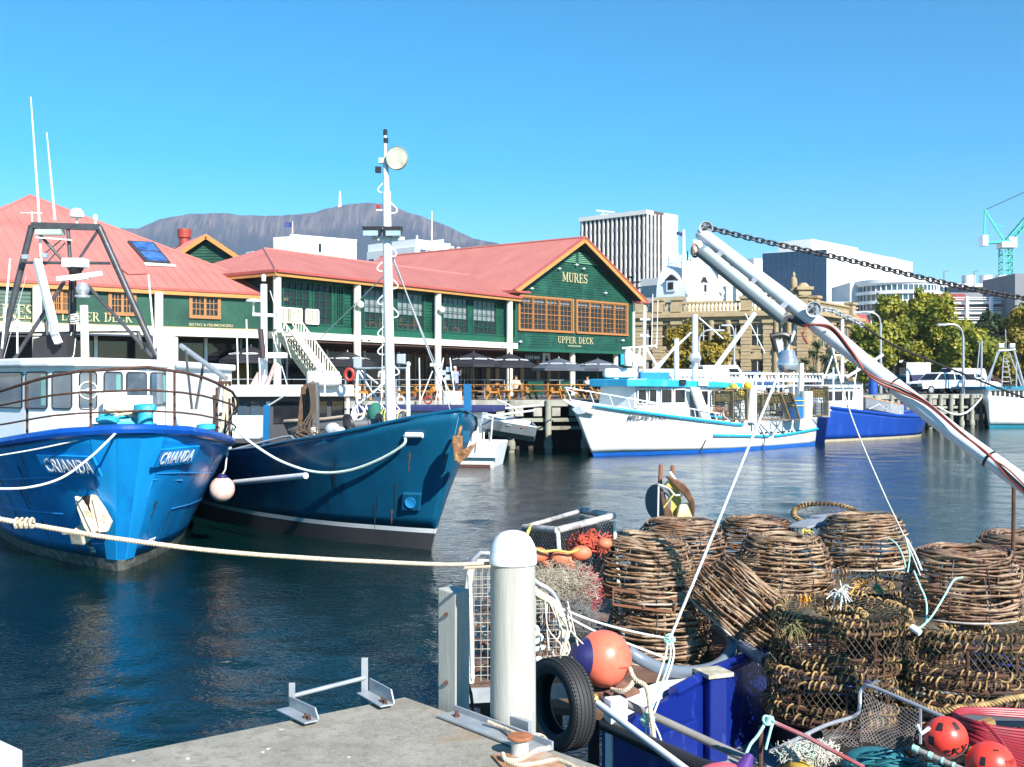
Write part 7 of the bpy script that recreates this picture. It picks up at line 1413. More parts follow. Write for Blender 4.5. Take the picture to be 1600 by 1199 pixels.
MB().tube([bp(1358,640,65.3), bp(1374,632,65.3), bp(1392,646,65.3), bp(1394,628,65.3)], .025, 5).build('lashing', ropew, td)
rope('mooring_rope', [at(1465,636,74), at(1490,648,76), at(1512,644,77), at(1534,622,78.5)], .06, ropew, 'sagging mooring rope from the pale piles to the far right white boat')

# ---------------- white boat at right edge
Rb = Hull(tuple(at(1541,617,78).xy), -62, 16, .3, ([0,2,5,16],[2.35,2.1,1.75,1.6]), ([0,.5,1.5,3,6,16],[.05,.75,1.5,2.1,2.4,2.2]), ([0,1.5,3,6,16],[.03,.8,1.5,2.1,1.9]), .9)
t = thing('fishing_boat', 'white fishing boat with teal cabin roof and tall gantry at the right edge', 'boat', (Rb.O.x,Rb.O.y,0)); Rb.surf('antifouling', hullmat('boot_teal', (.02,.22,.30)), t, -.4, .22, 1); Rb.surf('hull', mw, t, .22, lambda s: Rb.sheer(s), 6, solid=.05); Rb.transom(mw, t); Rb.deck(mat('deck_white', (.6,.6,.58), .7), t, .4)
def rp(px, py, D=81): return at(px, py, D)
A, B = at(1545,600,81), at(1650,600,85); W = Wall((A.x,A.y),(B.x,B.y)); mb = MB(); W.box(mb, 0, W.len, 1.6, 2.75, -2.5, 0); mb.build('cabin', white, t)
mb = MB(); W.box(mb, -.7, W.len, 2.75, 2.98, -2.8, .3); mb.build('cabin_roof', hullmat('roof_teal', (.01,.17,.28)), t, bevel=.04)
for i in range(9): s = .3+i*.55; mb = MB(); W.box(mb, s, s+.36, 2.0, 2.65, 0, .03); mb.build('cabin_window', glass, t)
for a, b, r_ in (((1562,548),(1535,612),.07),((1558,550),(1542,610),.06),((1584,548),(1600,604),.09),((1577,552),(1596,604),.06),((1560,549),(1586,547),.08),((1588,560),(1588,606),.06),((1568,556),(1565,605),.05),((1572,560),(1580,600),.04),((1534,533),(1533,606),.08),((1531,535),(1525,600),.05),((1524,592),(1532,592),.05),((1572,548),(1571,515),.035)): MB().tube([rp(*a), rp(*b)], r_, 8).build('gantry_tube', galv, t, smooth=True)
for z in (566,574,582,590,597): MB().tube([rp(1566,z), rp(1577,z)], .035, 5).build('ladder_rung', galv, t)
for px in (1564,1581): MB().obox(rp(px,541), (.2,0,0),(0,.15,0),(0,0,.16)).build('floodlight', alu, t, bevel=.03)
c = rp(1592,629,79.5); MB().tube([c+V(.25*math.cos(a),0,.25*math.sin(a)) for a in [i*math.pi/8 for i in range(16)]], .07, 6, closed=True).build('life_ring', mat('ring_orange', (.7,.25,.12), .5), t, smooth=True)
tag(MB().ell(at(1517,641,82), .18,.18,.2,12,8).build('fender_buoy', mat('red_fender', (.5,.03,.03), .5), smooth=True), 'small red fender under the wharf left of the far right white boat', 'fender')
# ================================================================== FOREGROUND
DZ = 1.5
kind(MB().prism([(-.58,5.91,DZ-.4),(2.9,2.07,DZ-.4),(2.9,-8,DZ-.4),(-9,-8,DZ-.4),(-9,-.45,DZ-.4)], (0,0,.4)).build('dock', conc, bevel=.012), 'structure')
mb = MB()
for x, y in ((-.75,5.4),(1.3,3.3),(-3.5,3.2)): mb.lathe([(.17,-2),(.17,1.1)], (x,y,0), 12)
kind(mb.build('dock_piles', timd, smooth=True), 'stuff')
ed = Vector((.67,-.742,0)).normalized(); en = Vector((ed.y*-1, ed.x, 0)); en = en if en.y > 0 else -en
# big pile
t = thing('timber_pile', 'thick grey timber pile with white domed cap beside the dock', 'pile', (.005,5.45,0)); r = .113
MB().lathe([(r*1.03,-2),(r*1.03,.6),(r*1.02,1.4),(r,2.05),(r*.985,2.312)], (.005,5.45,0), 40).build('shaft', timb, t, smooth=True)
MB().lathe([(r+.007,2.30),(r+.007,2.335),(r+.004,2.34),(r+.004,2.37),(r*.93,2.40),(r*.78,2.43),(r*.55,2.452),(r*.25,2.463),(.001,2.466)], (.005,5.45,0), 40).build('cap', white, t, smooth=True)
mb = MB()
pass
# square post
c = at(707, 1110, 5.86); t = thing('timber_post', 'square weathered grey post at the dock corner edge', 'post', (c.x,c.y,0)); fx = Vector((.80,-.60,0)) ; fy = Vector((.60,.80,0))
A = at(684,600,5.80); B = at(712,600,5.70); Cc = at(734,600,5.83); A.z = B.z = Cc.z = -1.5; Dd = A+Cc-B; mb = MB(); lo = [A,B,Cc,Dd]; hi = [p+V(0,0,1.5+2.10) for p in lo]; hi[0].z += .012; mb.hexa(lo, hi); mb.build('shaft', timb, t, bevel=.008)
for z in (1.62, 1.98): MB().lathe([(.012,0),(.012,.012)], A.lerp(B,.5)+V(0,0,z+1.5)-V(0,0,0), 8, axis=(-.3,-1,0)).build('bolt', rust, t)
MB().tube([at(728,1060,5.9), at(736,1085,5.9), at(741,1130,5.9)], .01, 6).build('chafe_strap', rust, t)
# steel plate with bolts
p0 = at(697,1123,5.56); p0.z = DZ+.006; p1 = at(850,1172,4.99); p1.z = DZ+.006; t = thing('steel_plate', 'galvanised steel plate bolted along the dock edge beside the pile', 'plate', p0)
MB().bar(p0+V(0,0,.006), p1+V(0,0,.006), .115, .012).build('plate', galv, t, bevel=.002); MB().bar(p0+en*.055+V(0,0,.02), p1+en*.055+V(0,0,.02), .012, .04).build('flange', galv, t)
for u in (.12, .72): c = p0.lerp(p1,u)+V(0,0,.012); MB().lathe([(.016,0),(.016,.012),(.009,.012),(.009,.03)], c, 6).build('bolt', rust, t)
# pile strap
c = V(.0,5.32,DZ); MB().obox(c+V(.02,-.0,.035), ed*.10, en*.012, (0,0,.035)).build('pile_strap', galv, t)
# bollard
b = V(.036,4.96,DZ); t = thing('bollard', 'small mushroom bollard with rusty cap on the concrete dock', 'bollard', b)
MB().lathe([(.050,0),(.045,.01),(.040,.02),(.040,.078),(.045,.082)], b, 24).build('stem', mat('bollard_grey', (.50,.50,.46), .7, var=.3, scale=20, col2=(.2,.12,.07), thr=.6, s2=18), t, smooth=True); MB().lathe([(.045,.080),(.058,.084),(.060,.092),(.055,.097),(.001,.099)], b, 28).build('cap', mat('bollard_rust', (.34,.12,.05), .8, var=.35, scale=25), t, smooth=True)
pl = MB(); q = [at(768,1182,4.95), at(850,1176,5.0), at(905,1199,4.8), at(790,1203,4.75)]; 
for v_ in q: v_.z = DZ+.003
pl.prism(q, (0,0,.010)); pl.build('base_plate', mat('plate_rust', (.40,.20,.10), .8, var=.35, scale=14, col2=(.42,.38,.32), thr=.58, s2=12), t)
def twist(pts, r, m, label, cat='rope', name='mooring_rope', strands=3, pitch=.045, parent=None):
    P = spline(pts, 10); L = [0]
    for a, b in zip(P, P[1:]): L.append(L[-1]+(b-a).length)
    n = max(8, int(L[-1]/pitch*7)); n = min(n, 1400); Q = []; j = 0
    for i in range(n+1):
        s = L[-1]*i/n
        while j < len(L)-2 and L[j+1] < s: j += 1
        Q.append(P[j].lerp(P[j+1], (s-L[j])/max(1e-6, L[j+1]-L[j])))
    mb = MB()
    for k in range(strands):
        out = []
        for i, c in enumerate(Q):
            d = (Q[min(i+1,n)]-Q[max(i-1,0)]).normalized(); u = d.cross(V(0,0,1)); u = u.normalized() if u.length > .05 else V(1,0,0); w_ = d.cross(u); a = 2*math.pi*(L[-1]*i/n/pitch + k/strands); out.append(c + (u*math.cos(a)+w_*math.sin(a))*r*.52)
        mb.tube(out, r*.52, 5)
    o = mb.build(name, m, parent, smooth=True, ang=180)
    if label: tag(o, label, cat)
    return o
twist([at(-330,752,3.9), at(0,812,4.25), at(40,819,4.3), at(180,842,4.45), at(330,861,4.62), at(470,872,4.8), at(600,879,5.0), at(700,883,5.25), at(762,881,5.50), at(800,880,5.59)], .0108, ropet, 'long tan mooring rope stretched from the pile across to the left', pitch=.036)
mb = MB()
for k in range(4): mb.tube([at(38,818,4.28)+V(.02*k-.03, .018*math.cos(a), .018*math.sin(a)) for a in [i*.7 for i in range(9)]], .006, 5)
tag(mb.build('rope_whipping', ropet, smooth=True), 'knot in the long tan mooring rope at the far left', 'knot')
g = DZ+.018
def gd(px, py, e=.0): D = (CZ-g-e)*FPX/(py-600); return at(px, py, D)
twist([at(762,1128,5.33), at(785,1138,5.26), gd(815,1150,.03), at(845,1150,5.25), gd(858,1168), gd(840,1172), gd(812,1188), gd(790,1187,.01), gd(786,1178,.02)], .011, ropet, 'tan rope tied round the small bollard and over the dock edge', pitch=.03)
twist([gd(790,1190), gd(812,1196), gd(842,1193), gd(868,1188), gd(893,1198), gd(905,1215)], .012, ropet, 'loose tan rope end lying on the rusty base plate', pitch=.03)
# ladder head brackets
t = thing('dock_ladder', 'galvanised ladder head with two angle brackets bolted to the dock edge', 'ladder', gd(520,1120)); 
def angle(p, q, nm, up=.075):
    d = (q-p).normalized(); s = d.cross(V(0,0,1)).normalized()
    mb = MB(); mb.prism([p-s*.0, q-s*.0, q+s*.075, p+s*.075], (0,0,.008)); o = mb.build(nm, galv, t, bevel=.002)
    mb = MB(); mb.prism([p+V(0,0,.009), q+V(0,0,.009), q.lerp(p,.12)+V(0,0,up), p+V(0,0,up)], s*-.008); mb.build(nm+'_web', galv, t)
    for k in (.1, .22): mb = MB(); mb.lathe([(.012,0),(.012,.01),(.007,.01),(.007,.025)], q.lerp(p,k)+s*.035+V(0,0,.008), 6); mb.build('bolt', rust, t)
la, lb = gd(452,1107), gd(497,1128); angle(la, lb, 'bracket', .06); ra, rb_ = gd(577,1082), gd(615,1103); angle(ra, rb_, 'bracket', .075)
ua = at(455,1085,5.62); ub = at(570,1075,6.0)
mb = MB(); c = gd(455,1107); mb.bar(c+V(0,.02,-1.3), c+V(0,.02,.125), .012,.032,(1,0,0)); mb.build('stile', galv, t, bevel=.002); mb = MB(); c2 = gd(569,1083); mb.bar(c2+V(0,.02,-1.3), c2+V(0,.02,.185), .012,.036,(1,0,0)); mb.build('stile', galv, t, bevel=.002)
for k in range(6): MB().tube([c+V(.0,.02,.055-.27*k), c2+V(0,.02,.075-.27*k)], .0125, 10).build('rung', galv, t, smooth=True)
# white pontoon edge at bottom left
c = [at(-60,1120,5.3), at(0,1160,5.2), at(36,1200,5.05), at(-60,1230,4.9)]
for v_ in c: v_.z = DZ+.0
tag(MB().prism([v_-V(0,0,.1) for v_ in c], (0,0,.1)).build('pontoon_edge', white, bevel=.01), 'white painted edge of a platform in the bottom left corner', 'platform')

# ---------------- pot boat
t = thing('cray_boat', 'blue hulled work boat loaded with craypots beside the dock', 'boat', (1.5,7,0)); cb = t
bh = hullmat('work_boat_blue', (.006,.020,.19), var=.15, scale=2, col2=(.10,.14,.4), thr=.68, s2=5)
OUT = [(.60,7.0),(1.05,6.25),(1.6,5.6),(2.6,5.0),(6.5,4.6),(6.8,10.5),(3.6,10.6),(1.52,8.25),(1.15,7.75)]
def ringwall(mb, pts, z0, z1, th=.05):
    n = len(pts)
    for i in range(n):
        a = Vector((*pts[i],0)); b = Vector((*pts[(i+1) % n],0)); d = (b-a).normalized(); nn = Vector((d.y,-d.x,0)); mb.obox((a+b)/2+V(0,0,(z0+z1)/2), d*((b-a).length/2+.0), nn*th/2, (0,0,(z1-z0)/2))
mb = MB(); ringwall(mb, OUT, -.5, .98); mb.build('hull', bh, t); mb = MB(); mb.prism([(x,y,.30) for x, y in OUT], (0,0,.06)); mb.build('deck', mat('boat_deck_grey', (.32,.34,.35), .7, var=.25, scale=3), t)
mb = MB(); 
for i in (0,1,2,3): a, b = V(*OUT[i],1.01), V(*OUT[i+1],1.01); mb.tube([a,b], .05, 10)
mb.build('rubber_gunwale', blk, t, smooth=True)
MB().tube([V(1.15,7.75,1.0),V(1.52,8.25,1.02),V(3.6,10.6,1.05)], .045, 8).build('gunwale', bh, t, smooth=True); c = V(1.50,8.1,0); mb = MB(); mb.obox(c+V(0,0,.72), (.075,.03,0),(-.03,.075,0),(0,0,.32)); mb.build('corner_post', bh, t, bevel=.02); mb = MB(); mb.obox(c+V(0,0,1.05), (.1,.04,0),(-.04,.1,0),(0,0,.015)); mb.build('post_cap', mat('worn_cap', (.45,.42,.32), .7, var=.3, scale=12), t)
c = at(962,1150,6.95); mb = MB(); mb.obox(c, (.055,.02,0),(-.02,.05,0),(0,0,.24)); mb.build('rail_post', white2, t, bevel=.008)
# dark netted bulkhead in the well

mb = MB(); mb.obox(V(1.02,7.35,.62), (.27,.32,0),(-.02,.015,0),(0,0,.22)); mb.build('side_panel', bh, t, bevel=.01)
# platform
PF = [(.42,7.72),(.77,7.55),(2.02,8.80),(3.3,9.9),(6.0,10.2),(5.5,13.0),(.9,12.0),(-.35,9.6),(-.38,7.95)]
plat = thing('pot_platform', 'raised platform with white edge rail carrying the craypots', 'platform', (1.5,9.5,.85)); mb = MB(); mb.prism([(x,y,.84) for x, y in PF], (0,0,.05)); mb.build('deck', mat('platform_brown', (.16,.09,.06), .75, var=.3, scale=5), plat)
ra, rb_ = V(.80,7.56,.92), V(2.04,8.80,.97); MB().bar(ra, rb_, .012,.10).build('edge_rail', white, plat, bevel=.003); MB().bar(ra+V(-.05,.06,.045), rb_+V(-.05,.06,.045), .16,.012).build('edge_flange', white, plat); MB().bar(V(2.04,8.80,.97), V(3.3,9.9,.97), .012,.10).build('edge_rail', white2, plat)
MB().bar(V(-.33,7.62,1.10), V(.40,7.75,1.10), .5,.03).build('tray', mat('tray_brown', (.20,.12,.08), .7, var=.4, scale=9), plat); MB().bar(V(-.35,7.36,1.085), V(.42,7.50,1.085), .02,.10).build('tray_lip', galv, plat)
MB().prism([at(905,1062,7.3),at(965,1064,7.3),at(1000,1084,7.2),at(965,1098,7.1),at(915,1082,7.2)], (0,0,.02)).build('stern_plate', mat('stern_brown', (.20,.10,.07), .6, var=.3, scale=8), plat)
MB().lathe([(.03,-.05),(.03,.05)], at(921,1092,7.0), 10, axis=(1,.2,0)).build('brass_fitting', mat('brass', (.5,.35,.08), .4, .5), plat)
for x, y in ((-.2,8.3),(.6,8.0),(.4,9.5),(1.9,9.4),(1.5,11)): MB().bar((x,y,-.2),(x,y,.84), .08,.08,(1,0,0)).build('support', steel, plat)
# big grey hose
hs = mat('grey_pvc', (.15,.185,.23), .4, var=.1, scale=4); P = [at(972,1010,8.0), at(1000,1030,7.95), at(1040,1047,8.05), at(1085,1050,8.25), at(1122,1040,8.5), at(1143,1016,8.7), at(1140,995,8.95), at(1122,985,9.2), at(1095,985,9.4)]
tag(MB().tube(spline(P,6), .047, 14).build('suction_hose', hs, smooth=True), 'thick grey suction hose curving round the foot of the pot stack', 'hose')
t = thing('drain_pipe', 'short dark grey pipe with open end beside the tilted pot', 'pipe', at(1190,1032,8.4)); a, b = at(1140,998,8.9), at(1196,1034,8.35); MB().tube([a,b], .045, 16).build('barrel', hs, t, smooth=True); MB().lathe([(.034,0),(.034,.004)], b, 16, axis=(b-a)).build('bore', blk, t)
# poles near the bottom
tag(MB().tube([at(934,1100,6.95), at(1080,1210,5.9)], .023, 12).build('pole', white2, smooth=True), 'white pole sloping over the near gunwale', 'pole'); tag(MB().tube([at(978,1100,7.1), at(1195,1200,6.5)], .026, 12).build('pole', mat('grey_pole', (.27,.26,.24), .5, var=.2), smooth=True), 'grey pole lying behind the white one', 'pole')

# ---------------- craypots
def pot_proto(seed, m):
    r = random.Random(seed); t = thing('craypot', 'pot', 'craypot', (0,0,0)); zs = [.012,.058,.104,.150,.196,.242,.288,.334,.378,.418,.450]; 
    def Rz(z): return tab([0,.1,.2,.3,.4,.455,.48],[.425,.437,.43,.405,.365,.325,.28], z)
    for z in zs:
        mb = MB()
        for s in range(2):
            ph = [r.uniform(0,6.28) for _ in range(4)]; a0 = r.uniform(0,6.28); ln = 6.9 if s == 0 else r.uniform(4.0,6.5); n = 42; pts = []; rr = []
            for i in range(n+1):
                a = a0+ln*i/n; k = .013*math.sin(2*a+ph[0])+.007*math.sin(5*a+ph[1])+.004*math.sin(13*a+ph[2]); zz = z+(.011 if s else -.004)+.009*math.sin(3*a+ph[2])+.006*math.sin(7*a+ph[3]); R_ = Rz(z)+k+(.008 if s else 0); pts.append((R_*math.cos(a), R_*math.sin(a), zz)); rr.append(.0115*(1-.35*i/n)*(1+.15*math.sin(9*a)))
            mb.tube(pts, rr, 6)
        mb.build('cane_ring', m, t, smooth=True)
    for k, R_ in enumerate((.29,.25,.21,.175)):
        mb = MB()
        for s in range(2):
            a0 = r.uniform(0,6.28); pts = [((R_+.006*math.sin(3*a+k)+.018*s)*math.cos(a), (R_+.006*math.sin(3*a+k)+.018*s)*math.sin(a), .478+.010*k*(1 if k < 2 else .2)+.007*math.sin(4*a+s)) for a in [a0+6.6*i/36 for i in range(37)]]; mb.tube(pts, .0105, 6)
        mb.build('top_cane', m, t, smooth=True)
    mb = MB()
    for k in range(7): z = .46-.035*k; R_ = .15-.006*k; mb.tube([(R_*math.cos(a), R_*math.sin(a), z+.004*math.sin(5*a+k)) for a in [6.283*i/22 for i in range(22)]], .009, 5, closed=True)
    kind(mb.build('neck', m, t, smooth=True), 'stuff')
    for k in range(10):
        a = 2*math.pi*k/10+.1; pts = [((Rz(z)+.017+.003*math.sin(z*80))*math.cos(a+z*.1), (Rz(z)+.017+.003*math.sin(z*80))*math.sin(a+z*.1), z) for z in [i*.03 for i in range(16)]]+[(.2*math.cos(a),.2*math.sin(a),.50)]; MB().tube(pts, .0035, 5).build('tie_wire', wirem, t)
    for k in range(6): a = 2*math.pi*k/6+.3; MB().tube([((Rz(z)-.02)*math.cos(a), (Rz(z)-.02)*math.sin(a), z) for z in (0,.15,.3,.4,.46)], .011, 5).build('stake', m, t)
    mb = MB()
    for k in range(-9, 10): h = math.sqrt(max(0,.42**2-(k*.046)**2)); mb.tube([(-h,k*.046,.01),(h,k*.046,.01)], .005, 4); mb.tube([(k*.046,-h,.014),(k*.046,h,.014)], .005, 4)
    kind(mb.build('base_grid', m, t), 'stuff'); mb = MB(); mb.tube([(.44*math.cos(a), .44*math.sin(a), .0) for a in [6.283*i/40 for i in range(40)]], .009, 6, closed=True); mb.build('base_hoop', mat('pale_hoop', (.42,.38,.33), .6, var=.3, scale=6), t)
    return t
PP = [pot_proto(3, cane), pot_proto(8, cane2), pot_proto(21, cane), pot_proto(34, cane2), pot_proto(55, cane)]
POTS = [(0,at(1005,600,9.35),1.40,1.0,'top craypot of the front left stack, with a brown tag frame'),(2,at(1027,600,9.30),.90,1.0,'bottom craypot of the front left stack, on the grey hose'),(1,at(1063,600,10.6),1.38,1.0,'craypot directly behind the front left stack'),(3,at(1182,600,11.3),1.32,.98,'craypot at the back, left of the upright rope ring'),(4,at(1224,600,10.0),1.31,1.0,'craypot above the tilted one, with pale sunlit top'),(2,at(1350,600,10.7),1.42,1.0,'tall dark craypot at the back, right of the rope ring'),(3,at(1507,600,8.45),1.43,1.0,'craypot at the right standing on the rope bound ring pots'),(1,at(1598,600,9.8),1.36,1.0,'craypot cut by the right edge of the picture')]
used = [False]*5
def place(i, loc, rot, lb, sc_=1.0, grp='cane craypots on the boat'):
    o = PP[i] if not used[i] else copy_tree(PP[i]); used[i] = True; o.location = loc; o.rotation_euler = rot; o['label'] = lb; o['group'] = grp; o.scale = (sc_,)*3; return o
rz = random.Random(2)
for i, p, z, s, lb in POTS: place(i, (p.x,p.y,z), (rz.uniform(-.04,.04), rz.uniform(-.04,.04), rz.uniform(0,6)), lb, s)
c = at(1135,972,9.15); e = Matrix.Rotation(.9,4,'Z') ; place(4, (c.x-.02,c.y,c.z-.03), (rad(12), rad(38), .3), 'craypot lying tilted on its side between the two stacks')
# hidden supporting pots (partly visible lower courses)
place(1, (at(1070,600,10.6).x,10.6,.90), (0,0,1), 'lower craypot hidden behind the front left stack'); place(0, (at(1205,600,10.6).x,10.55,.86), (0,0,2), 'lower craypot beneath the two back pots'); place(1, (at(1600,600,9.8).x,9.8,.90), (0,0,1.5), 'lower craypot beneath the right edge pot')
# tag frame on the top pot
c = at(1005,942,8.93); tf = tag(MB().bar(at(958,920,8.93),at(958,945,8.93),.012,.02,(0,1,0)).bar(at(958,921,8.93),at(1058,937,8.93),.012,.022).bar(at(958,945,8.93),at(1055,958,8.93),.012,.02).bar(at(1007,930,8.92),at(1006,950,8.92),.02,.02,(0,1,0)).bar(at(1056,936,8.93),at(1054,958,8.93),.012,.02,(0,1,0)).build('escape_gap', mat('brown_plastic', (.20,.085,.045), .5)), 'brown escape gap frame wired to the front left craypot', 'frame')

# ring pots: steel hoops wound with rope
gr_ = mat('ochre_rope_wrap', (.40,.26,.11), .85, var=.4, scale=16, col2=(.09,.055,.025), thr=.52, s2=5, soft=.06); rs = mat('rusty_hoop', (.085,.03,.014), .8, var=.5, scale=14, col2=(.05,.03,.02), thr=.5, s2=10, bump=.003); ntm = mat('dark_netting', (.10,.085,.06), .85, var=.4, scale=14)  # rope colour carries painted shade, with bright strands left as highlights
def helix(mb, R_, z, r0, turns, r1, ph=0, gap=None, n=5):
    pts = []; N_ = int(turns*9); rq = random.Random(int(z*1000)+turns)
    k1, k2 = rq.uniform(5,9), rq.uniform(0,6)
    for i in range(N_+1):
        a = 2*math.pi*i/N_; b = 2*math.pi*turns*i/N_+ph+2.2*math.sin(a*k1+k2)+1.2*math.sin(a*19+k2); rr = r0*(1+.28*math.sin(a*11+k2)+.18*math.sin(a*29+k1)); pts.append(((R_+rr*math.cos(b))*math.cos(a), (R_+rr*math.cos(b))*math.sin(a), z+rr*math.sin(b)))
    mb.tube(pts, r1, n)
def ring_proto():
    t = thing('ring_pot', 'ring pot', 'craypot', (0,0,0)); R_ = .49
    for k, (z, rr, tn) in enumerate(((0,R_,0),(.045,R_+.005,56),(.115,R_,44),(.30,R_,50),(.365,R_-.02,54))):
        MB().tube([(rr*math.cos(a), rr*math.sin(a), z+.004*math.sin(3*a)) for a in [6.283*i/48 for i in range(48)]], .013, 7, closed=True).build('hoop', rs, t, smooth=True)
        if tn: mb = MB(); helix(mb, rr, z, .027, tn, .0072, k); mb.build('rope_winding', gr_, t, smooth=True)
    for k in range(9): a = 6.283*k/9; MB().tube([(R_*math.cos(a), R_*math.sin(a), -.01),((R_-.005)*math.cos(a+.03), (R_-.005)*math.sin(a+.03), .2),((R_-.02)*math.cos(a), (R_-.02)*math.sin(a), .38)], .011, 6).build('upright', rs, t)
    mb = MB(); n = 60
    for k in range(n):
        a = 6.283*k/n
        for s in (1,-1): mb.tube([((R_-.004)*math.cos(a+s*.55*i/5), (R_-.004)*math.sin(a+s*.55*i/5), .36*i/5) for i in range(6)], .0022, 3)
    for k in range(40):
        a = 6.283*k/40
        for s in (1,-1): mb.tube([((R_-.02-.3*i/5)*math.cos(a+s*.5*i/5), (R_-.02-.3*i/5)*math.sin(a+s*.5*i/5), .37+.01*i-.03*(i/5)**2*3) for i in range(6)], .0022, 3)
    kind(mb.build('netting', ntm, t), 'stuff'); mb = MB(); helix(mb, .17, .34, .02, 22, .008); mb.build('neck_rope', gr_, t, smooth=True)
    mb = MB()
    for k in range(-8, 9): h = math.sqrt(max(0,.48**2-(k*.058)**2)); mb.tube([(-h,k*.058,.0),(h,k*.058,.0)], .004, 4); mb.tube([(k*.058,-h,.004),(k*.058,h,.004)], .004, 4)
    kind(mb.build('base_mesh', rs, t), 'stuff'); r = random.Random(4); mb = MB()
    for k in range(60):   # weed and frayed twine
        a = r.uniform(0,6.28); z = r.choice((.05,.12,.31,.37)); c = V((R_+.01)*math.cos(a),(R_+.01)*math.sin(a),z); mb.tube([c, c+V(r.uniform(-.03,.03),r.uniform(-.03,.03),r.uniform(-.04,.03)), c+V(r.uniform(-.05,.05),r.uniform(-.05,.05),r.uniform(-.08,.03))], .003, 3)
    kind(mb.build('weed', mat('dry_weed', (.12,.10,.04), .9, var=.6, scale=20), t), 'stuff'); return t
RPt = ring_proto(); ru = [False]
RINGS = [(1315,8.25,1.12,.03,.0,'rope bound ring pot in front of the tilted craypot, upper one'),(1302,8.2,.72,-.02,.03,'rope bound ring pot underneath, half in shadow above the net basket'),(1512,7.95,1.06,.02,.02,'rope bound ring pot supporting the right craypot'),(1522,7.9,.66,-.03,0,'lowest rope bound ring pot above the red hoses'),(1365,9.9,1.02,.02,.05,'dark ring pot under the tall back craypot'),(1388,9.0,.95,-.05,.0,'dark netted ring pot in the shade between the two ring stacks'),(1190,11.6,.9,0,0,'ring pot at the far back under the grey cover')]
for k, (px, D, z, rx, ry, lb) in enumerate(RINGS): o = RPt if k == 0 else copy_tree(RPt); o.location = (cx(px,D), D, z); o.rotation_euler = (rx,ry,k*1.1); o['label'] = lb; o['group'] = 'rope bound ring pots'
# supports under ring stacks (boat deck boxes hidden behind)
tag(MB().box(2.05,7.85,.36,4.6,8.7,.70).build('pot_rack', mat('rack_shade_black', (.006,.006,.006), .9), bevel=.01), 'dark low rack carrying the rope bound ring pots', 'rack')  # near-black colour paints in the shade below the ring pots
# upright rope ring and grey cover at the back
t = thing('rope_hoop', 'rope wrapped hoop propped up at the back of the pots', 'hoop', at(1292,808,11.6)); c = at(1292,806,11.6); ax = V(.35,0,0); ay = V(0,.25,.10); hp = [c+ax*math.cos(a)+ay*math.sin(a) for a in [6.283*i/40 for i in range(40)]]; MB().tube(hp, .012, 6, closed=True).build('hoop', rs, t)
pts = []; 
for i in range(321): a = 6.283*i/320; b = i*.9; u = (ax*math.cos(a)+ay*math.sin(a)); nrm = u.normalized(); pts.append(c+u+nrm*.025*math.cos(b)+V(0,-.5,.8).normalized()*.025*math.sin(b))
MB().tube(pts, .009, 5).build('rope_winding', gr_, t, smooth=True); mb = MB()
for k in range(11): u = -1+2*(k+.5)/11; h = math.sqrt(1-u*u); mb.tube([c+ax*u-ay*h, c+ax*u+ay*h], .003, 3); mb.tube([c-ax*h+ay*u, c+ax*h+ay*u], .003, 3)
kind(mb.build('netting', ntm, t), 'stuff')
for k in range(5): a = 3.5+k*.55; q_ = c+ax*math.cos(a)+ay*math.sin(a); MB().tube([q_, q_+V(-.04,0,-.4)], .01, 5).build('upright', rs, t)
tag(MB().prism([at(1232,826,11.0),at(1268,810,11.2),at(1306,806,11.3),at(1298,822,11.0),at(1262,828,10.9)], (0,0,.03)).build('plastic_neck', mat('grey_plastic', (.22,.24,.27), .4), bevel=.01), 'grey plastic pot neck between the back craypots', 'pot neck')
# rope tufts
def tuft(px, py, D, m, label, n=26, s=.09, seed=1, name='rope_tuft', cat='rope'):
    r = random.Random(seed); c = at(px,py,D); mb = MB()
    for k in range(n): d = V(r.gauss(0,1), r.gauss(-.4,.6), r.gauss(.2,.8)).normalized()*s*r.uniform(.4,1.2); mb.tube([c+V(r.uniform(-s,s)*.6,0,r.uniform(-s,s)*.2), c+d*.6+V(0,0,.02), c+d+V(r.uniform(-.02,.02),0,-.02)], r.uniform(.003,.006), 4)
    return tag(mb.build(name, m, smooth=True), label, cat)
orr = mat('orange_rope', (.75,.30,.02), .7, var=.3, scale=30)
tuft(1312,930,8.35, ropew, 'frayed white rope end on the upper front ring pot', 34, .11, 1); tuft(1258,938,8.5, orr, 'short orange twine knot left of the frayed white rope', 10, .05, 2); tuft(1345,918,9.0, orr, 'orange twine crossing on the dark ring pot', 7, .10, 3); tuft(1370,922,8.9, mat('green_weed', (.20,.35,.17), .8, var=.4, scale=20), 'pale green weed on the dark ring pot', 26, .06, 4, 'weed', 'weed'); tuft(1258,832,10.5, mat('yellow_rope', (.55,.45,.12), .8), 'yellow twine knot below the grey pot neck', 14, .06, 5); tuft(1240,985,7.9, mat('olive_weed', (.16,.15,.06), .9, var=.5, scale=20), 'olive weed hanging at the left of the upper front ring pot', 40, .10, 6, 'weed', 'weed')
# toggle rope on right pot
tq_ = ropeg; twist([at(1428,893,8.0), at(1437,915,7.85), at(1447,940,7.75), at(1447,972,7.6), at(1436,982,7.5)], .0075, tq_, 'turquoise bridle rope on the left of the right craypot', pitch=.03); twist([at(1504,903,7.9), at(1490,908,7.8), at(1477,930,7.7), at(1455,965,7.55), at(1436,983,7.5)], .0075, tq_, 'second turquoise bridle rope running down to the white toggle', pitch=.03)
tag(MB().tube([at(1424,980,7.45), at(1438,990,7.4)], .022, 12).build('toggle', white2, smooth=True), 'small white plastic toggle on the turquoise bridle', 'toggle')
twist([at(1388,842,10.2), at(1400,850,10.1), at(1410,868,10.0), at(1416,893,10.0)], .008, tq_, 'pale turquoise rope on the tall back craypot', pitch=.03)

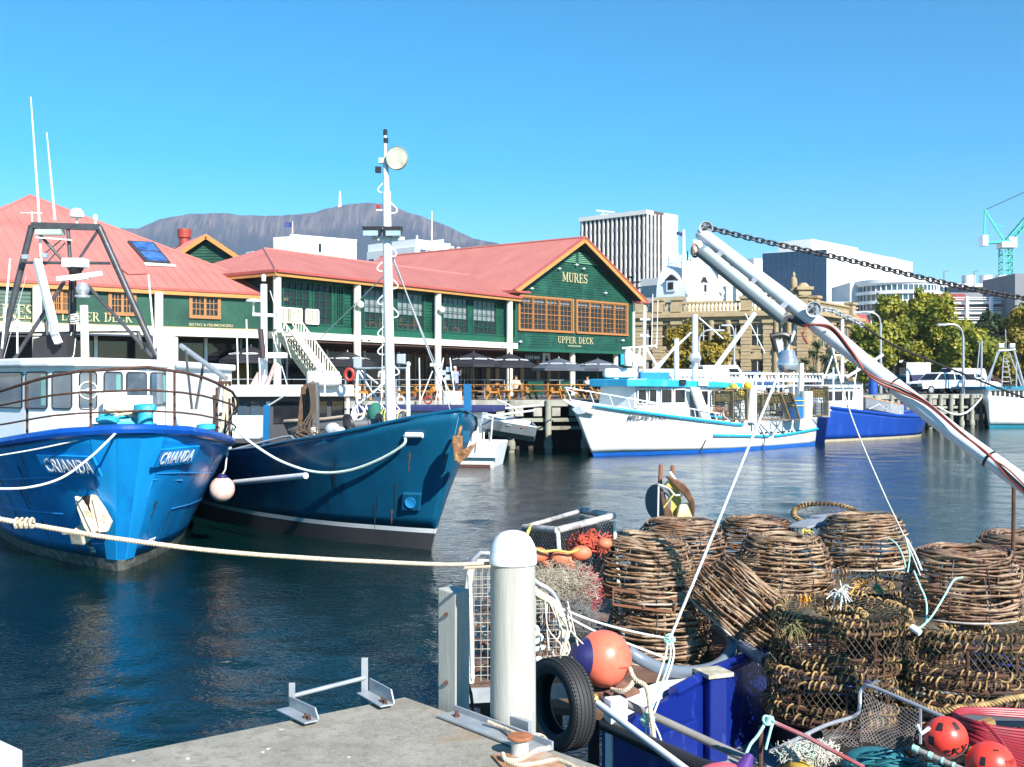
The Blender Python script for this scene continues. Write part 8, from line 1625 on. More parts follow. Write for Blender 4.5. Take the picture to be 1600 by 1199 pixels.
# ---------------- cages on the left
t = thing('mesh_cage', 'white wire mesh cage partly hidden behind the big pile', 'cage', at(800,1035,7.6)); wr = mat('white_wire', (.42,.40,.36), .6, var=.25, scale=12, col2=(.35,.18,.08), thr=.62, s2=7)
prof = [(-.285,1.15),(-.285,1.92),(.02,1.90),(.17,1.76),(.28,1.69),(.345,1.58),(.36,1.45),(.36,1.15)]
for dy in (0,.42):
    MB().tube(spline([V(x, 7.45+dy+.1*(x+.28), z) for x, z in prof], 4), .018 if dy else .026, 8).build('frame', [mat('wrapped_rail', (.66,.58,.46), .8, var=.2, scale=9), galv][dy > 0], t, smooth=True)
def ztop(x): return tab([p[0] for p in prof[1:7]], [p[1] for p in prof[1:7]], x)
for dy in (0,.42):
    for k in range(14): x = -.26+k*.047; MB().tube([V(x,7.45+dy+.1*(x+.28),1.16), V(x,7.45+dy+.1*(x+.28),ztop(x))], .0026, 5).build('wire', wr, t)
    for k in range(12):
        z = 1.2+k*.06; xr = max(x for x in [i*.02-.28 for i in range(33)] if ztop(x) >= z) if z < 1.9 else -.05; MB().tube([V(-.28,7.45+dy,z), V(xr,7.45+dy+.1*(xr+.28),z)], .0026, 5).build('wire', wr, t)
for x, z in ((-.285,1.15),(-.285,1.92),(.36,1.15),(.02,1.9)): MB().tube([V(x,7.45+.1*(x+.28),z), V(x,7.9,z)], .016, 7).build('frame', galv, t, smooth=True)
for k in range(10): z = 1.22+k*.07; MB().tube([V(-.285,7.45,z),V(-.285,7.87,z)], .0026, 5).build('wire', wr, t)
twist([V(-.29,7.43,1.90),V(-.28,7.42,1.6),V(-.27,7.43,1.18)], .016, ropew, None, parent=t, name='lashing', pitch=.04); twist([V(-.33,7.44,1.94),V(-.15,7.43,1.95),V(.03,7.45,1.92)], .016, ropet, None, parent=t, name='lashing', pitch=.04)
r = random.Random(9); mb = MB()
for k in range(60): c = V(r.uniform(-.2,.3), 7.65+r.uniform(-.08,.1), r.uniform(1.18,1.62)); d = V(r.gauss(0,1),r.gauss(0,.4),r.gauss(0,.8)).normalized()*.09; mb.tube([c-d, c+V(0,-.01,.015), c+d], .010, 5)
tag(mb.build('rope_pile', mat('brown_rope', (.14,.07,.04), .85, var=.6, scale=11), smooth=True), 'brown rope heap inside the white mesh cage', 'rope')
mb = MB()
for k in range(5): mb.tube([V(.08+.02*k,7.40,0)+V(.10*math.cos(a), .05*math.sin(a), 1.52-.07*k+.03*math.sin(a+k)) for a in [6.283*i/14 for i in range(14)]], .017, 6, closed=True)
tag(mb.build('white_coil', ropew, smooth=True), 'coil of thick white rope hung on the front of the mesh cage', 'rope')
mb = MB()
for k in range(9): x0 = r.uniform(850,888); mb.tube(spline([at(x0,r.uniform(935,965),7.35), at(x0+r.uniform(0,22),985+r.uniform(-10,8),7.15), at(x0+r.uniform(0,30),1015,7.1), at(x0+r.uniform(-14,24),1045+r.uniform(-14,12),7.1)],4), .0048, 5)
tag(mb.build('lashing_rope', mat('cream_rope', (.66,.60,.48), .85, var=.2, scale=40), smooth=True), 'tangle of cream lashing rope at the neck of the orange buoy', 'rope')
# second cage with black net
N0, R0, L0, B0 = V(.36,8.6,1.0), V(.86,9.2,1.0), V(.10,9.0,1.0), V(.62,9.6,1.0); zt = 1.03
t = thing('net_cage', 'black netted cage with grey wrapped top rail behind the mesh cage', 'cage', N0); gw = mat('tape_wrap', (.46,.44,.42), .6, var=.3, scale=9, col2=(.13,.13,.15), thr=.56, s2=5)
T_ = [p+V(0,0,zt+e) for p, e in ((N0,.01),(R0,.05),(B0,.05),(L0,-.02))]
for a, b in ((0,1),(3,0),(1,2),(2,3)): MB().tube([T_[a],T_[b]], .029 if a != 2 else .02, 10).build('top_rail', gw, t, smooth=True)
for k, p in enumerate((N0,R0,L0,B0)): twist([p+V(0,0,zt), p+V(.04,0,.5), p+V(.08,0,.0)], .019, ropew if k < 2 else ropet, None, parent=t, name='post_lashing', pitch=.05)
mb = MB()
for (a, b) in ((N0,R0),(L0,N0),(L0,B0),(R0,B0)):
    d = (b-a); n = int(d.length/.035)
    for k in range(-14, n+1):
        for s in (0,1):
            p = []
            for j in range(9): u = (k+14*j/8*1.0)/n if s == 0 else (k+14-14*j/8)/n; u = max(0,min(1,u)); p.append(a.lerp(b,u)+V(.0,0,zt*(1-.6*j/8)))
            q = [p[0]]
            for w_ in p[1:]:
                if (w_.xy-q[-1].xy).length > 1e-4: q.append(w_)
            mb.tube(q, .0035, 3)
kind(mb.build('netting', blk, t), 'stuff')
# coral floats
cf = mat('coral_float', (.62,.17,.08), .55, var=.15, scale=6)
for k, (px, py, rx, rzz) in enumerate(((841,868,.08,.062),(858,882,.06,.055),(877,873,.085,.062),(908,865,.085,.06),(890,884,.05,.045),(945,850,.06,.045))):
    o = MB().ell(at(px,py,8.5+.06*(k % 2)), rx, .06, rzz, 16, 10).build('float', cf, smooth=True); tag(o, ['coral float nearest the white domed pile','small coral float second from the pile','large coral float hanging left of the white rope post','long coral float right of the white rope post','small coral float under the yellow line','coral float at the right end below the wrapped rail'][k], 'float', 'coral floats in the black net cage')
rope('float_line', [at(826,850,8.5), at(845,862,8.42), at(870,861,8.42), at(890,864,8.42), at(905,858,8.42)], .011, mat('yellow_rope', (.55,.45,.12), .8), 'yellow line threading the coral floats'); rope('yellow_line', [at(832,820,8.9), at(824,834,8.85), at(822,850,8.8)], .014, mat('yellow_rope', (.55,.45,.12), .8), 'yellow line knotted at the left end of the wrapped rail')
def heap(name, m, label, cat, cpx, cpy, D, rx, rz_, n, rad_, seed, dep=.12, ln=.10):
    r = random.Random(seed); mb = MB(); c0 = at(cpx,cpy,D); mb.ell(c0+V(0,.05,-.02), rx*.82, dep, rz_*.82, 14, 9)
    for k in range(n):
        a = r.uniform(0,6.28); q = math.sqrt(r.random()); x = rx*q*math.cos(a); z = rz_*q*math.sin(a); y = -dep*math.sqrt(max(0,1-q*q)); c = c0+V(x,y,z); d = V(r.gauss(0,1), r.gauss(0,.3), r.gauss(0,.8)).normalized()*ln; e = V(r.gauss(0,1), r.gauss(0,.3), r.gauss(0,.8)).normalized()*ln*.6
        mb.tube(spline([c-d, c+e*.5-V(0,.012,0), c+d],3), rad_, 4)
    return tag(mb.build(name, m, smooth=True), label, cat)
heap('net_heap', mat('beige_net', (.40,.35,.27), .9, var=.3, scale=14, col2=(.15,.13,.10), thr=.6, s2=12), 'heap of beige fishing net under the coral floats', 'net', 872,915,8.5,.30,.20,700,.0017,31,.14,.05); heap('net_heap', mat('crimson_net', (.30,.02,.035), .85, var=.4, scale=20, col2=(.75,.6,.55), thr=.62, s2=16), 'crimson and white netting beside the front left craypot', 'net', 912,925,8.55,.13,.20,420,.0035,32,.10,.04); heap('net_heap', mat('grey_net', (.16,.155,.15), .9, var=.4, scale=10), 'grey net bundle below the beige net', 'net', 893,962,8.4,.22,.15,420,.0018,33,.12,.05); heap('net_heap', mat('red_line', (.42,.07,.04), .85, var=.4, scale=20), 'rust red line heaped inside the black net cage', 'net', 918,848,8.9,.17,.07,120,.007,34,.08,.06)
# big orange buoy
c = at(943,1030,7.2); t = thing('mooring_buoy', 'large orange red buoy with navy collar beside the tyre', 'buoy', c); ax = V(.93,.30,-.12).normalized()
prof = [(.001,.185)]+[(.187*math.sin(a), .187*math.cos(a)) for a in [.2*i for i in range(1,12)]]; prof = [(r_, z_) for r_, z_ in prof if z_ > -.12]+[(.125,-.135)]
MB().lathe(list(reversed(prof)), c, 32, axis=ax).build('ball', buoyo, t, smooth=True); MB().lathe([(.045,-.235),(.09,-.215),(.115,-.17),(.133,-.125)], c, 28, axis=ax).build('collar', navy, t, smooth=True)
MB().tube([c+V(.09+.014*k,-.163+.011*k,-.02-.002*k) for k in range(5)], .004, 5).build('scuff_mark', mat('buoy_mark', (.35,.03,.02), .6), t)
twist([at(984,1045,7.1), at(992,1062,7.0), at(1010,1075,6.95), at(1016,1110,6.9), at(1022,1160,6.8), at(1020,1215,6.7)], .017, ropet, 'thick tan rope hanging from the orange buoy past the white poles', pitch=.05); twist([at(955,1078,7.1), at(975,1080,7.0), at(990,1066,7.0)], .018, ropet, 'short tan rope loop under the orange buoy', pitch=.05)
# tyre
c = at(875,1100,6.45); t = thing('tyre_fender', 'worn black car tyre hanging as a fender between pile and boat', 'tyre', c); ax = V(-.84,-.54,0.03).normalized(); Rt = .268; w_ = .068
MB().lathe([(.172,-w_*.7),(.185,-w_*.95),(.235,-w_*1.12),(.258,-w_),(.268,-w_*.6),(.27,0),(.268,w_*.6),(.258,w_),(.235,w_*1.12),(.185,w_*.95),(.172,w_*.7),(.168,w_*.62),(.20,w_*.55),(.235,w_*.5),(.245,0),(.235,-w_*.5),(.20,-w_*.55),(.168,-w_*.62)], c, 56, axis=ax, capb=False, capt=False).build('tyre', rubber, t, smooth=True)
u = ax.cross(V(0,0,1)).normalized(); v_ = ax.cross(u)
for k, o_ in enumerate((-.040,-.014,.014,.040)):
    mb = MB(); mb.tube([c+ax*o_+(u*math.cos(a)+v_*math.sin(a))*.2705 for a in [6.283*i/56 for i in range(56)]], .0025, 4, closed=True); mb.build('tread_groove', mat('groove', (.008,.008,.008), .9), t)
mb = MB()
for k in range(72):
    a = 6.283*k/72
    for o_ in (-.055,.055): d = (u*math.cos(a)+v_*math.sin(a)); mb.obox(c+ax*o_+d*.2665, ax*.011, d*.004, d.cross(ax)*.0075)
kind(mb.build('shoulder_lug', rubber, t), 'stuff'); twist([c+V(.0,0,.26), at(882,1015,6.8), at(886,990,7.0)], .012, ropet, None, parent=t, name='hanging_rope', pitch=.04)
# white double ropes and vertical lines
twist([at(872,950,7.35), at(930,972,7.35), at(990,988,7.4), at(1052,1000,7.45)], .0085, ropew, 'upper of two white ropes stretched past the orange buoy', pitch=.03); twist([at(872,956,7.33), at(925,985,7.3), at(985,1008,7.3), at(1042,1030,7.3)], .0085, ropew, 'lower of two white ropes stretched past the orange buoy', pitch=.03)
K = at(1046,1000,7.42)
twist([at(1247,492,7.6), at(1232,545,7.55), at(1160,722,7.5), at(1096,880,7.45), K], .011, ropew, 'white guy rope running from the boom hook down to the knot', pitch=.035)
for k, (px, py) in enumerate(((1038,1050),(1046,1052),(1052,1048))): twist([K+V(.008*k-.01,0,0), at(px,py-18,7.3), at(1008+k*6,1120,6.95)], .0075, [ropew,ropeg,ropew][k], ['left strand','middle turquoise strand','right strand'][k]+' of the lashing below the knot', pitch=.03)
mb = MB(); r = random.Random(77)
for cc, s in ((K,.035),(at(1012,1125,6.95),.045)):
    for k in range(14): d = V(r.gauss(0,1),r.gauss(0,1),r.gauss(0,1)).normalized()*s; e = V(r.gauss(0,1),r.gauss(0,1),r.gauss(0,1)).normalized()*s; mb.tube(spline([cc+d, cc+e, cc-d, cc-e],4), .006, 5)
    o = tag(mb.build('knot', ropeg, smooth=True), 'upper turquoise knot gathering the guy ropes' if s < .04 else 'lower turquoise knot on the grey pole', 'knot'); mb = MB()
for k in range(4): twist([at(1010+k*4,1130,6.92), at(1008+k*9,1165,6.85), at(1002+k*12,1215,6.8)], .006, [ropeg,ropew][k % 2], ['leftmost','second','third','rightmost'][k]+' thin tail hanging below the lower turquoise knot', pitch=.03)
twist([at(1290,515,7.4), at(1330,650,7.7), at(1378,765,7.9), at(1414,842,8.1), at(1438,900,8.2)], .0055, ropew, 'thin white line dropping from the boom to the right craypot', pitch=.03); twist([at(1416,842,8.08), at(1430,868,8.1), at(1440,892,8.1)], .009, ropew, 'doubled white line end behind the right craypot', pitch=.03); twist([at(1414,838,8.06), at(1421,868,8.05), at(1418,895,8.05)], .007, ropeg, 'turquoise line end knotted beside the thin white line', pitch=.03)

# ---------------- boom with lamp, chain
t = thing('lifting_boom', 'long white steel boom sloping from upper left down to the right edge', 'boom', at(1283,514,7.5)); bm_ = hullmat('boom_white', (.70,.73,.77), var=.07, scale=3, col2=(.50,.46,.40), thr=.70, s2=9)
bp_ = [at(1094,364,8.1), at(1170,423,7.85), at(1217,459,7.7), at(1283,512,7.5), at(1345,562,7.3)]; MB().tube(bp_, [.048,.050,.054,.062,.055], 18).build('boom_head', bm_, t, smooth=True)
MB().tube([at(1340,558,7.32), at(1397,603,7.15), at(1491,678,6.85), at(1600,757,6.5), at(1800,905,6.0)], .054, 18).build('boom_tube', bm_, t, smooth=True)
for px, py, D in ((1284,512,7.5),(1398,603,7.15),(1546,718,6.66)):
    d = (at(1600,757,6.5)-at(1397,603,7.15)).normalized(); MB().lathe([(.058,-.006),(.058,.006)], at(px,py,D), 20, axis=d).build('strap', blk, t, smooth=True)

for nm_, c_, R_ in (('tip_sheave', at(1103,357,8.05), .050), ('mid_sheave', at(1271,484,7.45), .054)):
    shv = MB().lathe([(R_*.86,-.012),(R_,-.014),(R_*.93,-.004),(R_*.93,.004),(R_,.014),(R_*.86,.012),(R_*.86,-.012)], c_, 28, axis=(.1,1,0), capb=False, capt=False).build(nm_, mat('sheave_pale', (.45,.48,.50), .35, .2), t, smooth=True)
    MB().lathe([(R_*.86,-.003),(R_*.86,.003)], c_, 24, axis=(.1,1,0)).build('web', mat('sheave_web', (.22,.25,.28), .45, .2, var=.4, scale=40), shv); MB().lathe([(R_*.3,-.02),(R_*.3,.02)], c_, 14, axis=(.1,1,0)).build('hub', steel, shv)
    for k in range(5): a = 6.283*k/5; MB().lathe([(R_*.14,-.006),(R_*.14,-.003)], c_+V(math.cos(a)*R_*.58, 0, math.sin(a)*R_*.58), 8, axis=(.1,1,0)).build('web_hole', blk, shv)
MB().prism([at(1083,375,8.05),at(1100,378,8.05),at(1092,398,8.02),at(1082,400,8.02)], (0,.02,0)).build('lug', bm_, t); MB().tube([at(1086,380,8.0)+V(.025*math.cos(a),0,.045*math.sin(a)-.06) for a in [6.283*i/16 for i in range(16)]], .009, 6, closed=True).build('shackle', steel, t); MB().tube(spline([at(1086,380,8),at(1083,388,8),at(1087,396,8)],4), .012, 6).build('hook', mat('copper_hook', (.5,.25,.15), .5), t)
MB().prism([at(1225,492,7.6),at(1262,496,7.55),at(1280,512,7.5),at(1258,512,7.5),at(1232,502,7.6)], (0,.05,0)).build('gusset', steel, t)
for k, (dx, m, r_) in enumerate(((0,mat('hose_red', (.36,.075,.05), .5),.008),(1,blk,.007),(2,mat('hose_red', (.36,.075,.05), .5),.005))):
    MB().tube(spline([at(1255,510,7.45), at(1270,508,7.38), at(1300,512+dx*3,7.33), at(1330,548+dx*3,7.2), at(1360,590-dx*2,7.08), at(1405,612-dx*4,7.03), at(1450,634-dx*2,6.92), at(1500,676-dx,6.75), at(1546,712+dx,6.6), at(1580,752-dx*7,6.5), at(1640,800,6.3)],6), r_, 7).build('hose', m, t, smooth=True)
MB().tube(spline([at(1262,506,7.5), at(1254,525,7.45), at(1262,538,7.45), at(1252,520,7.4)],4), .006, 5).build('cable', mat('hose_red', (.36,.075,.05), .5), t)
lt = thing('deck_light', 'long grey strip light clamped under the white boom', 'light', at(1160,440,7.9)); la, lb = at(1094,393,7.95), at(1226,501,7.55)
d = (lb-la).normalized(); sd = d.cross(V(0,1,0)).normalized(); sd = sd if sd.z > 0 else -sd
MB().tube([la,lb], .044, 14).build('housing', mat('housing_grey', (.24,.27,.28), .35, .3, var=.1), lt, smooth=True); MB().tube([la.lerp(lb,.03)+sd*.022-V(0,.016,0), la.lerp(lb,.97)+sd*.018-V(0,.013,0)], .036, 14).build('diffuser', mat('diffuser_pale', (.48,.56,.52), .25), lt, smooth=True)
for u in (.1,.3,.52,.74,.95): c = la.lerp(lb,u)+sd*.045-V(0,.03,0); MB().obox(c, d*.012, sd*.022, (0,.012,0)).build('clip', steel, lt)
for u in (.15,.55,.9): c = la.lerp(lb,u)+sd*.07; MB().obox(c, d*.02, sd*.03, (0,.02,0)).build('bracket', galv, lt)
ft = thing('boom_floodlight', 'chrome bell floodlight hanging from the white boom', 'floodlight', at(1228,555,7.6)); c = at(1231,563,7.55)
MB().lathe([(.001,.07),(.05,.062),(.052,.03),(.062,.01),(.072,-.02),(.072,-.045),(.06,-.075),(.02,-.09),(.001,-.092)], c, 24, axis=(.05,.1,1)).build('bell', mat('chrome_bell', (.55,.60,.66), .16, .7, var=.1), ft, smooth=True)
MB().prism([at(1210,533,7.6),at(1222,530,7.6),at(1232,556,7.58),at(1218,562,7.58)], (0,.05,0)).build('lamp_neck', galv, ft, bevel=.01); MB().tube(spline([at(1204,527,7.6),at(1222,524,7.6),at(1233,528,7.6),at(1238,540,7.6)],4), .022, 8).build('bracket', blk, ft, smooth=True); MB().tube([at(1207,528,7.6),at(1213,550,7.6)], .018, 8).build('bracket_arm', blk, ft)
# chain
ch = thing('boom_chain', 'dark steel chain stretched from the boom tip to the right edge', 'chain', at(1112,359,8.1)); cp = spline([at(1108,357,8.05), at(1181,375,8.1), at(1276,396,8.15), at(1372,418,8.25), at(1463,440,8.35), at(1553,459,8.45), at(1620,470,8.55), at(1720,488,8.7)], 30)
def chain(parent, P, pitch, ln, wd_, r_, m):
    me = None; acc = 0; k = 0; L = []
    for a, b in zip(P, P[1:]): L.append((b-a).length)
    tot = sum(L); n = int(tot/pitch); j = 0; s0 = 0
    mb = MB(); pts = []
    for i in range(16): a = 6.283*i/16; x = (ln/2-wd_/2)*(1 if math.cos(a) > 0 else -1)+wd_/2*math.cos(a); pts.append((x, wd_/2*math.sin(a), 0))
    mb.tube(pts, r_, 6, closed=True); off = offset_of(parent); proto = None
    for i in range(n):
        s = pitch*(i+.5)
        while j < len(L)-1 and s0+L[j] < s: s0 += L[j]; j += 1
        p = P[j].lerp(P[j+1], (s-s0)/L[j]); d = (P[j+1]-P[j]).normalized(); rot = d.to_track_quat('X','Z').to_matrix().to_4x4() @ Matrix.Rotation(rad(40 if i % 2 else -50),4,'X')
        if proto is None: me = bpy.data.meshes.new('chain_link'); me.from_pydata(mb.v, [], mb.f); me.materials.append(m); me.polygons.foreach_set('use_smooth', [True]*len(me.polygons)); proto = 1
        o = bpy.data.objects.new('chain_link', me); COL.objects.link(o); o.parent = parent; o.matrix_local = Matrix.Translation(p-off) @ rot
chm = mat('chain_steel', (.055,.05,.05), .5, .5, var=.3, scale=30)
chain(ch, cp, .047, .066, .038, .0065, chm)
c2 = thing('winch_chain', 'short chain and dark cable leading from the middle sheave to the right edge', 'chain', at(1285,484,7.45)); chain(c2, spline([at(1282,484,7.45), at(1300,486,7.5), at(1330,500,7.6), at(1352,512,7.7)],10), .04, .056, .03, .006, galv)
MB().tube(spline([at(1350,511,7.7), at(1400,542,8.0), at(1500,583,8.6), at(1600,622,9.2), at(1700,655,9.8)],5), .0085, 7).build('cable', chm, c2, smooth=True)
tag(MB().tube([at(1584,758,9.0), at(1583,870,9.0)], .017, 8).build('steel_stake', rust, smooth=True), 'thin rusty upright stake at the right edge above the pots', 'stake')

# ---------------- yellow hauler head behind pots
t = thing('pot_hauler', 'yellow and rusty pot hauler with two posts behind the pots', 'hauler', at(1048,815,11.8)); D = 11.8
for (a, b) in (((1033,727),(1027,830)),((1051,728),(1048,800))): MB().tube([at(*a,D+.1), at(*b,D+.1)], .024, 8).build('post', mat('post_rust', (.30,.13,.07), .8, var=.3), t, smooth=True)
MB().lathe([(.19,-.03),(.2,0),(.19,.03)], at(1028,785,D+.05), 22, axis=(.85,.5,0)).build('disc', mat('disc_slate', (.10,.12,.14), .5), t, smooth=True)
MB().prism([at(1035,765,D),at(1050,748,D),at(1066,775,D),at(1060,815,D),at(1040,815,D)], (0,.14,0)).build('casing', mat('hauler_yellow', (.62,.48,.12), .5, var=.2, scale=6, col2=(.3,.15,.06), thr=.6, s2=6), t, bevel=.01)
MB().prism([at(1062,790,D-.1),at(1082,786,D-.1),at(1084,822,D-.1),at(1054,822,D-.1)], (0,.12,0)).build('white_jug', mat('jug_pale', (.75,.70,.50), .5, col2=(.65,.5,.1), thr=.58, s2=5), t, bevel=.02)
for k in range(6): MB().tube(spline([at(1042+k*2,745+k,D-.12), at(1062+k*1.5,765-k,D-.12), at(1078+k,785,D-.12), at(1082,810,D-.08)],4), .016, 5).build('brown_rope', mat('brown_rope', (.14,.07,.04), .85), t)
for k in range(4): MB().tube(spline([at(1034,765+k*4,D-.1), at(1037+k*2,790,D-.12), at(1042+k*4,815,D-.1)],4), .016, 5).build('brown_rope', mat('brown_rope', (.14,.07,.04), .85), t)
MB().tube(spline([at(1046,738,D-.05), at(1062,760,D-.05), at(1078,776,D-.05), at(1083,795,D-.05)],4), .018, 6).build('pale_hose', cream, t); MB().tube([at(1029,757,D-.15), at(1028,812,D-.15)], .009, 5).build('white_line', ropew, t); MB().tube(spline([at(1029,758,D-.16), at(1045,764,D-.16), at(1054,774,D-.16), at(1063,774,D-.16)],4), .010, 5).build('white_line', ropew, t); MB().tube([at(1052,774,D-.16), at(1037,794,D-.16)], .010, 5).build('yellow_line', mat('yellow_rope', (.55,.45,.12), .8), t)

# ---------------- net basket, buoys, hoses at the bottom right
fr = mat('basket_tube', (.36,.38,.42), .4, .4, var=.2, scale=8); t = thing('net_basket', 'tubular metal basket with grey netting full of teal rope', 'basket', at(1320,1199,6.8))
MB().tube(spline([at(1202,1176,6.5), at(1240,1158,6.65), at(1290,1134,6.9), at(1336,1119,7.1), at(1343,1104,7.12), at(1344,1084,7.15), at(1350,1074,7.15), at(1360,1073,7.1), at(1400,1089,6.95), at(1440,1106,6.8), at(1475,1121,6.7)],5), .0125, 8).build('top_tube', fr, t, smooth=True)
MB().tube([at(1204,1127,6.3), at(1262,1153,6.2), at(1350,1200,6.0)], .013, 8).build('front_tube', mat('red_worn_tube', (.30,.16,.17), .5, var=.3, scale=8, col2=(.5,.05,.05), thr=.55, s2=5), t, smooth=True); MB().tube([at(1188,1215,6.3), at(1189,1135,6.3)], .015, 8).build('corner_tube', rust, t, smooth=True)
for px, py in ((1290,1158),(1265,1150),(1438,1108)): MB().tube([at(px,py,6.5), at(px,py+55,6.5)], .009, 6).build('upright_tube', fr, t)
def net(mb, corners, nu, nv, r_, sg=.06, seed=1):
    a, b, c, d = corners; rr = random.Random(seed)
    def Pn(u, v): p = a.lerp(b,u).lerp(d.lerp(c,u), v); return p+V(.01*math.sin(v*9+u*5), -.03*math.sin(u*7+v*3), -sg*math.sin(math.pi*u)*math.sin(math.pi*min(1,v+.3)))
    for k in range(-nv, nu+1):
        for s in (0,1):
            pts = []
            for j in range(nv+1):
                u = (k+j)/nu if s == 0 else (k+nv-j)/nu
                if 0 <= u <= 1: pts.append(Pn(u, j/nv))
            if len(pts) > 1: mb.tube(pts, r_, 3)
nm = mat('grey_mesh', (.20,.18,.17), .8, var=.3, scale=14)
mb = MB(); net(mb, (at(1348,1080,7.1),at(1432,1106,6.8),at(1428,1175,6.7),at(1340,1160,6.9)), 13, 11, .0022, .05, 1); net(mb, (at(1280,1140,6.85),at(1342,1115,7.1),at(1350,1165,6.9),at(1290,1168,6.8)), 10, 7, .0022, .04, 2); kind(mb.build('netting', nm, t), 'stuff')
mb = MB(); net(mb, (at(1235,1165,6.6),at(1262,1152,6.5),at(1262,1205,6.4),at(1205,1205,6.4)), 14, 14, .0028, .02, 3); kind(mb.build('netting', mat('pale_mesh', (.50,.46,.40), .8, var=.3), t), 'stuff')
def ropepile(name, m, label, cpx, cpy, D, rx, rz_, n, r_, seed, flat=.8):
    r = random.Random(seed); mb = MB(); c0 = at(cpx,cpy,D); mb.ell(c0-V(0,-.1,.06), rx*.9, .22, rz_*.8, 16, 9)
    for k in range(n):
        a0 = r.uniform(0,6.28); q = r.uniform(.25,1); ce = c0+V(rx*.5*r.gauss(0,.6), -.1-.12*r.random(), rz_*.5*r.gauss(.2,.5)); ra_ = rx*r.uniform(.25,.6); pts = []
        for i in range(12): a = a0+i*.42; pts.append(ce+V(ra_*math.cos(a), -.06*math.sin(a), ra_*.42*math.sin(a)+.01*math.sin(i+k)))
        mb.tube(pts, r_, 5)
    return tag(mb.build(name, m, smooth=True), label, 'rope')
ropepile('rope_coil', mat('teal_rope', (.02,.16,.19), .6, var=.35, scale=20), 'heap of loose teal rope in the net basket', 1380,1190,6.5,.24,.115,90,.0055,5)
ropepile('rope_coil', mat('mustard_rope', (.55,.36,.05), .8, var=.3, scale=30), 'small mustard yellow rope coil at the bottom of the basket', 1258,1200,6.2,.085,.07,40,.004,6); heap('net_heap', mat('pale_net', (.52,.48,.42), .9, var=.4, scale=25, col2=(.3,.5,.42), thr=.6, s2=14), 'pale tangled net with turquoise twine around the mustard rope', 'net', 1262,1175,6.4,.19,.07,220,.003,35,.08,.04)
twist([at(1162,1188,6.2), at(1172,1165,6.22), at(1184,1150,6.25), at(1196,1130,6.28)], .010, ropeg, 'turquoise rope tying the pink fender to the basket corner', pitch=.03); twist([at(1208,1128,6.28), at(1203,1145,6.26), at(1196,1172,6.25)], .009, ropeg, 'turquoise rope end hanging at the basket corner', pitch=.03)
mb = MB(); c = at(1201,1126,6.28)
for k in range(5): mb.tube([c+V(.022*math.cos(a)+.005*k-.01, .02*math.sin(a), .02*math.sin(a+k)) for a in [6.283*i/10 for i in range(10)]], .007, 5, closed=True)
tag(mb.build('knot', ropeg, smooth=True), 'turquoise knot on the corner of the net basket', 'knot')
t = thing('fender_buoy', 'top of a pink fender with purple eye at the bottom edge', 'fender', at(1135,1215,6.0)); c = at(1130,1222,6.0); MB().ell(c, .17,.12,.10, 20,12).build('ball', mat('pink_buoy', (.75,.12,.15), .4), t, smooth=True); MB().tube([c+V(.10,0,.04), at(1172,1180,6.05)], [.06,.022], 12).build('eye', mat('purple_rubber', (.09,.03,.20), .45), t, smooth=True)
t = thing('float_buoy', 'round red buoy lettered CKV beside the teal rope', 'buoy', at(1478,1153,6.1)); c = at(1478,1153,6.1); rd = mat('red_buoy', (.80,.055,.035), .35, var=.08, scale=4); bkm = mat('buoy_black', (.02,.012,.015), .6); MB().ell(c,.118,.118,.115,28,18).build('ball', rd, t, smooth=True)
def ball_text(txt, size, c, R_, th, ph, m, par, tilt=0):
    for i, ch_ in enumerate(txt):
        a = th+(i-(len(txt)-1)/2)*size/R_*.78; nrm = V(math.sin(a)*math.cos(ph+tilt*i), -math.cos(a)*math.cos(ph+tilt*i), math.sin(ph+tilt*i)); x = V(math.cos(a), math.sin(a), tilt*.6).normalized(); text_obj(ch_, size, m, par, c+nrm*R_*1.0, x, nrm.cross(x).normalized(), .006, name='painted_letter')
ball_text('CKV', .062, c, .117, .12, -.62, bkm, t, .12)
def patch(c, R_, th, ph, w_, h_, m, par):
    rows = [[c+V(math.sin(th+u)*math.cos(ph+v), -math.cos(th+u)*math.cos(ph+v), math.sin(ph+v))*R_*1.012 for u in [w_*(i/4-.5)/R_ for i in range(5)]] for v in [h_*(j/3-.5)/R_ for j in range(4)]]; MB().grid(rows).build('painted_patch', m, par, smooth=True)
patch(c,.117,.35,.85,.045,.05,bkm,t); patch(c,.117,-.75,.75,.045,.05,bkm,t); patch(c,.117,-1.1,.0,.04,.05,bkm,t); MB().tube([c+V(-.10,-.02,.06), c+V(-.15,-.03,.03), c+V(-.16,0,.07)], .012, 6).build('white_eye', white2, t)
t = thing('float_buoy', 'round red buoy with navy cap at the bottom right', 'buoy', at(1548,1188,5.9)); c = at(1548,1196,5.9); MB().ell(c,.128,.128,.125,28,18).build('ball', rd, t, smooth=True); c3 = c+V(.035,-.085,-.055); MB().ell(c3,.062,.062,.05,20,12).build('cap', navy, t, smooth=True); ball_text('BW', .045, c, .127, .5, .25, mat('buoy_mark', (.35,.03,.02), .6), t); patch(c,.127,-.75,.4,.03,.045,bkm,t); patch(c,.127,-.05,.18,.08,.02,bkm,t); patch(c,.127,-.05,.95,.05,.012,bkm,t)
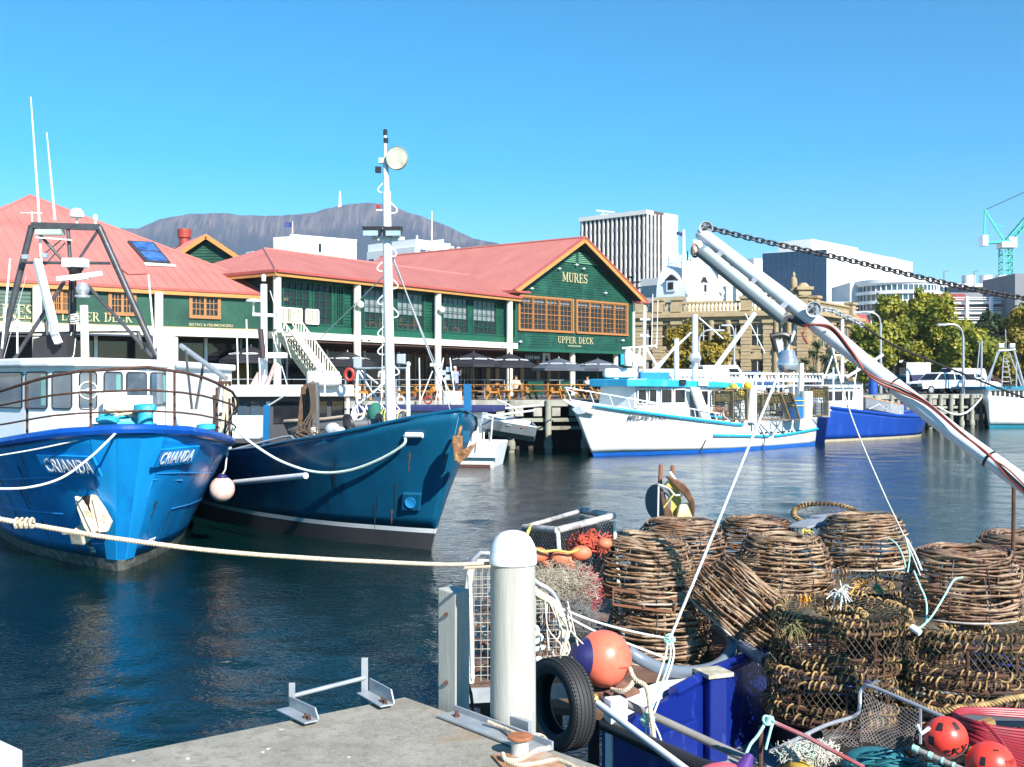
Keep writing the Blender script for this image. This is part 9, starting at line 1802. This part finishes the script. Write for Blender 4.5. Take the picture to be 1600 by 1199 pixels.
rh = mat('red_hose', (.26,.016,.03), .45, var=.2, scale=4); r = random.Random(6)
hr = thing('hose_bundle', 'bundle of dark red hoses heaped at the right edge', 'hose', at(1560,1140,6.4))
for k in range(14):
    y0 = 1118+k*2.2; pts = [at(1488+r.uniform(-4,10),y0-2+r.uniform(-4,4),6.45), at(1520+r.uniform(-4,6),1128+k*3,6.25), at(1560,1138+k*4,6.2), at(1640,1146+k*6,6.2)]; MB().tube(spline(pts,5), .0105, 7).build('hose', rh, hr, smooth=True)
for k in range(4): MB().tube(spline([at(1490,1118,6.5), at(1500+k*4,1109+k*2,6.55), at(1545,1108+k*3,6.6), at(1640,1112+k*4,6.6)],5), .0105, 7).build('hose', rh, hr, smooth=True)
MB().tube(spline([at(1535,1128,6.1), at(1550,1142,6.05), at(1565,1160,6.0), at(1578,1182,5.95)],5), .0105, 7).build('hose', rh, hr, smooth=True)
tag(MB().bar(at(1522,1136,6.5), at(1552,1127,6.5), .06,.03).build('timber_offcut', mat('yellow_pine', (.42,.28,.10), .7, var=.2)), 'short yellow timber offcut among the red hoses', 'timber'); tag(MB().bar(at(1505,1128,6.8), at(1640,1118,6.9), .25,.03).build('slate_board', mat('slate_board', (.10,.11,.13), .6)), 'dark board under the red hoses', 'board')
twist([at(1400,1082,7.2), at(1430,1098,7.1), at(1470,1112,7.0), at(1500,1106,6.95), at(1540,1102,6.95), at(1580,1092,6.95), at(1620,1088,7)], .022, gr_, 'thick ochre rope lying below the lowest ring pot', pitch=.07)
t = thing('lashed_rail', 'grey tube with turquoise lashings in front of the red buoys', 'rail', at(1430,1172,5.9)); a, b = at(1428,1170,5.95), at(1530,1215,5.7); MB().tube([a,b], .016, 10).build('tube', mat('grey_pole', (.27,.26,.24), .5), t, smooth=True)
for u in (0,.03,.06,.25,.28,.45,.62,.8): q = a.lerp(b,u); d = (b-a).normalized(); MB().lathe([(.020,-.006),(.021,0),(.020,.006)], q, 10, axis=d+V(.2,0,.2)).build('lashing', ropeg, t, smooth=True)
